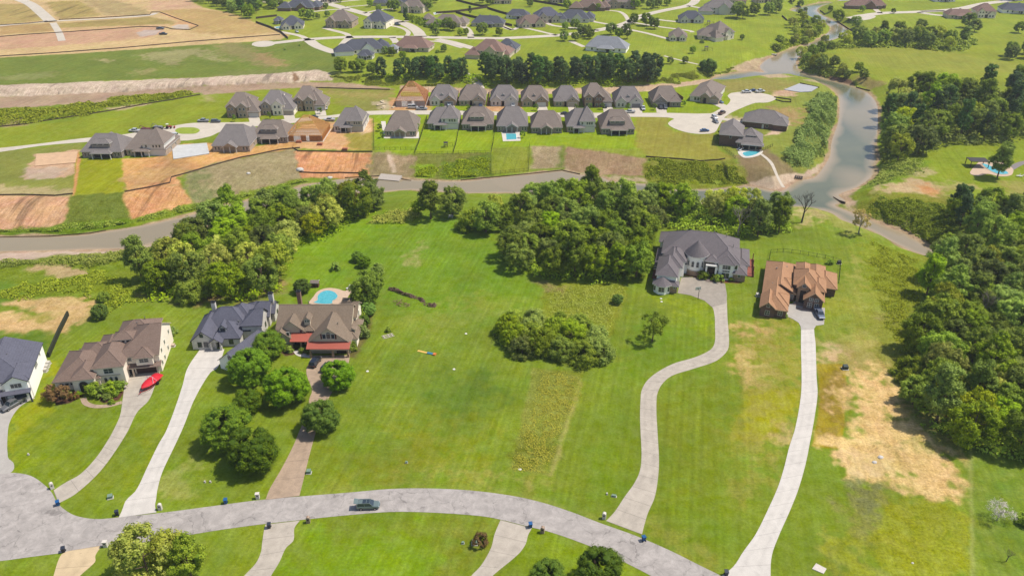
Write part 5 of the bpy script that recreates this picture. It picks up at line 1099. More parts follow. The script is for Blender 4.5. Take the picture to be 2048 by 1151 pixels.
# ===== brown house with red metal porch roofs
H=House('house',-67,189,0,'tan house with weathered brown roof and red metal porch roofs',R_TAN,W_TAN,trim=M_TRIMT,ov=.5)
H.wing(.3,4,21,16.5,5.0,.66,'x','g','g'); H.wing(10.4,-1.2,21.6,13,3.9,.8,'y','g','h',m=W_TAN)
H.wing(1.0,3.2,8.2,11,4.8,.85,'y','g','h'); H.wing(-.3,1.4,4.4,8,3.8,.8,'y','g','h'); H.wing(8.2,3.5,10.6,8,5.0,.6,'y','h','h')
H.dormer(8.9,4.6,1.7,6.2,1.3,3,.9,nw=2)
H.wing(20.4,2,23.0,12,3.2,.6,'y','h','h',m=W_CREAM); H.dormer(21.6,4,1.6,3.5,1.1,2.2,.6,nw=1)
H.wing(17,10,21.8,17.5,5.6,.66,'x','h','g',m=W_CREAM)
# porch roofs in red metal
rp=MB()
def shed(mb,x0,y0,x1,y1,za,zb,t=.16):
    p=[(x0,y0,za),(x1,y0,za),(x1,y1,zb),(x0,y1,zb)]; q=[(a,b,c-t) for a,b,c in p]; mb.face(p); mb.face(q[::-1])
    for i in range(4): mb.face([q[i],q[(i+1)%4],p[(i+1)%4],p[i]])
    n=int((x1-x0)/.5)
    for i in range(n+1):
        x=x0+(x1-x0-.06)*i/n; mb.face([(x,y0,za+.05),(x+.05,y0,za+.05),(x+.05,y1,zb+.05),(x,y1,zb+.05)])
shed(rp,10.0,-3.6,22.0,-1.25,2.9,3.9); shed(rp,4.6,.0,10.5,3.3,3.0,4.1); shed(rp,-1,.2,2.2,1.3,2.9,3.4); rp.build('porch_roof',R_METAL,H.root)
for x in (11.0,17.2,21.4): H.post(x,-3.2,-.05,2.75,.22,W_ST,base=1.2)
for x in (5.0,7.6): H.post(x,.4,-.05,2.9,.2,W_ST,base=.9)
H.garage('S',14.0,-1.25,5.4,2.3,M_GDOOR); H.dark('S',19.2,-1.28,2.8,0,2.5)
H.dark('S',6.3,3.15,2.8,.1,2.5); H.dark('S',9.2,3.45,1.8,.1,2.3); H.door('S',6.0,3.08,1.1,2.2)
H.win('S',16,-1.2,4.8,1.1,1.6,1,1,arch=True); H.win('S',14.8,-1.2,4.8,.9,1.4); H.win('S',17.2,-1.2,4.8,.9,1.4,shut=None)
for x in (14.0,18.0):
    sm=MB(); sm.box(x-.2,-1.3,4.7,x+.2,-1.2,6.3); sm.build('shutter',mat('maroon_shutter',(110,50,44)),H.root)
for x in (8.9,9.5,10.1): H.win('S',x-.2,3.45,4.0,.36,.7,frame=M_TRIMT)
H.win('S',4.0,1.4,4.2,.7,1.0); H.win('S',7.2,3.2,4.0,.7,.9); H.win('S',1.8,1.4,4.0,.9,.9); H.win('E',13.5,21.85,3.0,.6,2.2)
H.chimney(3.9,17.2,1.1,1.2,0,9.6,W_BR)
br=MB(); br.box(11,-3.62,2.5,21.7,-3.4,2.75); br.build('beam',M_TRIMT,H.root)
for x,y,z in ((8,12,8.6),(15.6,4,7.6),(18,3,6.9)): H.vent(x,y,z)
H.done()
# ===== slate roofed white house
H=House('house',-90.2,189.6,3,'white brick house with slate grey roof and a chimney at each end',R_SLATE,W_WB,trim=M_DTRIM,ov=.4,wframe=M_FRAMEB)
H.wing(0,0,6.6,14,3.1,.85,'y','g','h'); H.wing(1,5,15,16,3.2,.82,'x','h','h'); H.wing(9,-.5,17,15,3.3,.8,'y','g','h') if False else None
H.wing(6,1.2,13,9,3.1,.8,'x','h','h')
H.wing(7.2,8,15.8,17.5,3.6,.85,'y','h','h')
H.wing(13.0,4.8,18.6,12.5,4.9,.8,'x','h','g'); H.wing(13,11.5,19.2,18.5,3.8,.8,'x','h','g'); H.wing(11.5,14,20.2,20,3.4,.7,'x','h','g')
H.dormer(8.3,2.6,1.9,3.7,1.7,3,.9,nw=1)
H.win('S',2.1,0,.8,1.0,1.5,1,2); H.win('S',3.8,0,.8,1.0,1.5,1,2); H.win('S',3.0,0,4.0,.8,.9); H.win('S',10.5,1.2,.8,1.1,1.5,1,2)
H.wing(5.2,-1.0,8.4,4,2.9,.8,'y','g','h',walls=False); H.dark('S',6.8,1.15,1.8,.1,2.4); H.door('S',6.8,1.08,1.1,2.2,M_BLACKM)
for x in (5.5,8.1): H.post(x,-.7,-.05,2.8,.2,W_WB,base=1.4)
H.win('E',9,18.6,1.6,1.0,1.4); H.win('E',14,19.2,1.2,1.0,1.3); H.win('E',17.5,20.2,1.1,.9,1.1); H.win('E',15.5,19.2,3.0,.6,.6)
H.chimney(3.4,13,1.1,1.1,0,7.9); H.chimney(19.3,16.6,1.3,1.2,0,8.4)
for x,y,z in ((9.8,9,5.6),(12,6,5.4)): H.rvent(x,y,z)
H.done()
H3=H.root
H=House('house',-79.4,180.3,-24,'attached slate roofed garage wing of the white brick house',R_SLATE,W_WHITE,trim=M_DTRIM,ov=.4,wframe=M_FRAMEB) 
gr=H.root
H.wing(0,0,7.2,16,3.1,.85,'y','g','h'); H.win('S',3.8,0,3.9,.8,1.0); H.win('S',3.2,0,1.0,.7,.8); H.garage('W',6,0,5,2.3,M_GDG)
H.done()
T3=(Matrix.Translation(H3.location)@Matrix.Rotation(R(3),4,'Z')).inverted()@(Matrix.Translation(gr.location)@Matrix.Rotation(R(-24),4,'Z'))
for q in list(gr.children): q.parent=H3; q.matrix_local=T3
bpy.data.objects.remove(gr)
# ===== beige stucco house with the arched entrance
H=House('house',-118.8,168.8,10,'cream stucco house with brown roof, arched entrance and cupola dormer',R_BROWN,W_CREAM,trim=mat('cream_fascia',(222,206,184),.6),ov=.45)
H.wing(0,1.2,11,15.5,3.2,.55,'y','h','h'); H.wing(3.0,8,14,19,3.3,.55,'y','h','h'); H.wing(7.5,6,15,21.5,3.8,.6,'y','h','h')
H.wing(5.0,-.6,10.2,8,4.4,.62,'y','h','h'); H.wing(9.9,1.8,17.2,13,5.9,.72,'y','h','h')
H.wing(15,5.8,25.4,21.5,6.0,.6,'x','h','g'); H.wing(12.5,16,22.5,24.5,6.0,.62,'x','h','h'); H.wing(10.8,9,16.5,19,5.3,.62,'y','h','h')
H.wing(19.7,4.6,24.0,9,6.1,.7,'y','h','h',z0=3.3)
H.slab(16.8,4.2,25.8,6.2,2.85,3.5,0); 
H.garage('S',21.6,5.75,5.2,2.35,M_GDD)
for x in (18.5,24.7): H.post(x,4.5,-.05,2.8,.2)
# arch
ar=MB(); ar.frus((0,0),1.15,1.15,0,.05,18); 
T=H._side('S',7.6,-.6,2,0,3,0); mb=MB(); mb.face([T(-1.1,.03,0),T(1.1,.03,0)]+[T(1.1*math.cos(math.pi*i/12),.03,2.3+1.1*math.sin(math.pi*i/12)) for i in range(13)]); ao=mb.build('arch_shade_panel',M_RECESS_SHADE,H.root)  # flat dark face painted as the shade within the arch
mb=MB()
for i in range(12):
    a,b=math.pi*i/12,math.pi*(i+1)/12; q=lambda r,t_,z=2.3:T(r*math.cos(t_),.08,z+r*math.sin(t_)); mb.face([q(1.1,a),q(1.1,b),q(1.34,b),q(1.34,a)])
for sg in (-1,1): H.lbox(mb,T,min(sg*1.1,sg*1.34),-.02,0,max(sg*1.1,sg*1.34),.08,2.3)
mb.build('arch_trim',M_TRIM,ao)
H.win('S',13.5,1.8,3.6,2.2,1.4,2,2); H.trimm.box(11.2,1.6,2.9,16.2,1.85,3.12)
for x in (12.3,13.6,14.9): H.win('S',x,1.8,.9,.7,1.2,arch=True,frame=M_TRIM)
for x in (1.6,2.9,4.2): H.win('S',x,1.2,1.5,.9,.6)
H.win('S',21.8,4.6,4.2,2.2,1.2,2,2); H.win('S',17.9,5.8,4.2,.9,1.0); H.dark('S',17.6,5.72,1.8,0,2.3)
for y,z in ((9,4.2),(13,4.3),(15,1.2),(10.5,1.0),(7.5,1.2),(18.5,4.3)): H.win('E',y,25.4,z,.8,1.2)
# cupola
H.wing(13.2,11.2,18.2,15,8.2,.6,'x','h','h',z0=5.5,ov=.35); 
for x in (14.6,15.7,16.8): H.win('S',x,11.2,7.0,.7,.6)
for x,y,z in ((4,8,4.8),(6,10,5),(3.6,13,4.6),(18,18,8.6),(19.4,21,8.4),(22,14,8.2),(23.6,12,7.4),(21,9,7)): H.vent(x,y,z,.4)
H.done()
# ===== left edge house
H=House('house',-123.6,167.6,17,'white house with slate roof cut by the left edge',R_SLATE,W_WHITE,trim=mat('blue_grey_fascia',(60,64,78),.6),ov=.35)
H.wing(-16,0,0,17,6.0,.42,'y','h','g'); H.wing(-5.6,-1.0,-.3,8,6.0,.62,'y','g','h'); H.wing(-13,-2,-7.2,6,5.6,.7,'y','g','h')
H.slab(-6.4,-2.4,.2,-.9,3.0,3.5,0); H.slab(-13,-3.6,-6.4,-.2,2.9,3.6,0)
H.win('S',-2.9,-1,4.1,2.4,1.2,3,1); H.win('S',-2.7,-1,1.0,2.6,1.3,3,1,frame=M_FRAMEB); H.win('S',-9.8,-2,4.0,1.6,1.2,2,1)
H.post(-.1,-2.2,-.05,2.9,.16); H.post(-6.3,-3.4,-.05,2.9,.16); H.door('S',-8.0,-.2,1.2,2.2)
H.dark('S',-7.0,-.98,1.5,0,2.3)
for y,z in ((7,4.0),(7.9,4.0),(8.8,4.0),(13,4.4)): H.win('E',y,0,z,.5,1.2)
H.chimney(-14.6,6,1.2,1.2,3,9.5,W_WHITE)
for x,y,z in ((-6,9,8.2),(-9,12,8.4),(-10,8,8.6)): H.vent(x,y,z,.4)
H.done()
# ===== tract houses ====================================================
def fx(px,py): p=at(px,py); return p.x,p.y
def back_house(px0,px1,py,style,label,group,wm,rm=R_GREY,depth=19,rot=0):
    """rear side towards the camera; px0..px1 ground line of the rear wall"""
    x0,y0=fx(px0,py); x1,_=fx(px1,py); w=x1-x0
    H=House('tract_house',x0,y0,rot,label,rm,wm,ov=.35,group=group,cap=True)
    if style%3==0:      # hipped with a long dormer strip
        H.wing(0,1.5,w,depth,3.3,.68,'x','h','h',hf=.5); H.wing(w*.1,depth*.4,w*.6,depth+2,3.2,.7,'y','h','g'); H.dormer(w*.48,3.0,w*.46,5.0,1.5,4.5,.6,kind='x',nw=3)
        H.wing(w*.28,-.6,w*.78,3.2,3.0,.42,'x','h','h',walls=False); a,b=w*.30,w*.76
    elif style%3==1:    # two storey bay at one side
        H.wing(0,1.2,w,depth,3.3,.68,'x','h','h',hf=.5); H.wing(w*.45,1.0,w*.99,depth*.75,5.9,.8,'x','h','h',m=W_LG if wm!=W_LG else W_GREY); H.wing(w*.22,-.8,w*.62,3.0,3.0,.42,'x','h','h',walls=False); a,b=w*.24,w*.60
        for x in (w*.72,w*.8,w*.88): H.win('S',x,1.0,4.0,.75,1.1,1,2)
        H.win('S',w*.54,1.0,4.0,.75,1.1,1,2)
    else:               # low hip with a porch gable
        H.wing(0,1.0,w,depth,3.3,.68,'x','h','h',hf=.45); H.wing(w*.3,-1.2,w*.68,6,3.1,.6,'y','g','h',walls=False); H.wing(w*.55,depth*.35,w*.98,depth+1.5,3.2,.7,'y','h','g'); a,b=w*.32,w*.66
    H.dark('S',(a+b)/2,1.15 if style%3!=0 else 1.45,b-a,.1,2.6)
    for x in (a,(a+b)/2,b): H.post(x,-.4,-.1,2.9,.16)
    off=1.5 if style%3==0 else (1.2 if style%3==1 else 1.0)
    for x in (w*.08,w*.17): H.win('S',x,off,.9,.9,1.5,1,2)
    for x in (w*.84,w*.93): H.win('S',x,off,.9,.9,1.5,1,2)
    H.win('E',depth*.4,w,.9,.9,1.3); H.win('E',depth*.7,w,.9,.9,1.3)
    H.vent(w*.6,depth*.55,8.2,.5); H.vent(w*.35,depth*.6,7.8,.5); H.rvent(w*.5,depth*.35,6.6)
    return H.done()
def front_house(px0,px1,py,style,label,group,wm,rm=R_TAUPE,depth=18,garage='R',rot=0,gm=None):
    x0,y0=fx(px0,py); x1,_=fx(px1,py); w=x1-x0
    H=House('tract_house',x0,y0,rot,label,rm,wm,ov=.35,group=group)
    def mx(a): return a if garage=='R' else w-a
    def rng(a,b): return (min(mx(a),mx(b)),max(mx(a),mx(b)))
    gz_=W_WB if wm is W_WB else (W_ST if style%2 else W_TB)
    two=style>=4
    if two:
        H.wing(0,1,w*.72,depth,5.9,.6,'x','h','h',hf=.45) if garage=='R' else H.wing(w*.28,1,w,depth,5.9,.6,'x','h','h',hf=.45)
        a,b=rng(w*.66,w); H.wing(a,.6,b,depth*.8,3.5,.9,'x','g','h')
        a,b=rng(w*.36,w*.66); H.wing(a,-.1,b,6,5.9,.85,'y','g','h')
        a,b=rng(w*.02,w*.3); H.wing(a,.4,b,6,5.7,.8,'y','g','h',m=gz_)
        for f in (.1,.2,.45,.57):
            H.win('S',mx(w*f),-.1 if .36<f<.66 else .4,4.0,.9,1.2,1,2); H.win('S',mx(w*f),-.1 if .36<f<.66 else .4,.8,.9,1.4,1,2)
        H.dark('S',mx(w*.33),.95,1.4,0,2.4); gx=w*.83; goff=.6
    else:
        H.wing(0,1.4,w,depth,3.3,.72,'x','h','h',hf=.5)
        a,b=rng(w*.5,w*.98); H.wing(a,.2,b,8,3.3,.78,'y','g','h',m=gz_ if style%2 else None)
        a,b=rng(w*.02,w*.4); H.wing(a,.5,b,7,3.3,.8,'y','g' if style!=2 else 'h','h')
        for f in (.12,.26): H.win('S',mx(w*f),.5,.8,.9,1.5,1,2)
        H.dark('S',mx(w*.45),1.35,1.5,0,2.5); H.post(mx(w*.4),.5,-.1,2.8,.18,W_ST); gx=w*.74; goff=.2
        if style in (1,3): H.dormer(mx(w*.46),3.6,1.6,4.2,1.3,3,.8,nw=1)
        H.win('S',mx(gx),goff,3.7,.8,.6)
    H.garage('S',mx(gx),goff,min(4.9,w*.3),2.3,gm or (M_GDW if style%2 else M_GDOOR))
    H.win('E',depth*.35,w,.9,.9,1.3); H.win('E',depth*.65,w,.9,.9,1.3); H.win('W',depth*.5,0,.9,.9,1.3)
    H.vent(w*.4,depth*.6,8.0 if not two else 9.6,.4); H.vent(w*.65,depth*.7,7.4,.4)
    return H.done()
GB='grey roofed houses seen from behind'; GF='grey roofed houses facing the camera'
B=[(163,242,318,0,'second-row house with three bay porch above the bright green lot',W_GB),
 (252,331,313,4,'grey house left of the empty white slab',W_TB),
 (425,499,305,2,'low house right of the empty white slab',W_TB),
 (503,574,288,3,'house just left of the orange timber frame',W_GB),
 (668,726,265,4,'house right of the orange timber frame on bare dirt',W_LG),
 (770,832,275,2,'house with the long narrow pool behind it',W_TB),
 (855,917,260,1,'house behind the fenced yard with the dark playset',W_SAGE),
 (924,986,262,0,'house right of the playset yard',W_GB),
 (994,1055,265,2,'house with the small square blue pool',W_GB),
 (1063,1124,268,5,'low wide roofed house right of the square pool',W_GB),
 (1134,1190,266,4,'second house from the right end of the back row',W_TB),
 (1203,1269,271,3,'right end house of the back row with a dark upper porch',W_GB)]
for i,(a,b,y,st,l,wm) in enumerate(B): back_house(a,b,y,st,l,GB,wm,[R_GREY,R_TAUPE][i%2],depth=18+(i%3)*1.5)
F=[(454,518,236,5,'leftmost of the three houses on the grass island street',W_TB,'R'),
 (523,588,231,4,'middle house of the three beside the grass island street, cream gable',W_CREAM,'R'),
 (588,650,222,7,'right house of the three beside the grass island street',W_TB,'R'),
 (859,912,212,1,'single storey house right of the brown timber frame',W_LG,'R'),
 (918,971,212,2,'tan single storey house second right of the brown frame',W_TB,'R'),
 (981,1036,213,1,'white gabled house third right of the brown frame',W_WB,'R'),
 (1043,1097,214,3,'tan brick house with a white garage door',W_TB,'R'),
 (1108,1158,214,2,'small tan house in the middle of the front row',W_TB,'R'),
 (1168,1224,215,5,'brown two storey house with two front gables',W_BR,'R'),
 (1231,1286,216,1,'white brick house with a grey garage door and driveway',W_WB,'R'),
 (1306,1362,215,2,'taupe house left of the cul de sac house with parked cars',W_GB,'L')]
for i,(a,b,y,st,l,wm,g) in enumerate(F): front_house(a,b,y,st,l,GF,wm,[R_TAUPE,R_GREY][i%2],garage=g,gm=M_GDG if i in(3,9) else None)
# houses round the cul de sac
x,y=fx(1390,203)
H=House('tract_house',x,y,-24,'long grey roofed house between the two cul de sacs',R_TAUPE,W_LG,group=GF); H.wing(-3,0,11,27,3.4,.62,'y','h','h'); H.wing(3,-1.5,8,7,4.0,.8,'y','g','h',m=W_TB); H.wing(8,-1,13,8,3.4,.7,'y','g','h',m=W_TB)
for yy in (5,9,14): H.win('W',yy,-3,.9,1.2,1.4)
H.win('S',0,0,.8,1.2,1.6); H.dark('S',5.5,-1.55,1.6,0,3); H.garage('S',10.5,-1.05,4,2.3); H.win('S',1.6,0,.8,1.0,1.6); H.done()
x,y=fx(1484,253)
H=House('tract_house',x,y,-20,'dark brick house with hipped roof by the willow bank',R_GREY,W_DB,group=GF); H.wing(0,0,21,14,3.2,.66,'x','h','h'); H.wing(3,8,12,17,3.2,.66,'x','h','h'); H.wing(15,-1,21.5,8,3.2,.6,'x','h','h')
H.win('S',12,0,.9,1.0,1.3); H.door('S',10,0,1.0,2.2,M_TRIM); H.dark('E',3,21.55,3,.2,2.4); H.dark('E',10,21.05,3,.2,2.4); H.done()
x,y=fx(1437,290)
H=House('tract_house',x,y,-16,'two storey brick house with dormer beside the kidney pool',R_GREY,W_DB,group=GF); H.wing(0,0,10.5,16,5.6,.6,'y','h','g'); H.wing(8,-2,19.5,13,3.2,.66,'x','h','h'); H.dormer(14.5,1.0,4.4,4.4,1.4,4,.5,kind='x',nw=3)
H.wing(10.5,-4.4,20,-1,3.0,.35,'x','h','h',walls=False); H.dark('S',14.8,-2.06,7,.1,2.5)
for xx in (11,14,17,19.6): H.post(xx,-4,-.1,2.85,.18,W_TB)
H.win('S',5,0,3.9,.9,1.2); H.win('S',9.2,-2,.8,.8,1.5); H.done()
# ===== timber frames under construction
def lumber(name,c): return mat(name,c,.8,var=.3,scale=1.2)
LUMB=lumber('raw_lumber',(226,166,96)); LUMD=lumber('raw_sheathing',(206,140,82)); LUMR=lumber('red_brown_lumber',(222,156,104))
def frame_house(px0,px1,py,depth,label,lm,sm,zw=3.0,p=.75,sheath=True):
    x0,y0=fx(px0,py); x1,_=fx(px1,py); w=x1-x0; root=empty('timber_house',(x0,y0,0),0,label,'house under construction')
    st=MB()
    n=int(w/.6)
    for i in range(n+1):
        x=w*i/n
        if not (w*.2<x<w*.34 or w*.55<x<w*.64): st.box(x-.05,0,.1,x+.05,.1,zw)
        st.box(x-.05,depth,.1,x+.05,depth+.1,zw)
    for i in range(int(depth/.6)):
        for x in (0,w): st.box(x-.05,i*.6,.1,x+.05,i*.6+.1,zw)
    for z in (.15,zw): st.box(-.06,-.02,z,w+.06,.14,z+.12); st.box(-.06,depth,z,w+.06,depth+.14,z+.12); st.box(-.07,.15,z,.1,depth,z+.12); st.box(w-.1,.15,z,w+.07,depth,z+.12)
    st.build('stud_wall',lm,root)
    if sheath:
        sh=MB(); sh.box(.1,.16,.1,w*.2,.2,zw-.05); sh.box(w*.64,.16,.1,w*.98,.2,zw-.05); sh.box(w*.4,.16,.1,w*.55,.2,zw-.05); sh.box(.12,.3,.1,.16,depth,zw-.05); sh.box(w-.16,.3,.1,w-.12,depth,zw-.05); sh.build('sheathing',sm,root)
    rf=MB(); hr=depth/2*p; zr=zw+hr; ra,rb=min(depth/2,w*.42),w-min(depth/2,w*.42)
    rf.tube((ra,depth/2,zr),(rb,depth/2,zr),.14,.14,4)
    k=int(w/.55)
    for i in range(k+1):
        x=w*i/k
        if x<ra: f=x/ra
        elif x>rb: f=(w-x)/(w-rb)
        else: f=1
        f=max(f,.02)
        rf.tube((x,-.4,zw-.1),(x,depth/2*f,zw+hr*f),.1,.1,4); rf.tube((x,depth+.4,zw-.1),(x,depth-depth/2*f,zw+hr*f),.1,.1,4)
        if i%2==0: rf.tube((x,.2,zw+.15),(x,depth-.2,zw+.15),.07,.07,4)
    k=int(depth/.6)
    for i in range(k+1):
        y=depth*i/k; f=min(y,depth-y)/(depth/2); f=max(f,.02)
        rf.tube((-.4,y,zw-.1),(ra*f,y,zw+hr*f),.1,.1,4); rf.tube((w+.4,y,zw-.1),(w-(w-rb)*f,y,zw+hr*f),.1,.1,4)
    for c,r in (((-.3,-.3),(ra,depth/2)),((-.3,depth+.3),(ra,depth/2)),((w+.3,-.3),(rb,depth/2)),((w+.3,depth+.3),(rb,depth/2))): rf.tube((*c,zw-.1),(*r,zr),.14,.14,4)
    for j in range(1,7):   # purlins
        f=j/7; rf.tube((ra*f,depth/2*f,zw+hr*f-.1),(w-(w-rb)*f,depth/2*f,zw+hr*f-.1),.09,.09,4)
    rf.build('rafters',lm,root)
    sl_=MB(); sl_.box(-.5,-.5,-.1,w+.5,depth+.5,.1); sl_.build('slab',mat('fresh_slab',(214,206,196)),root)
    return root,w
frame_house(574,645,283,19,'orange timber frame of a house under construction',LUMB,LUMD)
r_,w_=frame_house(792,850,214,20,'brown timber frame at the left end of the front row',LUMR,mat('white_housewrap',(226,220,212)),zw=3.4,p=.8)
# ===== far neighbourhood ==============================================
def far_house(px,py,w,d,rot,wm,rm,label,style=0,two=False,name='house'):
    w*=.7; d*=.92; x,y=fx(px,py); H=House(name,x,y,rot,label,rm,wm,group='houses of the far neighbourhood',ov=.5,cap=False,z=0)
    zt=5.6 if two else 3.3
    H.wing(-w/2,0,w/2,d,zt,.8,'x','h','h'); H.wing(-w*.15,d*.2,w*.2,d*1.25,zt+.5,.9,'y','h','h'); 
    if style==0: H.wing(-w*.42,-2,-w*.12,d*.6,zt,.95,'y','g','h'); H.wing(w*.1,-1.2,w*.44,d*.5,3.3,.95,'y','g','h')
    elif style==1: H.wing(-w*.7,-3,-w*.25,d*.5,3.2,.8,'x','h','h'); H.wing(-w*.05,-1.5,w*.25,d*.7,zt+.6,.8,'y','g','h'); H.wing(w*.3,d*.3,w*.66,d*1.3,3.2,.8,'y','h','h')
    elif style==2: H.wing(-w*.2,-2.6,w*.2,3,3.0,.5,'x','h','h',walls=False); [H.post(q*w,-2.3,-.1,2.9,.16) for q in(-.17,0,.17)]; H.wing(-w*.5,d*.5,-w*.1,d*1.3,3.3,.85,'y','h','h')
    for q in (-.34,-.2,.0,.2,.34):
        H.win('S',w*q,-.02 if style==2 or abs(q)<.1 else (-2.0 if (q<0 and style==0) else (-1.2 if style==0 else 0)),.9,1.1,1.4)
        if two: H.win('S',w*q,-.02 if not(style==0 and q<0) else -2.0,3.9,.9,1.1)
    H.dark('S',w*.05,-.03,2.2,.1,2.5); H.win('E',d*.5,w/2,1,1.2,1.3)
    H.rvent(0,d*.4,zt+1.5)
    return H.done()
FH=[(585,59,24,16,10,W_CREAM,R_DK,'cream house with charcoal roof beside the walled pool pavilion, upper left',0,False),
 (678,56,30,18,-8,W_TB,R_TAUPE,'brown stone house left of the dark peaked roof house',0,True),(750,57,26,20,-12,W_CREAM,R_DK,'dark peaked roof house inside the loop driveway',0,True),
 (728,108,40,15,14,W_WHITE,R_DK,'long white house with charcoal roof beside the loop driveway',1,False),(730,119,14,7,-5,W_LG,R_DK,'small grey outbuilding in front of the long white house',2,False),
 (822,103,36,15,-12,W_TAN,R_RED,'tan house with red brown roof above the pine row',2,False),(786,107,9,7,0,W_LG,R_PALE,'small pale shed between the white and the red brown roofed houses',2,False),
 (975,118,30,16,-14,W_TAN,R_RED,'large tan house with brown roof behind the pine row',1,True),(1010,106,22,14,-14,W_GREY,R_DK,'charcoal roofed wing behind the large tan house',0,False),
 (893,54,32,14,-10,W_TAN,R_TAUPE,'taupe roofed house behind the dark hedge',1,False),(975,54,36,12,-8,W_GREY,R_DK,'charcoal roofed house right of the hedge',2,False),
 (598,22,36,16,-4,W_BR,R_DK,'dark brick house at the top left tree line',1,False),(790,12,40,16,-8,W_GREY,R_DK,'long dark house at the top behind small trees',1,False),(824,26,28,16,-14,W_TAN,R_TAUPE,'tan house left of the tall top tree',0,True),
 (1065,55,30,14,12,W_TAN,R_BROWN,'brown roofed house with two entrance arches at the top centre',0,False),(1098,46,28,15,12,W_GREY,R_SLATE,'slate roofed house touching the brown roofed one',0,True),(1148,45,34,15,-8,W_LG,R_DK,'grey gabled house with cars in its drive',1,False),(1034,38,26,10,-12,W_WHITE,R_DK,'low white farmhouse with charcoal roof',2,False),
 (1180,22,36,16,-8,W_BR,R_BROWN,'brown hipped roof house at the top centre',1,False),(1242,17,36,16,0,W_TB,R_TAUPE,'brick house behind the top trees',0,True),
 (1211,104,40,16,-16,W_WHITE,R_PALE,'long white house with pale grey roof in the open field',2,False),
 (1355,82,18,14,-10,W_CREAM,R_TAUPE,'small guest house with dark timber porch near the river',0,False),(1382,46,28,14,-8,W_LG,R_DK,'white gabled house with charcoal roof above the guest house',0,False),
 (1425,80,30,12,-8,W_TAN,R_TAUPE,'long garage wing of the river mansion',2,False),(1450,80,22,18,24,W_CREAM,R_TAUPE,'big mansion with stacked balconies near the river',1,True),
 (1440,29,36,16,-8,W_LG,R_GREY,'grey roofed house at the top right of the road',1,True),(1472,14,24,16,0,W_TAN,R_RED,'brown roofed house at the top edge beside the trees',0,True),
 (1733,18,36,16,-10,W_BR,R_RED,'red brown roofed house on the far river bank',1,False),(1922,38,30,10,-6,W_TAN,R_RED,'tan arcaded house at the top right',2,False),(1970,36,22,14,-10,W_CREAM,R_RED,'cream two storey house beside the arcaded one',0,True),(2038,28,38,12,-14,W_WHITE,R_DK,'long white house at the top right edge',2,False),
 (556,48,9,6,-4,W_GREY,R_SLATE,'small pool pavilion at the upper left',2,False),(857,44,10,8,0,W_TAN,R_TAUPE,'small round roofed outbuilding beside the hedge',2,False),
 (1004,8,24,12,0,W_TAN,R_TAUPE,'house roof peeking over the top edge left of centre',0,False),(1120,6,24,12,0,W_TAN,R_GREY,'house at the very top, centre',0,False),(1890,4,26,10,0,W_WHITE,R_GREY,'white house at the top right by the road',2,False),(2025,2,26,10,0,W_WHITE,R_GREY,'white house in the top right corner',2,False),(660,4,22,10,0,W_TAN,R_DK,'house at the top edge left of the road',0,False),(1530,6,24,12,8,W_TAN,R_TAUPE,'house at the top edge beside the river',0,False)]
for a in FH: far_house(*a)
# ---------------- vehicles
TYRE=mat('tyre_rubber',(38,38,38),.9); RIM=mat('alloy_rim',(180,180,184),.35,metal=.7); HLT=mat('headlight_lens',(236,238,240),.15,spec=.8); TLT=mat('tail_light_lens',(170,26,22),.3); CHROME=mat('bright_trim',(190,190,194),.3,metal=.8)
VD={'sedan':dict(L=4.7,W=1.82,low=[(-2.35,.45,.8,.74),(-2.2,.3,.95,.86),(-1.4,.22,1.0,.91),(0,.2,.98,.91),(1.3,.22,.95,.91),(2.1,.28,.8,.84),(2.35,.4,.65,.70)],cab=(-1.6,1.15,-1.05,.35,.97,1.45)),
'suv':dict(L=4.95,W=1.95,low=[(-2.47,.5,1.0,.84),(-2.35,.35,1.12,.94),(-1.4,.27,1.15,.97),(0,.25,1.12,.97),(1.2,.27,1.1,.97),(2.2,.33,.98,.9),(2.47,.45,.8,.76)],cab=(-2.3,1.25,-2.0,.45,1.1,1.75)),
'pickup':dict(L=5.9,W=2.0,low=[(-2.95,.55,1.1,.94),(-2.9,.45,1.18,.98),(-1.5,.35,1.18,1.0),(0,.35,1.15,1.0),(1.6,.38,1.15,1.0),(2.7,.42,1.05,.94),(2.95,.5,.9,.84)],cab=(-1.1,1.5,-.95,.75,1.14,1.9)),
'van':dict(L=5.6,W=2.0,low=[(-2.8,.45,1.3,.94),(-2.7,.35,1.35,.98),(-1,.3,1.35,1.0),(1,.3,1.3,1.0),(2.2,.33,1.12,.96),(2.8,.42,.85,.82)],cab=(-2.72,2.0,-2.6,1.35,1.3,2.25))}
_VM={}
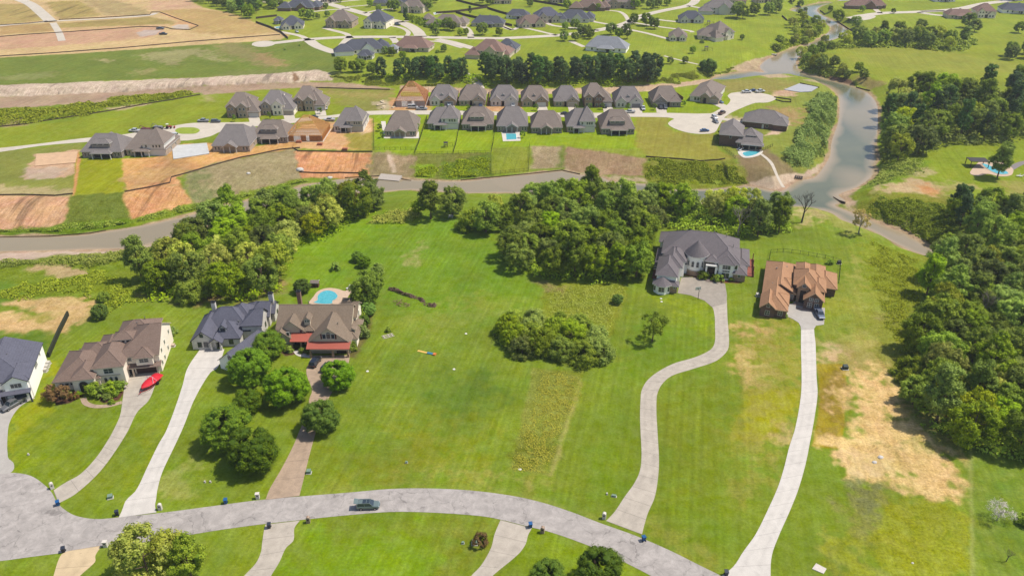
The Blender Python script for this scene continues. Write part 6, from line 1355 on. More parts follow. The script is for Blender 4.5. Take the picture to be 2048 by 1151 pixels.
def car(kind,px,py,head,c,label,group='cars and trucks parked in the new subdivision',name=None,gate=False,pos=None):
    p=pos or at(px,py); nm=name or {'sedan':'parked_car','suv':'parked_suv','pickup':'pickup_truck','van':'parked_van'}[kind]
    root=empty(nm,(p.x,p.y,p.z+.06),R(head),label,{'sedan':'car','suv':'car','pickup':'pickup truck','van':'van'}[kind],group)
    key=(kind,c,gate)
    if key not in _VM:
        D=VD[kind]; paint=mat('car_paint_%d_%d_%d'%c,c,.28,metal=.25,var=.02,spec=.6,coat=.6); parts=[]
        def add(n,mb,m,sm=False,loc=None,par=None): 
            o=mb.build(n,m,None,sm); me=o.data; bpy.data.objects.remove(o); parts.append((n,me,par)); return len(parts)-1
        b=MB(); S_=D['low']; rings=[]
        for x,z0,z1,hw in S_:
            rings.append([b.pt(q) for q in ((x,-hw*.86,z0),(x,-hw,z0+.2),(x,-hw,z1-.14),(x,-hw*.88,z1),(x,hw*.88,z1),(x,hw,z1-.14),(x,hw,z0+.2),(x,hw*.86,z0))])
        for a,c_ in zip(rings,rings[1:]):
            for i in range(8): b.f.append([a[i],a[(i+1)%8],c_[(i+1)%8],c_[i]][::-1]); b.m.append(0)
        b.f.append(rings[0][::-1][::-1]); b.m.append(0); b.f.append(rings[-1][::-1]); b.m.append(0)
        x0,x1,t0,t1,zb,zt=D['cab']; hb=D['W']/2*.93; ht=D['W']/2*.74
        # pillars and roof
        b.box(t0,-ht,zt-.06,t1,ht,zt)
        for sx,tx in ((x0,t0),(x1,t1)):
            for sg in (-1,1): b.tube((sx,sg*hb,zb-.05),(tx,sg*ht,zt-.03),.05,.05,4)
        for sg in (-1,1): b.tube(((x0+x1)/2-.1,sg*hb,zb-.05),((t0+t1)/2,sg*ht,zt-.03),.05,.05,4)
        if kind=='pickup':
            for i in (0,): b.box(-2.86,-.86,1.0,-1.15,.86,1.13)
            for sg in (-1,1): b.box(-2.88,sg*.94-.06,1.1,-1.1,sg*.94+.06,1.32)
            b.box(-2.93,-.94,1.1,-2.83,.94,1.32)
        if kind=='van': b.box(t0+.02,-ht-.05,1.3,-.2,ht+.05,zt-.04)
        add('body',b,paint)
        if kind=='pickup': bb=MB(); bb.box(-2.8,-.85,1.132,-1.15,.85,1.15); add('truck_bed',bb,M_BLACKM)
        def q(n,pts): mb=MB(); mb.face(pts); mb.face([tuple(Vector(p)*.995) for p in pts][::-1]); add(n,mb,M_GLASS)
        q('windshield',[(x1-.04,-hb*.94,zb),(x1-.04,hb*.94,zb),(t1,ht*.95,zt-.05),(t1,-ht*.95,zt-.05)])
        q('rear_window',[(x0+.04,hb*.94,zb),(x0+.04,-hb*.94,zb),(t0,-ht*.95,zt-.05),(t0,ht*.95,zt-.05)])
        for sg in (-1,1):
            xm=(x0+x1)/2-.1; tm=(t0+t1)/2
            q('side_window',[(x0+.1,sg*hb,zb),(xm-.04,sg*hb,zb),(tm-.04,sg*ht,zt-.06),(t0+.06,sg*ht,zt-.06)]); q('side_window',[(xm+.04,sg*hb,zb),(x1-.1,sg*hb,zb),(t1-.06,sg*ht,zt-.06),(tm+.04,sg*ht,zt-.06)])
        r=.34 if kind=='sedan' else .38; wx=D['L']*.3
        for sx in (-wx,wx):
            for sg in (-1,1):
                y=sg*D['W']*.45; mb=MB(); mb.tube((sx,y-.11,r-.05),(sx,y+.11,r-.05),r,r,14); k=add('wheel',mb,TYRE)
                mb=MB(); mb.tube((sx,y-.125,r-.05),(sx,y+.125,r-.05),r*.6,r*.6,10); add('rim',mb,RIM,par=k)
        for sg in (-1,1):
            hw=S_[-1][3]; mb=MB(); mb.box(S_[-2][0]-.02,sg*hw*.86-.16,S_[-2][2]-.3,S_[-1][0]-.02,sg*hw*.86+.14,S_[-2][2]-.14); add('headlight',mb,HLT)
            mb=MB(); mb.box(S_[0][0]-.03,sg*S_[0][3]*.88-.12,S_[0][2]-.25,S_[0][0]+.1,sg*S_[0][3]*.88+.12,S_[0][2]-.04); add('tail_light',mb,TLT)
        mb=MB(); mb.box(S_[-1][0]-.03,-.42,S_[-1][1]+.05,S_[-1][0]+.03,.42,S_[-1][2]-.05); add('grille',mb,M_BLACKM)
        if kind=='suv' and gate:
            for a_,c_ in ((-1.1,-.35),(-.25,.4)): mb=MB(); mb.box(a_,-ht*.75,zt+.002,c_,ht*.75,zt+.03); add('sunroof',mb,M_GLASS)
            for sg in (-1,1): mb=MB(); mb.tube((t0+.1,sg*ht*.95,zt+.09),(t1-.1,sg*ht*.95,zt+.09),.03,.03,4); add('roof_rail',mb,CHROME)
            mb=MB(); mb.face([(-2.05,-.8,1.78),(-2.05,.8,1.78),(-2.95,.78,2.05),(-2.95,-.78,2.05)]); mb.face([(-2.05,.8,1.72),(-2.05,-.8,1.72),(-2.97,-.78,1.99),(-2.97,.78,1.99)]); mb.face([(-2.95,-.78,2.05),(-2.95,.78,2.05),(-2.97,.78,1.99),(-2.97,-.78,1.99)]); add('tailgate',mb,paint)
        for sg in (-1,1): mb=MB(); mb.box(x1-.35,sg*(hb+.1)-.09,zb-.02,x1-.22,sg*(hb+.1)+.09,zb+.16); add('side_mirror',mb,paint)
        _VM[key]=parts
    objs=[]
    for n,me,par in _VM[key]:
        o=bpy.data.objects.new(n,me); COL.objects.link(o); o.parent=objs[par] if par is not None else root; objs.append(o)
    return root
WHT=(236,236,236); SIL=(176,180,184); GRY=(104,108,114); BLK=(44,46,52); BLU=(40,70,120); RED_=(150,40,40); BRN=(110,72,58)
NG=None
car('suv',737,1014,3,(126,142,138),'grey green suv with its tailgate open, stopped on the street',NG,gate=True)
car('suv',631,727,78,(34,38,50),'dark blue suv on the brown house driveway',NG)
car('suv',655,737,72,(50,62,80),'dark car half hidden under the driveway oak',NG)
car('pickup',1638,631,-93,(120,130,150),'blue grey pickup beside the orange roofed house',NG)
car('pickup',27,812,-118,(130,130,134),'dark grey pickup outside the house cut by the left edge',NG)
for a in [('pickup',270,264,172,WHT,'white pickup pulling the red equipment trailer'),('van',345,275,180,WHT,'long white van below the grass island'),('pickup',407,244,176,SIL,'silver pickup parked above the grass island'),('suv',432,245,4,GRY,'grey suv parked behind the silver pickup'),
 ('sedan',584,224,-95,WHT,'white car on the driveway of the middle island house'),('sedan',652,218,-80,WHT,'white car in front of the right island house'),('sedan',638,215,-85,RED_,'red car beside the white car at the right island house'),('sedan',628,236,0,BLK,'black car in the street above the orange timber frame'),('pickup',659,242,175,WHT,'white work truck beside the orange timber frame'),
 ('pickup',844,220,0,SIL,'silver pickup towing a box trailer by the brown frame'),('van',826,217,0,WHT,'white work van beside the brown timber frame'),('pickup',898,211,-80,(210,224,236),'pale blue pickup before the first single storey house'),('suv',948,210,-85,BLK,'black suv before the second single storey house'),('sedan',961,212,-85,BLU,'blue car next to the black suv'),
 ('suv',1026,213,-90,WHT,'white suv before the white gabled house'),('sedan',1210,215,-90,BLK,'black car at the brown two storey house'),('pickup',1286,219,-92,WHT,'white pickup on the grey garage driveway'),('pickup',1259,226,178,WHT,'white pickup in the street before the white brick house'),('sedan',1130,229,0,BLK,'black car in the street between the house rows'),
 ('suv',1321,217,-88,BLK,'black suv left of a pair at the taupe house'),('suv',1330,217,-88,GRY,'grey suv right of the black one at the taupe house'),('suv',1424,202,-70,(70,90,120),'blue suv by the long cul de sac house garage'),('sedan',1439,206,-40,(120,140,170),'pale blue car on the drive between the cul de sacs'),
 ('pickup',1493,186,10,WHT,'white pickup on the far cul de sac rim'),('sedan',1508,183,10,BLU,'blue car on the far cul de sac rim'),('pickup',1520,185,20,WHT,'second white pickup on the far cul de sac rim, beside the blue car'),
 ('pickup',1444,228,50,BRN,'red brown pickup between the cul de sacs'),('suv',1429,237,-80,(226,226,226),'white suv at the near cul de sac'),('sedan',1431,245,-75,GRY,'grey car below the white suv at the near cul de sac'),('sedan',1409,263,10,(60,100,150),'blue car alone at the bottom of the near cul de sac'),
 ('pickup',327,70,5,BLK,'dark pickup on the bare dirt development'),('pickup',321,59,8,GRY,'grey pickup on the bare dirt above the dark one')]: car(*a)
for a in [('suv',1186,40,0,BLK,'black car on a far driveway'),('suv',795,51,0,GRY,'grey car inside the far loop driveway'),('sedan',594,65,-60,WHT,'white car at the far cream house'),('sedan',1049,55,-60,WHT,'white car at the far brown roofed house'),('suv',676,107,-30,BLK,'black car at the long white house')]: car(*a,group='cars in the far neighbourhood')
# trailers, tractor
def trailer(px,py,head,L,label,c,load=None):
    p=at(px,py); r=empty('trailer',(p.x,p.y,p.z+.06),R(head),label,'trailer'); f=MB(); f.box(-L/2,-1,.55,L/2,1,.68); f.box(L/2,-.06,.5,L/2+1.4,.06,.62)
    for sg in(-1,1): f.box(-L/2,sg*1-.05,.68,L/2,sg*1+.05,.95)
    f.build('frame',mat('trailer_frame',(60,54,54),.6),r)
    for x in (-.8,.2):
        for sg in (-1,1): w_=MB(); w_.tube((x,sg*1.1-.1,.33),(x,sg*1.1+.1,.33),.33,.33,12); w_.build('wheel',TYRE,r)
    if load:
        d=MB(); d.box(-L*.4,-.8,.68,L*.3,.8,1.5); d.tube((-L*.1,0,1.5),(L*.35,0,2.8),.16,.1,6); d.tube((L*.35,0,2.8),(L*.55,0,1.0),.12,.1,6); d.build('machine',mat(load[0],load[1],.5),r)
    return r
trailer(291,262,174,6,'dark trailer with a purple red machine behind the white pickup',BLK,('purple_machine',(120,50,70))); trailer(316,258,174,6,'low flat trailer with pale machine parts by the lawn',BLK,('grey_machine',(150,150,150)))
p=at(338,257); tr=empty('tractor',p,R(15),'small red tractor with white canopy beside the grass island','tractor'); b=MB(); b.box(-.9,-.45,.7,1.4,.45,1.35); b.box(-1.1,-.7,.6,-.2,.7,1.1); b.build('body',mat('tractor_red',(180,40,36),.4),tr)
cn=MB(); cn.box(-1.1,-.7,2.3,.1,.7,2.4); [cn.tube((x,y,1.1),(x,y,2.3),.04,.04,4) for x in(-1,0) for y in(-.6,.6)]; cn.build('canopy',M_TRIM,tr)
for x,rr in ((-.7,.7),(1.0,.42)):
    for sg in (-1,1): w_=MB(); w_.tube((x,sg*.85-.16,rr),(x,sg*.85+.16,rr),rr,rr,14); w_.build('wheel',TYRE,tr)
bk=MB(); bk.tube((1.4,0,.8),(2.6,0,.9),.08,.08,4); bk.box(2.4,-.8,.3,3.0,.8,1.0); bk.build('loader_bucket',mat('tractor_red',(180,40,36)),tr)
# covered boat on its trailer
def boat(name,x,y,z,head,L,label,cc,cover=True,trail=True,sc=1):
    r=empty(name,(x,y,z),R(head),label,'boat'); b=MB(); ring=[]
    st=[(-.5,.36,.55,1.0),(-.25,.40,.5,1.02),(.05,.40,.48,1.05),(.28,.30,.52,1.12),(.42,.15,.65,1.2),(.5,.01,.9,1.26)]
    for fx_,hw,z0,z1 in st:
        x_=fx_*L; w_=hw*L*.42; ring.append([b.pt(q) for q in ((x_,0,z0),(x_,-w_*.8,z0+.22),(x_,-w_,z1),(x_,w_,z1),(x_,w_*.8,z0+.22))])
    for a,c_ in zip(ring,ring[1:]):
        for i in range(5): b.f.append([a[i],c_[i],c_[(i+1)%5],a[(i+1)%5]]); b.m.append(0)
    b.f.append(ring[0]); b.m.append(0); b.build('hull',mat('boat_hull',(200,40,44) if cover else (226,226,226),.35,coat=.4),r)
    if cover:
        c=MB(); rg=[]
        for (fx_,hw,z0,z1),t in zip(st,(.25,.42,.55,.38,.2,.03)):
            x_=fx_*L; w_=hw*L*.42+.02; rg.append([c.pt(q) for q in ((x_,-w_,z1+.01),(x_,-w_*.5,z1+t),(x_,0,z1+t*1.25),(x_,w_*.5,z1+t),(x_,w_,z1+.01))])
        for a,c_ in zip(rg,rg[1:]):
            for i in range(4): c.f.append([a[i],c_[i],c_[i+1],a[i+1]]); c.m.append(0)
        c.f.append(rg[0]); c.m.append(0); c.build('cover',mat('red_boat_cover',(222,34,52),.7,var=.1),r,True)
        t=MB(); 
        for sg in (-1,1): t.tube((-.6,sg*1.05,1.1),(-.2,sg*.6,2.3),.05,.05,6); t.tube((.7,sg*1.0,1.1),(-.2,sg*.6,2.3),.05,.05,6)
        t.tube((-.2,-.6,2.3),(-.2,.6,2.3),.06,.06,6); t.build('tower',mat('pink_white_tube',(240,214,226),.4),r)
    if trail:
        f=MB(); f.box(-L*.4,-.9,.42,L*.3,-.8,.52); f.box(-L*.4,.8,.42,L*.3,.9,.52); f.tube((L*.3,-.85,.47),(L*.62,0,.47),.06,.06,4); f.tube((L*.3,.85,.47),(L*.62,0,.47),.06,.06,4); f.tube((L*.62,0,.47),(L*.74,0,.47),.05,.05,4); f.tube((L*.6,0,.02),(L*.6,0,.55),.04,.04,4); f.build('trailer_frame',mat('red_trailer',(170,50,44),.5),r)
        for sg in (-1,1): w_=MB(); w_.tube((-.8,sg*1.05-.1,.34),(-.8,sg*1.05+.1,.34),.33,.33,12); w_.build('wheel',TYRE,r)
    return r
p=at(303,770); _b=boat('boat',p.x,p.y,.06,-106,6.6,'red covered ski boat on a trailer before the beige house garage',RED_); _b.scale=(1.05,1.4,1.15)
for x,y,hd,l in ((1443,143,15,'small white boat at the dock by the round tree'),(1540,110,20,'small white boat moored at the long dock')):
    q=ray(x,y,ZW); boat('boat',q[0],q[1],ZW-.5,hd,5,l,WHT,False,False)
# ---------------- street furniture
M_BLUE=mat('blue_bin_plastic',(34,96,156),.5); M_DBIN=mat('dark_bin_plastic',(52,58,72),.5)
def bin_(px,py,head,m,label):
    p=at(px,py); r=empty('wheelie_bin',(p.x,p.y,.05),R(head),label,'bin','wheelie bins along the street'); b=MB(); t=[(-.24,-.22),(.24,-.22),(.24,.24),(-.24,.24)]; u=[(-.31,-.3),(.31,-.3),(.31,.34),(-.31,.34)]
    a=[b.pt((x,y,.06)) for x,y in t]; c=[b.pt((x,y,1.0)) for x,y in u]
    for i in range(4): b.f.append([a[i],a[(i+1)%4],c[(i+1)%4],c[i]]); b.m.append(0)
    b.f.append(a[::-1]); b.m.append(0); b.build('bin_body',m,r)
    l=MB(); l.face([(-.34,-.34,1.0),(.34,-.34,1.0),(.34,.38,1.08),(-.34,.38,1.08)]); l.face([(-.34,-.34,1.05),(.34,-.34,1.05),(.34,.38,1.14),(-.34,.38,1.14)]); l.box(-.34,.36,.98,.34,.42,1.12); l.box(-.34,-.36,1.0,.34,-.32,1.06); l.build('lid',m,r)
    for sg in (-1,1): w_=MB(); w_.tube((sg*.3-.04,.3,.14),(sg*.3+.04,.3,.14),.14,.14,10); w_.build('wheel',TYRE,r)
    h=MB(); h.tube((-.26,.46,1.0),(.26,.46,1.0),.025,.025,5); h.build('handle',TYRE,r); r.scale=(1.15,1.15,1.1); return r
for a in [(117,1010,30,M_BLUE,'blue bin at the end of the beige house driveway'),(235,1029,200,M_DBIN,'dark bin left of the white driveway mouth'),(452,1006,5,M_BLUE,'blue bin on the verge between two driveways'),(128,1103,20,M_DBIN,'dark bin at the tan driveway in the lower left'),(1061,1054,10,M_BLUE,'blue bin at the lower middle driveway'),(1287,1080,200,M_BLUE,'blue bin right of the long curved driveway mouth'),(539,1055,10,M_DBIN,'dark bin with a pale bag at the lower driveway'),(1452,1150,0,M_DBIN,'dark bin cut by the bottom edge')]: bin_(*a)
M_MW=brick_mat('white_mailbox_brick',(226,218,206),(210,200,188),(200,196,186)); M_MB=brick_mat('brown_mailbox_stone',(170,140,116),(140,112,94),(180,170,156))
def mailbox(px,py,head,m,label,arch=True):
    p=at(px,py); r=empty('mailbox',(p.x,p.y,.0),R(head),label,'mailbox','brick mailboxes along the street'); b=MB(); b.box(-.38,-.34,-.1,.38,.34,1.35)
    if arch:
        n=8; f=[(.38*math.cos(math.pi*i/n),1.35+.3*math.sin(math.pi*i/n)) for i in range(n+1)]
        b.face([(x,-.34,z) for x,z in f][::-1]); b.face([(x,.34,z) for x,z in f])
        for i in range(n): b.face([(f[i][0],-.34,f[i][1]),(f[i][0],.34,f[i][1]),(f[i+1][0],.34,f[i+1][1]),(f[i+1][0],-.34,f[i+1][1])][::-1])
    else: b.box(-.45,-.4,1.352,.45,.4,1.5)
    b.build('pillar',m,r); d=MB(); d.box(-.14,-.4,.95,.14,-.33,1.2); d.box(-.14,.33,.95,.14,.39,1.2); d.build('mailbox_door',M_BLACKM,r); return r
for a in [(105,976,40,M_MW,'white brick mailbox by the cul de sac'),(321,1018,5,M_MW,'white arched mailbox right of the white driveway'),(516,996,8,M_MW,'white mailbox left of the tan driveway',False),(212,1092,5,M_MW,'square white mailbox at the lower left drive',False),(617,1044,5,M_MB,'brown stone mailbox below the street'),(1208,1036,-15,M_MW,'white arched mailbox left of the long curved driveway'),(1085,1064,-15,M_MB,'tan arched mailbox beside the lower middle driveway')]: mailbox(*a)
M_UG=mat('utility_green',(128,152,132),.6); M_UP=mat('concrete_pad',(206,200,188),.9)
def ubox(px,py,w,d,h,label,m=None,head=0):
    p=at(px,py); r=empty('utility_box',(p.x,p.y,0),R(head),label,'utility box'); b=MB(); b.box(-w/2,-d/2,.1,w/2,d/2,h*.82); b.face([(-w/2,-d/2-.02,h*.8),(w/2,-d/2-.02,h*.8),(w/2,d/2,h),(-w/2,d/2,h)]); b.face([(-w/2,-d/2-.02,h*.8),(-w/2,d/2,h),(-w/2,d/2,h*.8)]); b.face([(w/2,-d/2-.02,h*.8),(w/2,d/2,h*.8),(w/2,d/2,h)]); b.face([(-w/2,d/2,h*.8),(-w/2,d/2,h),(w/2,d/2,h),(w/2,d/2,h*.8)]); b.build('cabinet',m or M_UG,r); q=MB(); q.box(-w*.65,-d*.7,-.05,w*.65,d*.65,.11); q.build('pad',M_UP,r); return r
for a in [(221,995,1.0,.8,.9,'green utility box between two driveways',None,20),(618,945,.95,.8,.95,'green utility box right of the tan driveway'),(949,1087,1.0,.8,.95,'green utility box beside the orange tinged shrub'),(1690,737,1.3,1.1,1.2,'dark utility cabinet at the corner of the sandy lot',mat('dark_cabinet',(60,72,68),.6)),(1228,992,.95,.45,.5,'small pale utility box left of the long driveway',None,-15),(813,925,.5,.35,.5,'little green cable box on the open lawn verge'),(926,1086,.5,.35,.55,'little green cable box left of the green utility box'),(57,909,.35,.3,.5,'small white cable box on the left lawn',M_UP),(410,964,.3,.3,.5,'left of two small white cable boxes below the oaks',M_UP),(421,964,.3,.3,.5,'right of two small white cable boxes below the oaks',M_UP),(1214,988,.3,.3,.5,'little white post box beside the pale utility box',M_UP),
 (1515,592,1.0,1.0,1.1,'white and dark cooling unit at the orange roofed house',M_UP),(1678,527,1.1,1.0,1.1,'dark tank in the corner of the fenced back yard',M_BLACKM),(91,742,1,1,1,'nearest of three cooling units by the left white house',M_UP),(94,735,1,1,1,'middle of three cooling units by the left white house',M_UP),(97,728,1,1,1,'farthest of three cooling units by the left white house',M_UP),(346,692,1.1,.9,.8,'cream unit at the beige house side wall',M_TRIMT)]: ubox(*a)
# flat slabs, lids, odds and ends on the ground
def slab(name,pts,h,m,label,cat,px=True):
    P=[at(x,y)[:2] for x,y in pts] if px else pts; z=gz(*P[0]); o=flat_poly(name,P,z+h,m,kind=None,thick=h+.15); tag(o,label,cat); return o
slab('concrete_pad',[(1624,1137),(1632,1126),(1653,1137),(1647,1147)],.14,mat('pale_pad',(222,212,200),.9),'small tilted square concrete pad at the bottom right','concrete pad')
slab('house_slab',[(344,292),(414,287),(419,308),(347,319)],.35,mat('fresh_white_slab',(208,208,206),.9,var=.12,scale=.3),'empty white house slab between two grey houses','slab')
slab('house_slab',[(1568,180),(1598,168),(1637,175),(1622,184),(1600,185)],.3,mat('fresh_grey_slab',(184,184,188),.9),'pale house slab at the river bend','slab')
slab('dirt_pad',[(73,309),(156,304),(151,326),(70,333)],.3,mat('house_pad_dirt',(218,180,142),.95,var=.15,scale=.4),'raised dirt pad left of the green lot','dirt pad')
for i,(x,y,l) in enumerate([(735,742,'white drain lid on the lawn right of the driveway oak'),(932,667,'white drain lid near the thicket'),(908,738,'white drain lid in the middle of the big lawn'),(1322,597,'white lid nearest the octagonal bay'),(1323,603,'white lid a little below the octagonal bay'),(1040,938,'white lid at the foot of the weedy strip')]):
    p=at(x,y); m_=MB(); m_.frus((0,0),.38,.36,-.05,.1,14); m_.frus((0,0),.12,.1,.1,.14,8); o=m_.build('drain_lid',mat('white_lid',(236,232,222),.7)); o.location=p; tag(o,l,'drain lid')
for x,y,s,l in [(1761,914,.7,'pale boulder on the sandy lot, upper one'),(1749,924,.6,'grey boulder on the sandy lot, lower one'),(1825,1125,.3,'small white stone in the yellow field'),(660,356,1.3,'white rock by the inner river shore'),(600,340,1.8,'white block at the foot of the orange bank'),(497,347,1.0,'white square board on the far slope')]:
    p=at(x,y); m_=MB(); rr=random.Random(x)
    n=9; rows=[]
    for k,(rz,rad) in enumerate(((-.2,.9),(.15,1.0),(.45,.75),(.6,.3))): rows.append([m_.pt((s*rad*rr.uniform(.8,1.15)*math.cos(6.283*i/n),s*.8*rad*rr.uniform(.8,1.15)*math.sin(6.283*i/n),s*rz)) for i in range(n)])
    for a,b in zip(rows,rows[1:]):
        for i in range(n): m_.f.append([a[i],a[(i+1)%n],b[(i+1)%n],b[i]]); m_.m.append(0)
    m_.f.append(rows[-1]); m_.m.append(0); o=m_.build('boulder',mat('pale_rock',(220,214,206),.9,var=.15)); o.location=p; tag(o,l,'rock')
p=at(776,672); r=empty('wooden_frame',p,R(28),'pale wooden frame lying flat on the lawn','wooden frame'); m_=MB(); [m_.box(-1.7,y-.12,.05,1.7,y+.12,.14) for y in (-.75,0,.75)]; m_.build('plank',mat('weathered_plank',(206,196,178),.9),r); m_=MB(); [m_.box(x-.12,-.85,.142,x+.12,.85,.22) for x in (-1.2,0.2,1.2)]; m_.build('cross_plank',mat('weathered_plank',(206,196,178)),r)
p=at(857,706); r=empty('water_slide_mat',p,R(-22),'yellow and blue slide mat spread on the lawn','slide mat'); 
m_=MB(); m_.box(-3.4,-.35,.0,-.4,.35,.1); m_.build('slide_runway',mat('yellow_vinyl',(240,196,100),.4),r); m_=MB(); m_.box(-.4,-.4,0,1.5,.4,.22); m_.build('splash_pad',mat('blue_vinyl',(70,130,160),.4),r); m_=MB(); m_.box(1.5,-.5,0,2.3,.5,.35); m_.build('bumper',mat('orange_vinyl',(224,130,64),.4),r)
# basketball hoop
p=at(1396,598); r=empty('basketball_hoop',p,R(10),'tall basketball hoop at the edge of the curved driveway','basketball hoop'); m_=MB(); m_.tube((0,0,0),(0,0,3.2),.09,.08,8); m_.tube((0,0,3.1),(.0,.8,3.4),.06,.06,6); m_.build('pole',M_BLACKM,r); m_=MB(); m_.box(-.9,.82,2.9,.9,.88,4.0); m_.build('backboard',M_TRIM,r)
m_=MB()
for i in range(12): a,b=6.283*i/12,6.283*(i+1)/12; m_.tube((.23*math.cos(a),1.15+.23*math.sin(a),3.05),(.23*math.cos(b),1.15+.23*math.sin(b),3.05),.015,.015,4)
m_.build('rim',mat('orange_rim',(220,90,40)),r)
# ---------------- pools
def pool_water(name,c):
    m,t,b=nodes(name); p_=opos(t); n=noise(t,2.2,2,.5,p_,1.2); L(t,mixc(t,maprange(t,n,.35,.65,0,1),alb(c),alb(tuple(min(255,v+28) for v in c))),b.inputs['Base Color']); b.inputs['Roughness'].default_value=.1; b.inputs['IOR'].default_value=1.33
    return m
PW=pool_water('pool_water',(84,184,198)); PD=mat('pool_deck_stone',(214,186,160),.9,var=.1,scale=1); PDW=mat('pool_deck_white',(224,216,204),.9)
def pool(deck,water,label,dm,sm=True):
    c=at(*water[0]); r=empty('swimming_pool',(c.x,c.y,c.z),0,label,'swimming pool'); 
    def loc(pts,s_): q=smooth(pts,4) if s_ else pts; return [(a-c.x,b-c.y) for a,b in (ray(x,y,c.z) for x,y in q)]
    flat_poly('deck',loc(deck,sm),.12,dm,r,None,.3); W=loc(water,sm); flat_poly('coping',offset_poly(W,.35),.2,M_TRIMT if dm is PD else M_TRIM,r,None,.2); flat_poly('water',W,.215,PW,r,None)
    return r
pool([(618,607),(628,592),(634,584),(646,578),(660,576),(676,578),(690,582),(699,577),(706,577),(706,583),(698,590),(688,606),(660,608)],[(628,605),(635,601),(636,592),(643,585),(655,581.5),(668,584.5),(675,592),(672,598),(665,602),(664,607),(645,608)],'kidney shaped blue pool behind the brown house',PD)
pool([(762,243),(771,243),(774,264),(838,264),(838,277),(768,277)],[(784,268.5),(822,268.5),(823,273),(785,274)],'long narrow pool behind the first back row house',PDW,False)
pool([(1003,265),(1040,264),(1041,282),(1006,283)],[(1012,268),(1032,268),(1033,279),(1013,280)],'small square blue pool behind a back row house',PDW,False)
pool([(1476,303),(1500,299),(1526,302),(1518,311),(1490,316),(1478,309)],[(1485,307),(1499,303),(1519,304),(1511,309.5),(1492,313)],'kidney pool behind the two storey brick house',PDW)
pool([(1940,347),(1946,336),(1962,322),(1985,322),(2005,326),(2026,338),(2023,350),(2000,353),(1975,348),(1956,352)],[(1964,328),(1975,330),(1990,337),(2012,343),(2016,348),(1996,348),(1978,340)],'curved pool on the terrace right of the river',PD)
pool([(548,54),(566,52),(568,57),(550,58)],[(551,54.5),(563,53.5),(564,56),(552,57)],'small far pool at the upper left pavilion',PDW,False)
pool([(866,26),(884,23),(886,27),(868,30)],[(869,26.5),(882,24.2),(883,26.5),(870,28.5)],'small far pool behind the tall top tree',PDW,False)
# pavilion, pergola, shed
H=House('pavilion',-51.9,207.2,0,'open hipped roof pavilion right of the blue pool',R_TAN,W_TAN,trim=M_DTRIM,ov=.3); H.wing(0,0,5.2,6.8,2.9,.5,'y','h','h',walls=False)
for x in (.3,4.9):
    for y in (.3,6.5): H.post(x,y,-.1,2.85,.14,M_WOODD)
H.done()
p=at(1939,336); r=empty('pergola',p,R(-5),'dark flat pergola at the river terrace pool','pergola'); m_=MB(); m_.box(0,0,2.9,8,5.5,3.1); m_.build('roof',mat('dark_roofing',(70,66,66)),r)
for x in (.2,7.8):
    for y in (.2,5.3): m_=MB(); m_.box(x-.12,y-.12,-.1,x+.12,y+.12,2.9); m_.build('post',M_WOODD,r)
x,y=fx(622,575); H=House('garden_shed',x,y,0,'small brown garden shed left of the blue pool',R_TAUPE,mat('brown_shed_wood',(110,78,60)),ov=.2,cap=False); H.wing(0,0,2.4,1.8,1.9,.5,'x','g','g'); H.door('S',1.2,0,.9,1.7,M_WOODD); H.done()
x,y=fx(1300,-4)
# outdoor chairs
def lounger(px,py,head,label,m,grp):
    p=at(px,py); r=empty('lounge_chair',(p.x,p.y,p.z+.12),R(head),label,'lounge chair',grp); m_=MB(); m_.box(-.9,-.32,.3,.4,.32,.4); m_.build('seat',m,r); m_=MB(); m_.face([(.4,-.32,.38),(.4,.32,.38),(1.0,.32,.95),(1.0,-.32,.95)]); m_.face([(.4,.32,.30),(.4,-.32,.30),(1.0,-.32,.88),(1.0,.32,.88)]); m_.build('backrest',m,r)
    for x in (-.8,.35):
        for sg in (-1,1): l=MB(); l.box(x-.03,sg*.28-.03,0,x+.03,sg*.28+.03,.3); l.build('leg',m,r)
for i,(x,y) in enumerate(((697,577),(702,577))): lounger(x,y,60,'white lounge chair on the patio above the blue pool',M_TRIM,'white lounge chairs above the blue pool')
for x,y in ((1591,356),(1595,357),(1599,357.5),(1603,358)): lounger(x,y,70,'dark lounge chair on the sandy river point',M_BLACKM,'dark chairs on the sandy river point')
for x,y in ((1476,300),(1480,302),(1484,300)): lounger(x,y,40,'white lounge chair left of the kidney pool',M_TRIM,'white chairs left of the kidney pool')
for x,y in ((2036,353),(2042,354)): lounger(x,y,10,'white lounge chair right of the terrace pool',M_TRIM,'white chairs right of the terrace pool')
p=at(902,434); r=empty('picnic_table',p,R(-20),'white picnic table near the upper lawn trees','picnic table'); m_=MB(); m_.box(-.9,-.4,.7,.9,.4,.76); m_.build('table_top',M_TRIM,r)
for sg in (-1,1): m_=MB(); m_.box(-.9,sg*.8-.15,.42,.9,sg*.8+.15,.47); m_.build('bench',M_TRIM,r)
for x in (-.7,.7): m_=MB(); m_.box(x-.04,-.85,0,x+.04,.85,.08); m_.box(x-.05,-.05,0,x+.05,.05,.7); m_.build('leg',M_TRIM,r)
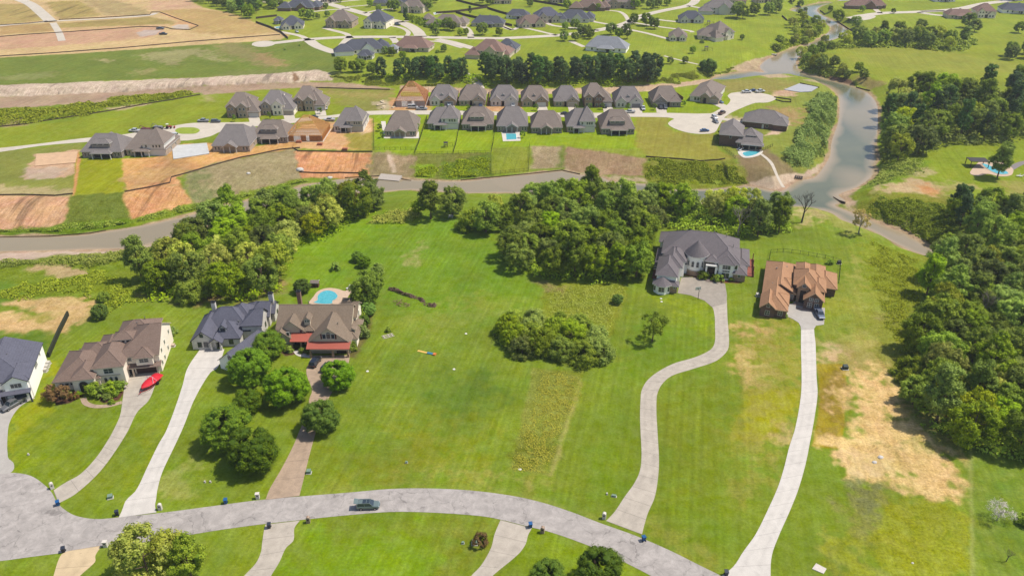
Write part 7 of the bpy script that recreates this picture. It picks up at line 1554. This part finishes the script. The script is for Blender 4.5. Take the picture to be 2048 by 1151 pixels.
# play sets
def playset(px,py,head,label,s=1):
    p=at(px,py); r=empty('play_set',p,R(head),label,'play set'); r.scale=(s,s,s); m_=MB(); 
    for x in (-2,0):
        for y in (-.8,.8): m_.box(x-.07,y-.07,0,x+.07,y+.07,2.6)
    m_.box(-2,-.8,1.2,0,.8,1.3); m_.tube((0,0,2.4),(3,0,2.4),.07,.07,6); m_.tube((3,0,2.4),(3.2,-1,0),.06,.06,6); m_.tube((3,0,2.4),(3.2,1,0),.06,.06,6); m_.build('timber_frame',M_WOODD,r)
    m_=MB(); m_.face([(-2.2,-1,2.5),(.2,-1,2.5),(.2,0,3.4),(-2.2,0,3.4)]); m_.face([(-2.2,1,2.5),(-2.2,0,3.4),(.2,0,3.4),(.2,1,2.5)]); m_.build('canopy',M_BLACKM,r)
    m_=MB(); m_.face([(-2.1,-.3,1.25),(-2.1,.3,1.25),(-4,.3,.1),(-4,-.3,.1)]); m_.build('slide',mat('green_slide',(60,110,60),.4),r)
    for x in (1,2): m_=MB(); m_.tube((x-.2,0,2.4),(x-.2,0,.6),.015,.015,4); m_.tube((x+.2,0,2.4),(x+.2,0,.6),.015,.015,4); m_.box(x-.25,-.1,.55,x+.25,.1,.6); m_.build('swing',M_BLACKM,r)
playset(895,294,10,'dark play set in a fenced back row yard',.8); playset(1415,102,0,'far play set between small trees on the field'); playset(1419,50,0,'far play set beside the white gabled house')
# docks and bulkheads
def dock(pts,label,w=2.2,z=ZW+.8,m=None):
    P=[ray(x,y,z) for x,y in pts]; r=empty('dock',(*P[0],z),0,label,'dock'); m_=MB(); a=Vector((*P[0],0)); b=Vector((*P[1],0)); d=(b-a); L_=d.length; r.rotation_euler=(0,0,math.atan2(d.y,d.x)); m_.box(0,-w/2,-.12,L_,w/2,0); m_.build('deck',m or mat('grey_deck_boards',(170,160,150)),r)
    for x in (.2,L_*.5,L_-.2):
        for sg in (-1,1): q=MB(); q.box(x-.1,sg*w/2-.1,-2.4,x+.1,sg*w/2+.1,.3); q.build('pile',M_WOODD,r)
dock([(1533,107),(1554,109)],'grey wooden dock on the left bank of the upper river',3); dock([(1436,145),(1452,142)],'small wooden dock beside the round tree'); dock([(1582,14),(1600,12)],'wooden dock at the very top of the river',3)
def wallseg(name,pts,h,t,m,label,cat,posts=0,pm=None,px=True,group=None,zb=None):
    P=[Vector((*(at(x,y)[:2] if px else (x,y)),0)) for x,y in pts]; Q=[]
    for a,b in zip(P,P[1:]):
        n=max(1,int((b-a).length/3)); Q+= [a.lerp(b,i/n) for i in range(n)]
    Q.append(P[-1]); zs=hgt(np.array([q.x for q in Q]),np.array([q.y for q in Q])) if zb is None else [zb]*len(Q); c=Q[0]; r=empty(name,(c.x,c.y,zs[0]),0,label,cat,group); m_=MB(); pst=MB(); z0=zs[0]
    T=[(Q[min(i+1,len(Q)-1)]-Q[max(i-1,0)]).normalized() for i in range(len(Q))]; rings=[]
    for q,t_,z in zip(Q,T,zs):
        n=Vector((-t_.y,t_.x,0))*t/2; a=q-c+n; b=q-c-n; rings.append([m_.pt((a.x,a.y,z-z0-.15)),m_.pt((a.x,a.y,z-z0+h)),m_.pt((b.x,b.y,z-z0+h)),m_.pt((b.x,b.y,z-z0-.15))])
    for a,b in zip(rings,rings[1:]):
        for i in range(4): m_.f.append([a[i],b[i],b[(i+1)%4],a[(i+1)%4]]); m_.m.append(0)
    for g in (rings[0],rings[-1][::-1]): m_.f.append(g); m_.m.append(0)
    m_.build('fence_panel' if 'fence' in name else 'wall_face',m,r)
    if posts:
        for q,z in list(zip(Q,zs))[::posts]:
            pst.box(q.x-c.x-.06,q.y-c.y-.06,z-z0-.1,q.x-c.x+.06,q.y-c.y+.06,z-z0+h+.12)
        o=pst.build('fence_posts',pm or m,r)
    return r
M_SILT=mat('black_silt_fabric',(98,80,66),.8,var=.25,scale=2); M_FWOOD=mat('dark_fence_wood',(92,74,64),.9,var=.2,scale=1)
for pts,l in [([(0,74),(60,69),(130,65),(200,60),(280,54),(330,55),(345,59),(380,60),(397,52),(355,38),(320,25)],'long silt fence winding over the bare development'),([(320,25),(303,25),(300,30),(200,36),(118,40)],'silt fence along the upper bare road'),([(0,51),(60,47),(95,43)],'short silt fence left of the pale concrete strip'),([(-30,115),(100,107),(250,96),(380,84),(480,76),(560,70)],'dark fence between bare dirt and the green field'),
 ([(-20,256),(40,250),(130,236),(220,222),(300,207),(345,200),(400,190)],'black silt fence below the willow band'),([(632,176),(700,178),(780,180)],'black silt fence left of the brown timber frame'),([(-20,391),(50,390),(110,392),(146,388)],'silt fence above the lower left dirt slope'),([(250,384),(300,375),(340,366),(343,355),(380,345),(430,330),(480,316),(512,310),(560,300),(600,296)],'silt fence zigzagging above the furrowed dirt slope'),
 ([(585,296),(597,303),(680,304),(745,304)],'silt fence on top of the orange bank'),([(599,345),(680,346),(722,347)],'silt fence at the foot of the orange bank'),([(1292,314),(1350,318),(1400,323),(1450,318)],'dark fence above the river scrub'),([(1551,200),(1565,204),(1582,205),(1582,200),(1548,195)],'black silt fence at the end of the far cul de sac'),([(1638,176),(1600,167)],'dark fence behind the pale slab'),([(690,356),(765,352),(822,362)],'black edging along the inner river shore'),([(0,475),(100,473),(180,467),(212,461)],'dark edging along the lower left river shore'),
 ([(1160,349),(1124,341),(1069,347),(922,361)],'dark edging below the fenced yards at the river')]:
    wallseg('silt_fence',pts,.6 if 'edging' not in l else .4,.12,M_SILT,l,'fence',3,M_WOODD)
wallseg('screen_fence',[(137,630),(118,668),(98,714)],1.5,.5,mat('black_screen_hedge',(52,56,36),.9,var=.4,scale=3),'long dark hedge like fence behind the left houses','fence')
for pts,h,l in [([(912,2),(947,11),(975,16),(912,25),(872,28)],1.8,'dark board fence with a sharp corner at the top centre'),([(975,18),(1000,26),(1030,34)],1.8,'dark board fence right of the sharp cornered one'),([(912,26),(930,32),(970,41),(1024,53)],1.8,'dark board fence behind the charcoal roofed houses'),([(1046,0),(1100,9),(1159,19)],1.8,'dark board fence at the top centre lawn'),([(512,46),(540,56),(562,66),(576,78)],1.6,'dark fence left of the far cream house'),([(512,38),(554,33)],1.6,'dark fence behind the upper left pavilion'),([(1676,45),(1690,54),(1706,63)],.8,'dark bulkhead on the upper river bank'),([(1564,33),(1574,42)],1.2,'short dark wall on the upper left river bank'),([(1666,397),(1690,408)],.9,'dark timber bulkhead on the sandy point'),([(1712,175),(1740,182)],.6,'dark timber edging on the right bank'),([(1640,22),(1650,30)],.8,'dark retaining edge at the top of the river')]:
    wallseg('board_fence' if 'fence' in l else 'retaining_wall',pts,h,.25,M_FWOOD,l,'fence' if 'fence' in l else 'retaining wall',zb=None)
# hedge of the far taupe roofed house
_hp=[at(x,y)[:2] for x,y in [(812,40),(822,32),(850,40),(872,50),(868,60),(835,50)]]
SCR('hedge','long dark hedge beside the far taupe roofed house','hedge',[(810,40),(816,34),(850,42),(874,54),(870,60),(840,52)],5000,3,.6,LF_WOOD,71,lump=4,fall=.8)
# open metal fences
def railfence(pts,h,label,px=True):
    P=[Vector((*(at(x,y)[:2]),0)) for x,y in pts]; Q=[]
    for a,b in zip(P,P[1:]):
        n=max(1,round((b-a).length/2.4)); Q+=[a.lerp(b,i/n) for i in range(n)]
    Q.append(P[-1]); zs=hgt(np.array([q.x for q in Q]),np.array([q.y for q in Q])); c=Q[0]; r=empty('metal_fence',(c.x,c.y,zs[0]),0,label,'fence'); ra=MB(); po=MB(); z0=zs[0]
    for i in range(len(Q)-1):
        a=Q[i]-c; b=Q[i+1]-c; a.z=zs[i]-z0; b.z=zs[i+1]-z0
        for zz in (.25,h-.1): ra.tube(a+Vector((0,0,zz)),b+Vector((0,0,zz)),.035,.035,4)
        for k in range(1,8): q=a.lerp(b,k/8); ra.tube(q+Vector((0,0,.15)),q+Vector((0,0,h)),.014,.014,3)
    ra.build('railing',M_BLACKM,r)
    for q,z in zip(Q,zs):
        po=MB(); po.box(q.x-c.x-.05,q.y-c.y-.05,z-z0-.1,q.x-c.x+.05,q.y-c.y+.05,z-z0+h+.06); po.build('post',M_BLACKM,r)
for pts,h,l in [([(1532,548),(1536,530),(1541,506),(1566,504),(1600,508),(1650,517),(1681,526),(1677,566)],1.5,'black metal fence round the orange roofed house back yard'),([(747,241),(748,300),(833,300)],1.5,'metal fence left of the first back row pool yard'),([(854,236),(837,288),(829,309)],1.6,'metal fence between pool yard and playset yard'),([(922,236),(912,288),(906,308)],1.6,'metal fence right of the playset yard'),([(992,240),(986,288),(982,308),(982,348)],1.6,'metal fence left of the square pool yard'),([(829,309),(906,308),(982,307)],1.4,'metal fence along the back of the playset yards'),([(982,349),(1020,345),(1057,342),(1059,290)],1.4,'metal fence round the lower square pool yard'),([(1430,286),(1450,300),(1470,318)],1.5,'metal fence left of the kidney pool'),([(1515,306),(1530,300),(1545,293)],1.5,'metal fence right of the kidney pool')]: railfence(pts,h,l)
for x,y0,y1,l in ((853,205,224,'wood fence left of the first front row house'),(914,207,224,'wood fence between first and second front row houses'),(976,208,224,'wood fence between second and third front row houses')):
    wallseg('wood_fence',[(x+4,y0-24),(x-1,y0+4)],1.7,.12,mat('brown_fence_boards',(140,104,80),.9,var=.2),l,'fence')
wallseg('wood_fence',[(1336,180),(1352,190),(1366,200)],1.7,.12,mat('brown_fence_boards',(140,104,80)),'wood fence left of the long cul de sac house','fence')
# fallen brush, debris, broken slab
SCR('brush_pile','row of dead brown brush lying on the lawn','brush pile',[(780,573),(800,578),(815,586),(835,590),(850,600),(874,608),(870,616),(850,610),(838,600),(815,592),(800,586),(778,578)],2600,1.0,.2,leaf_mat('dead_brush',(74,54,46),(130,100,84),trans=0),61,lump=2,fall=.7)
SCR('brush_pile','small scattered dead brush below the long brush row','brush pile',[(780,600),(806,598),(826,608),(820,618),(800,614)],350,.5,.18,leaf_mat('dead_brush_b',(84,64,52),(140,112,92),trans=0),62,lump=1,fall=.8)
p=at(780,358); m_=MB(); m_.box(-5,-2,-.5,5,2.2,.6); o=m_.build('broken_slab',mat('old_concrete',(196,184,172),.9)); o.location=(p.x,p.y,p.z+.3); o.rotation_euler=(.25,0,-.25); tag(o,'tilted grey concrete slab on the inner river shore','concrete slab')
rr=random.Random(4)
for i in range(9):
    x,y=rr.uniform(757,792),rr.uniform(202,217); p=at(x,y); m_=MB(); 
    for k in range(rr.randint(2,4)): m_.box(-1.4,-.6,.25*k,1.4+rr.uniform(-.4,.4),.6,.25*k+.22)
    o=m_.build('lumber_stack',mat('pale_lumber',(226,206,172),.9,var=.15)); o.location=p; o.rotation_euler=(0,0,rr.uniform(0,3)); tag(o,'pale building board stack beside the brown timber frame','lumber stack','building board stacks beside the brown frame')
for i,(x,y) in enumerate(((690,300),(598,285),(640,290),(722,238),(1448,250))):
    p=at(x,y); m_=MB(); m_.box(-1.2,-.9,0,1.2,.9,.9); m_.box(-1.0,-.7,.902,1.0,.7,1.1); o=m_.build('brick_pallet',mat('pallet_bricks',(190,120,88),.9,var=.2)); o.location=p; tag(o,'pallet of bricks on bare dirt near the new houses','brick pallet','brick pallets near the new houses')
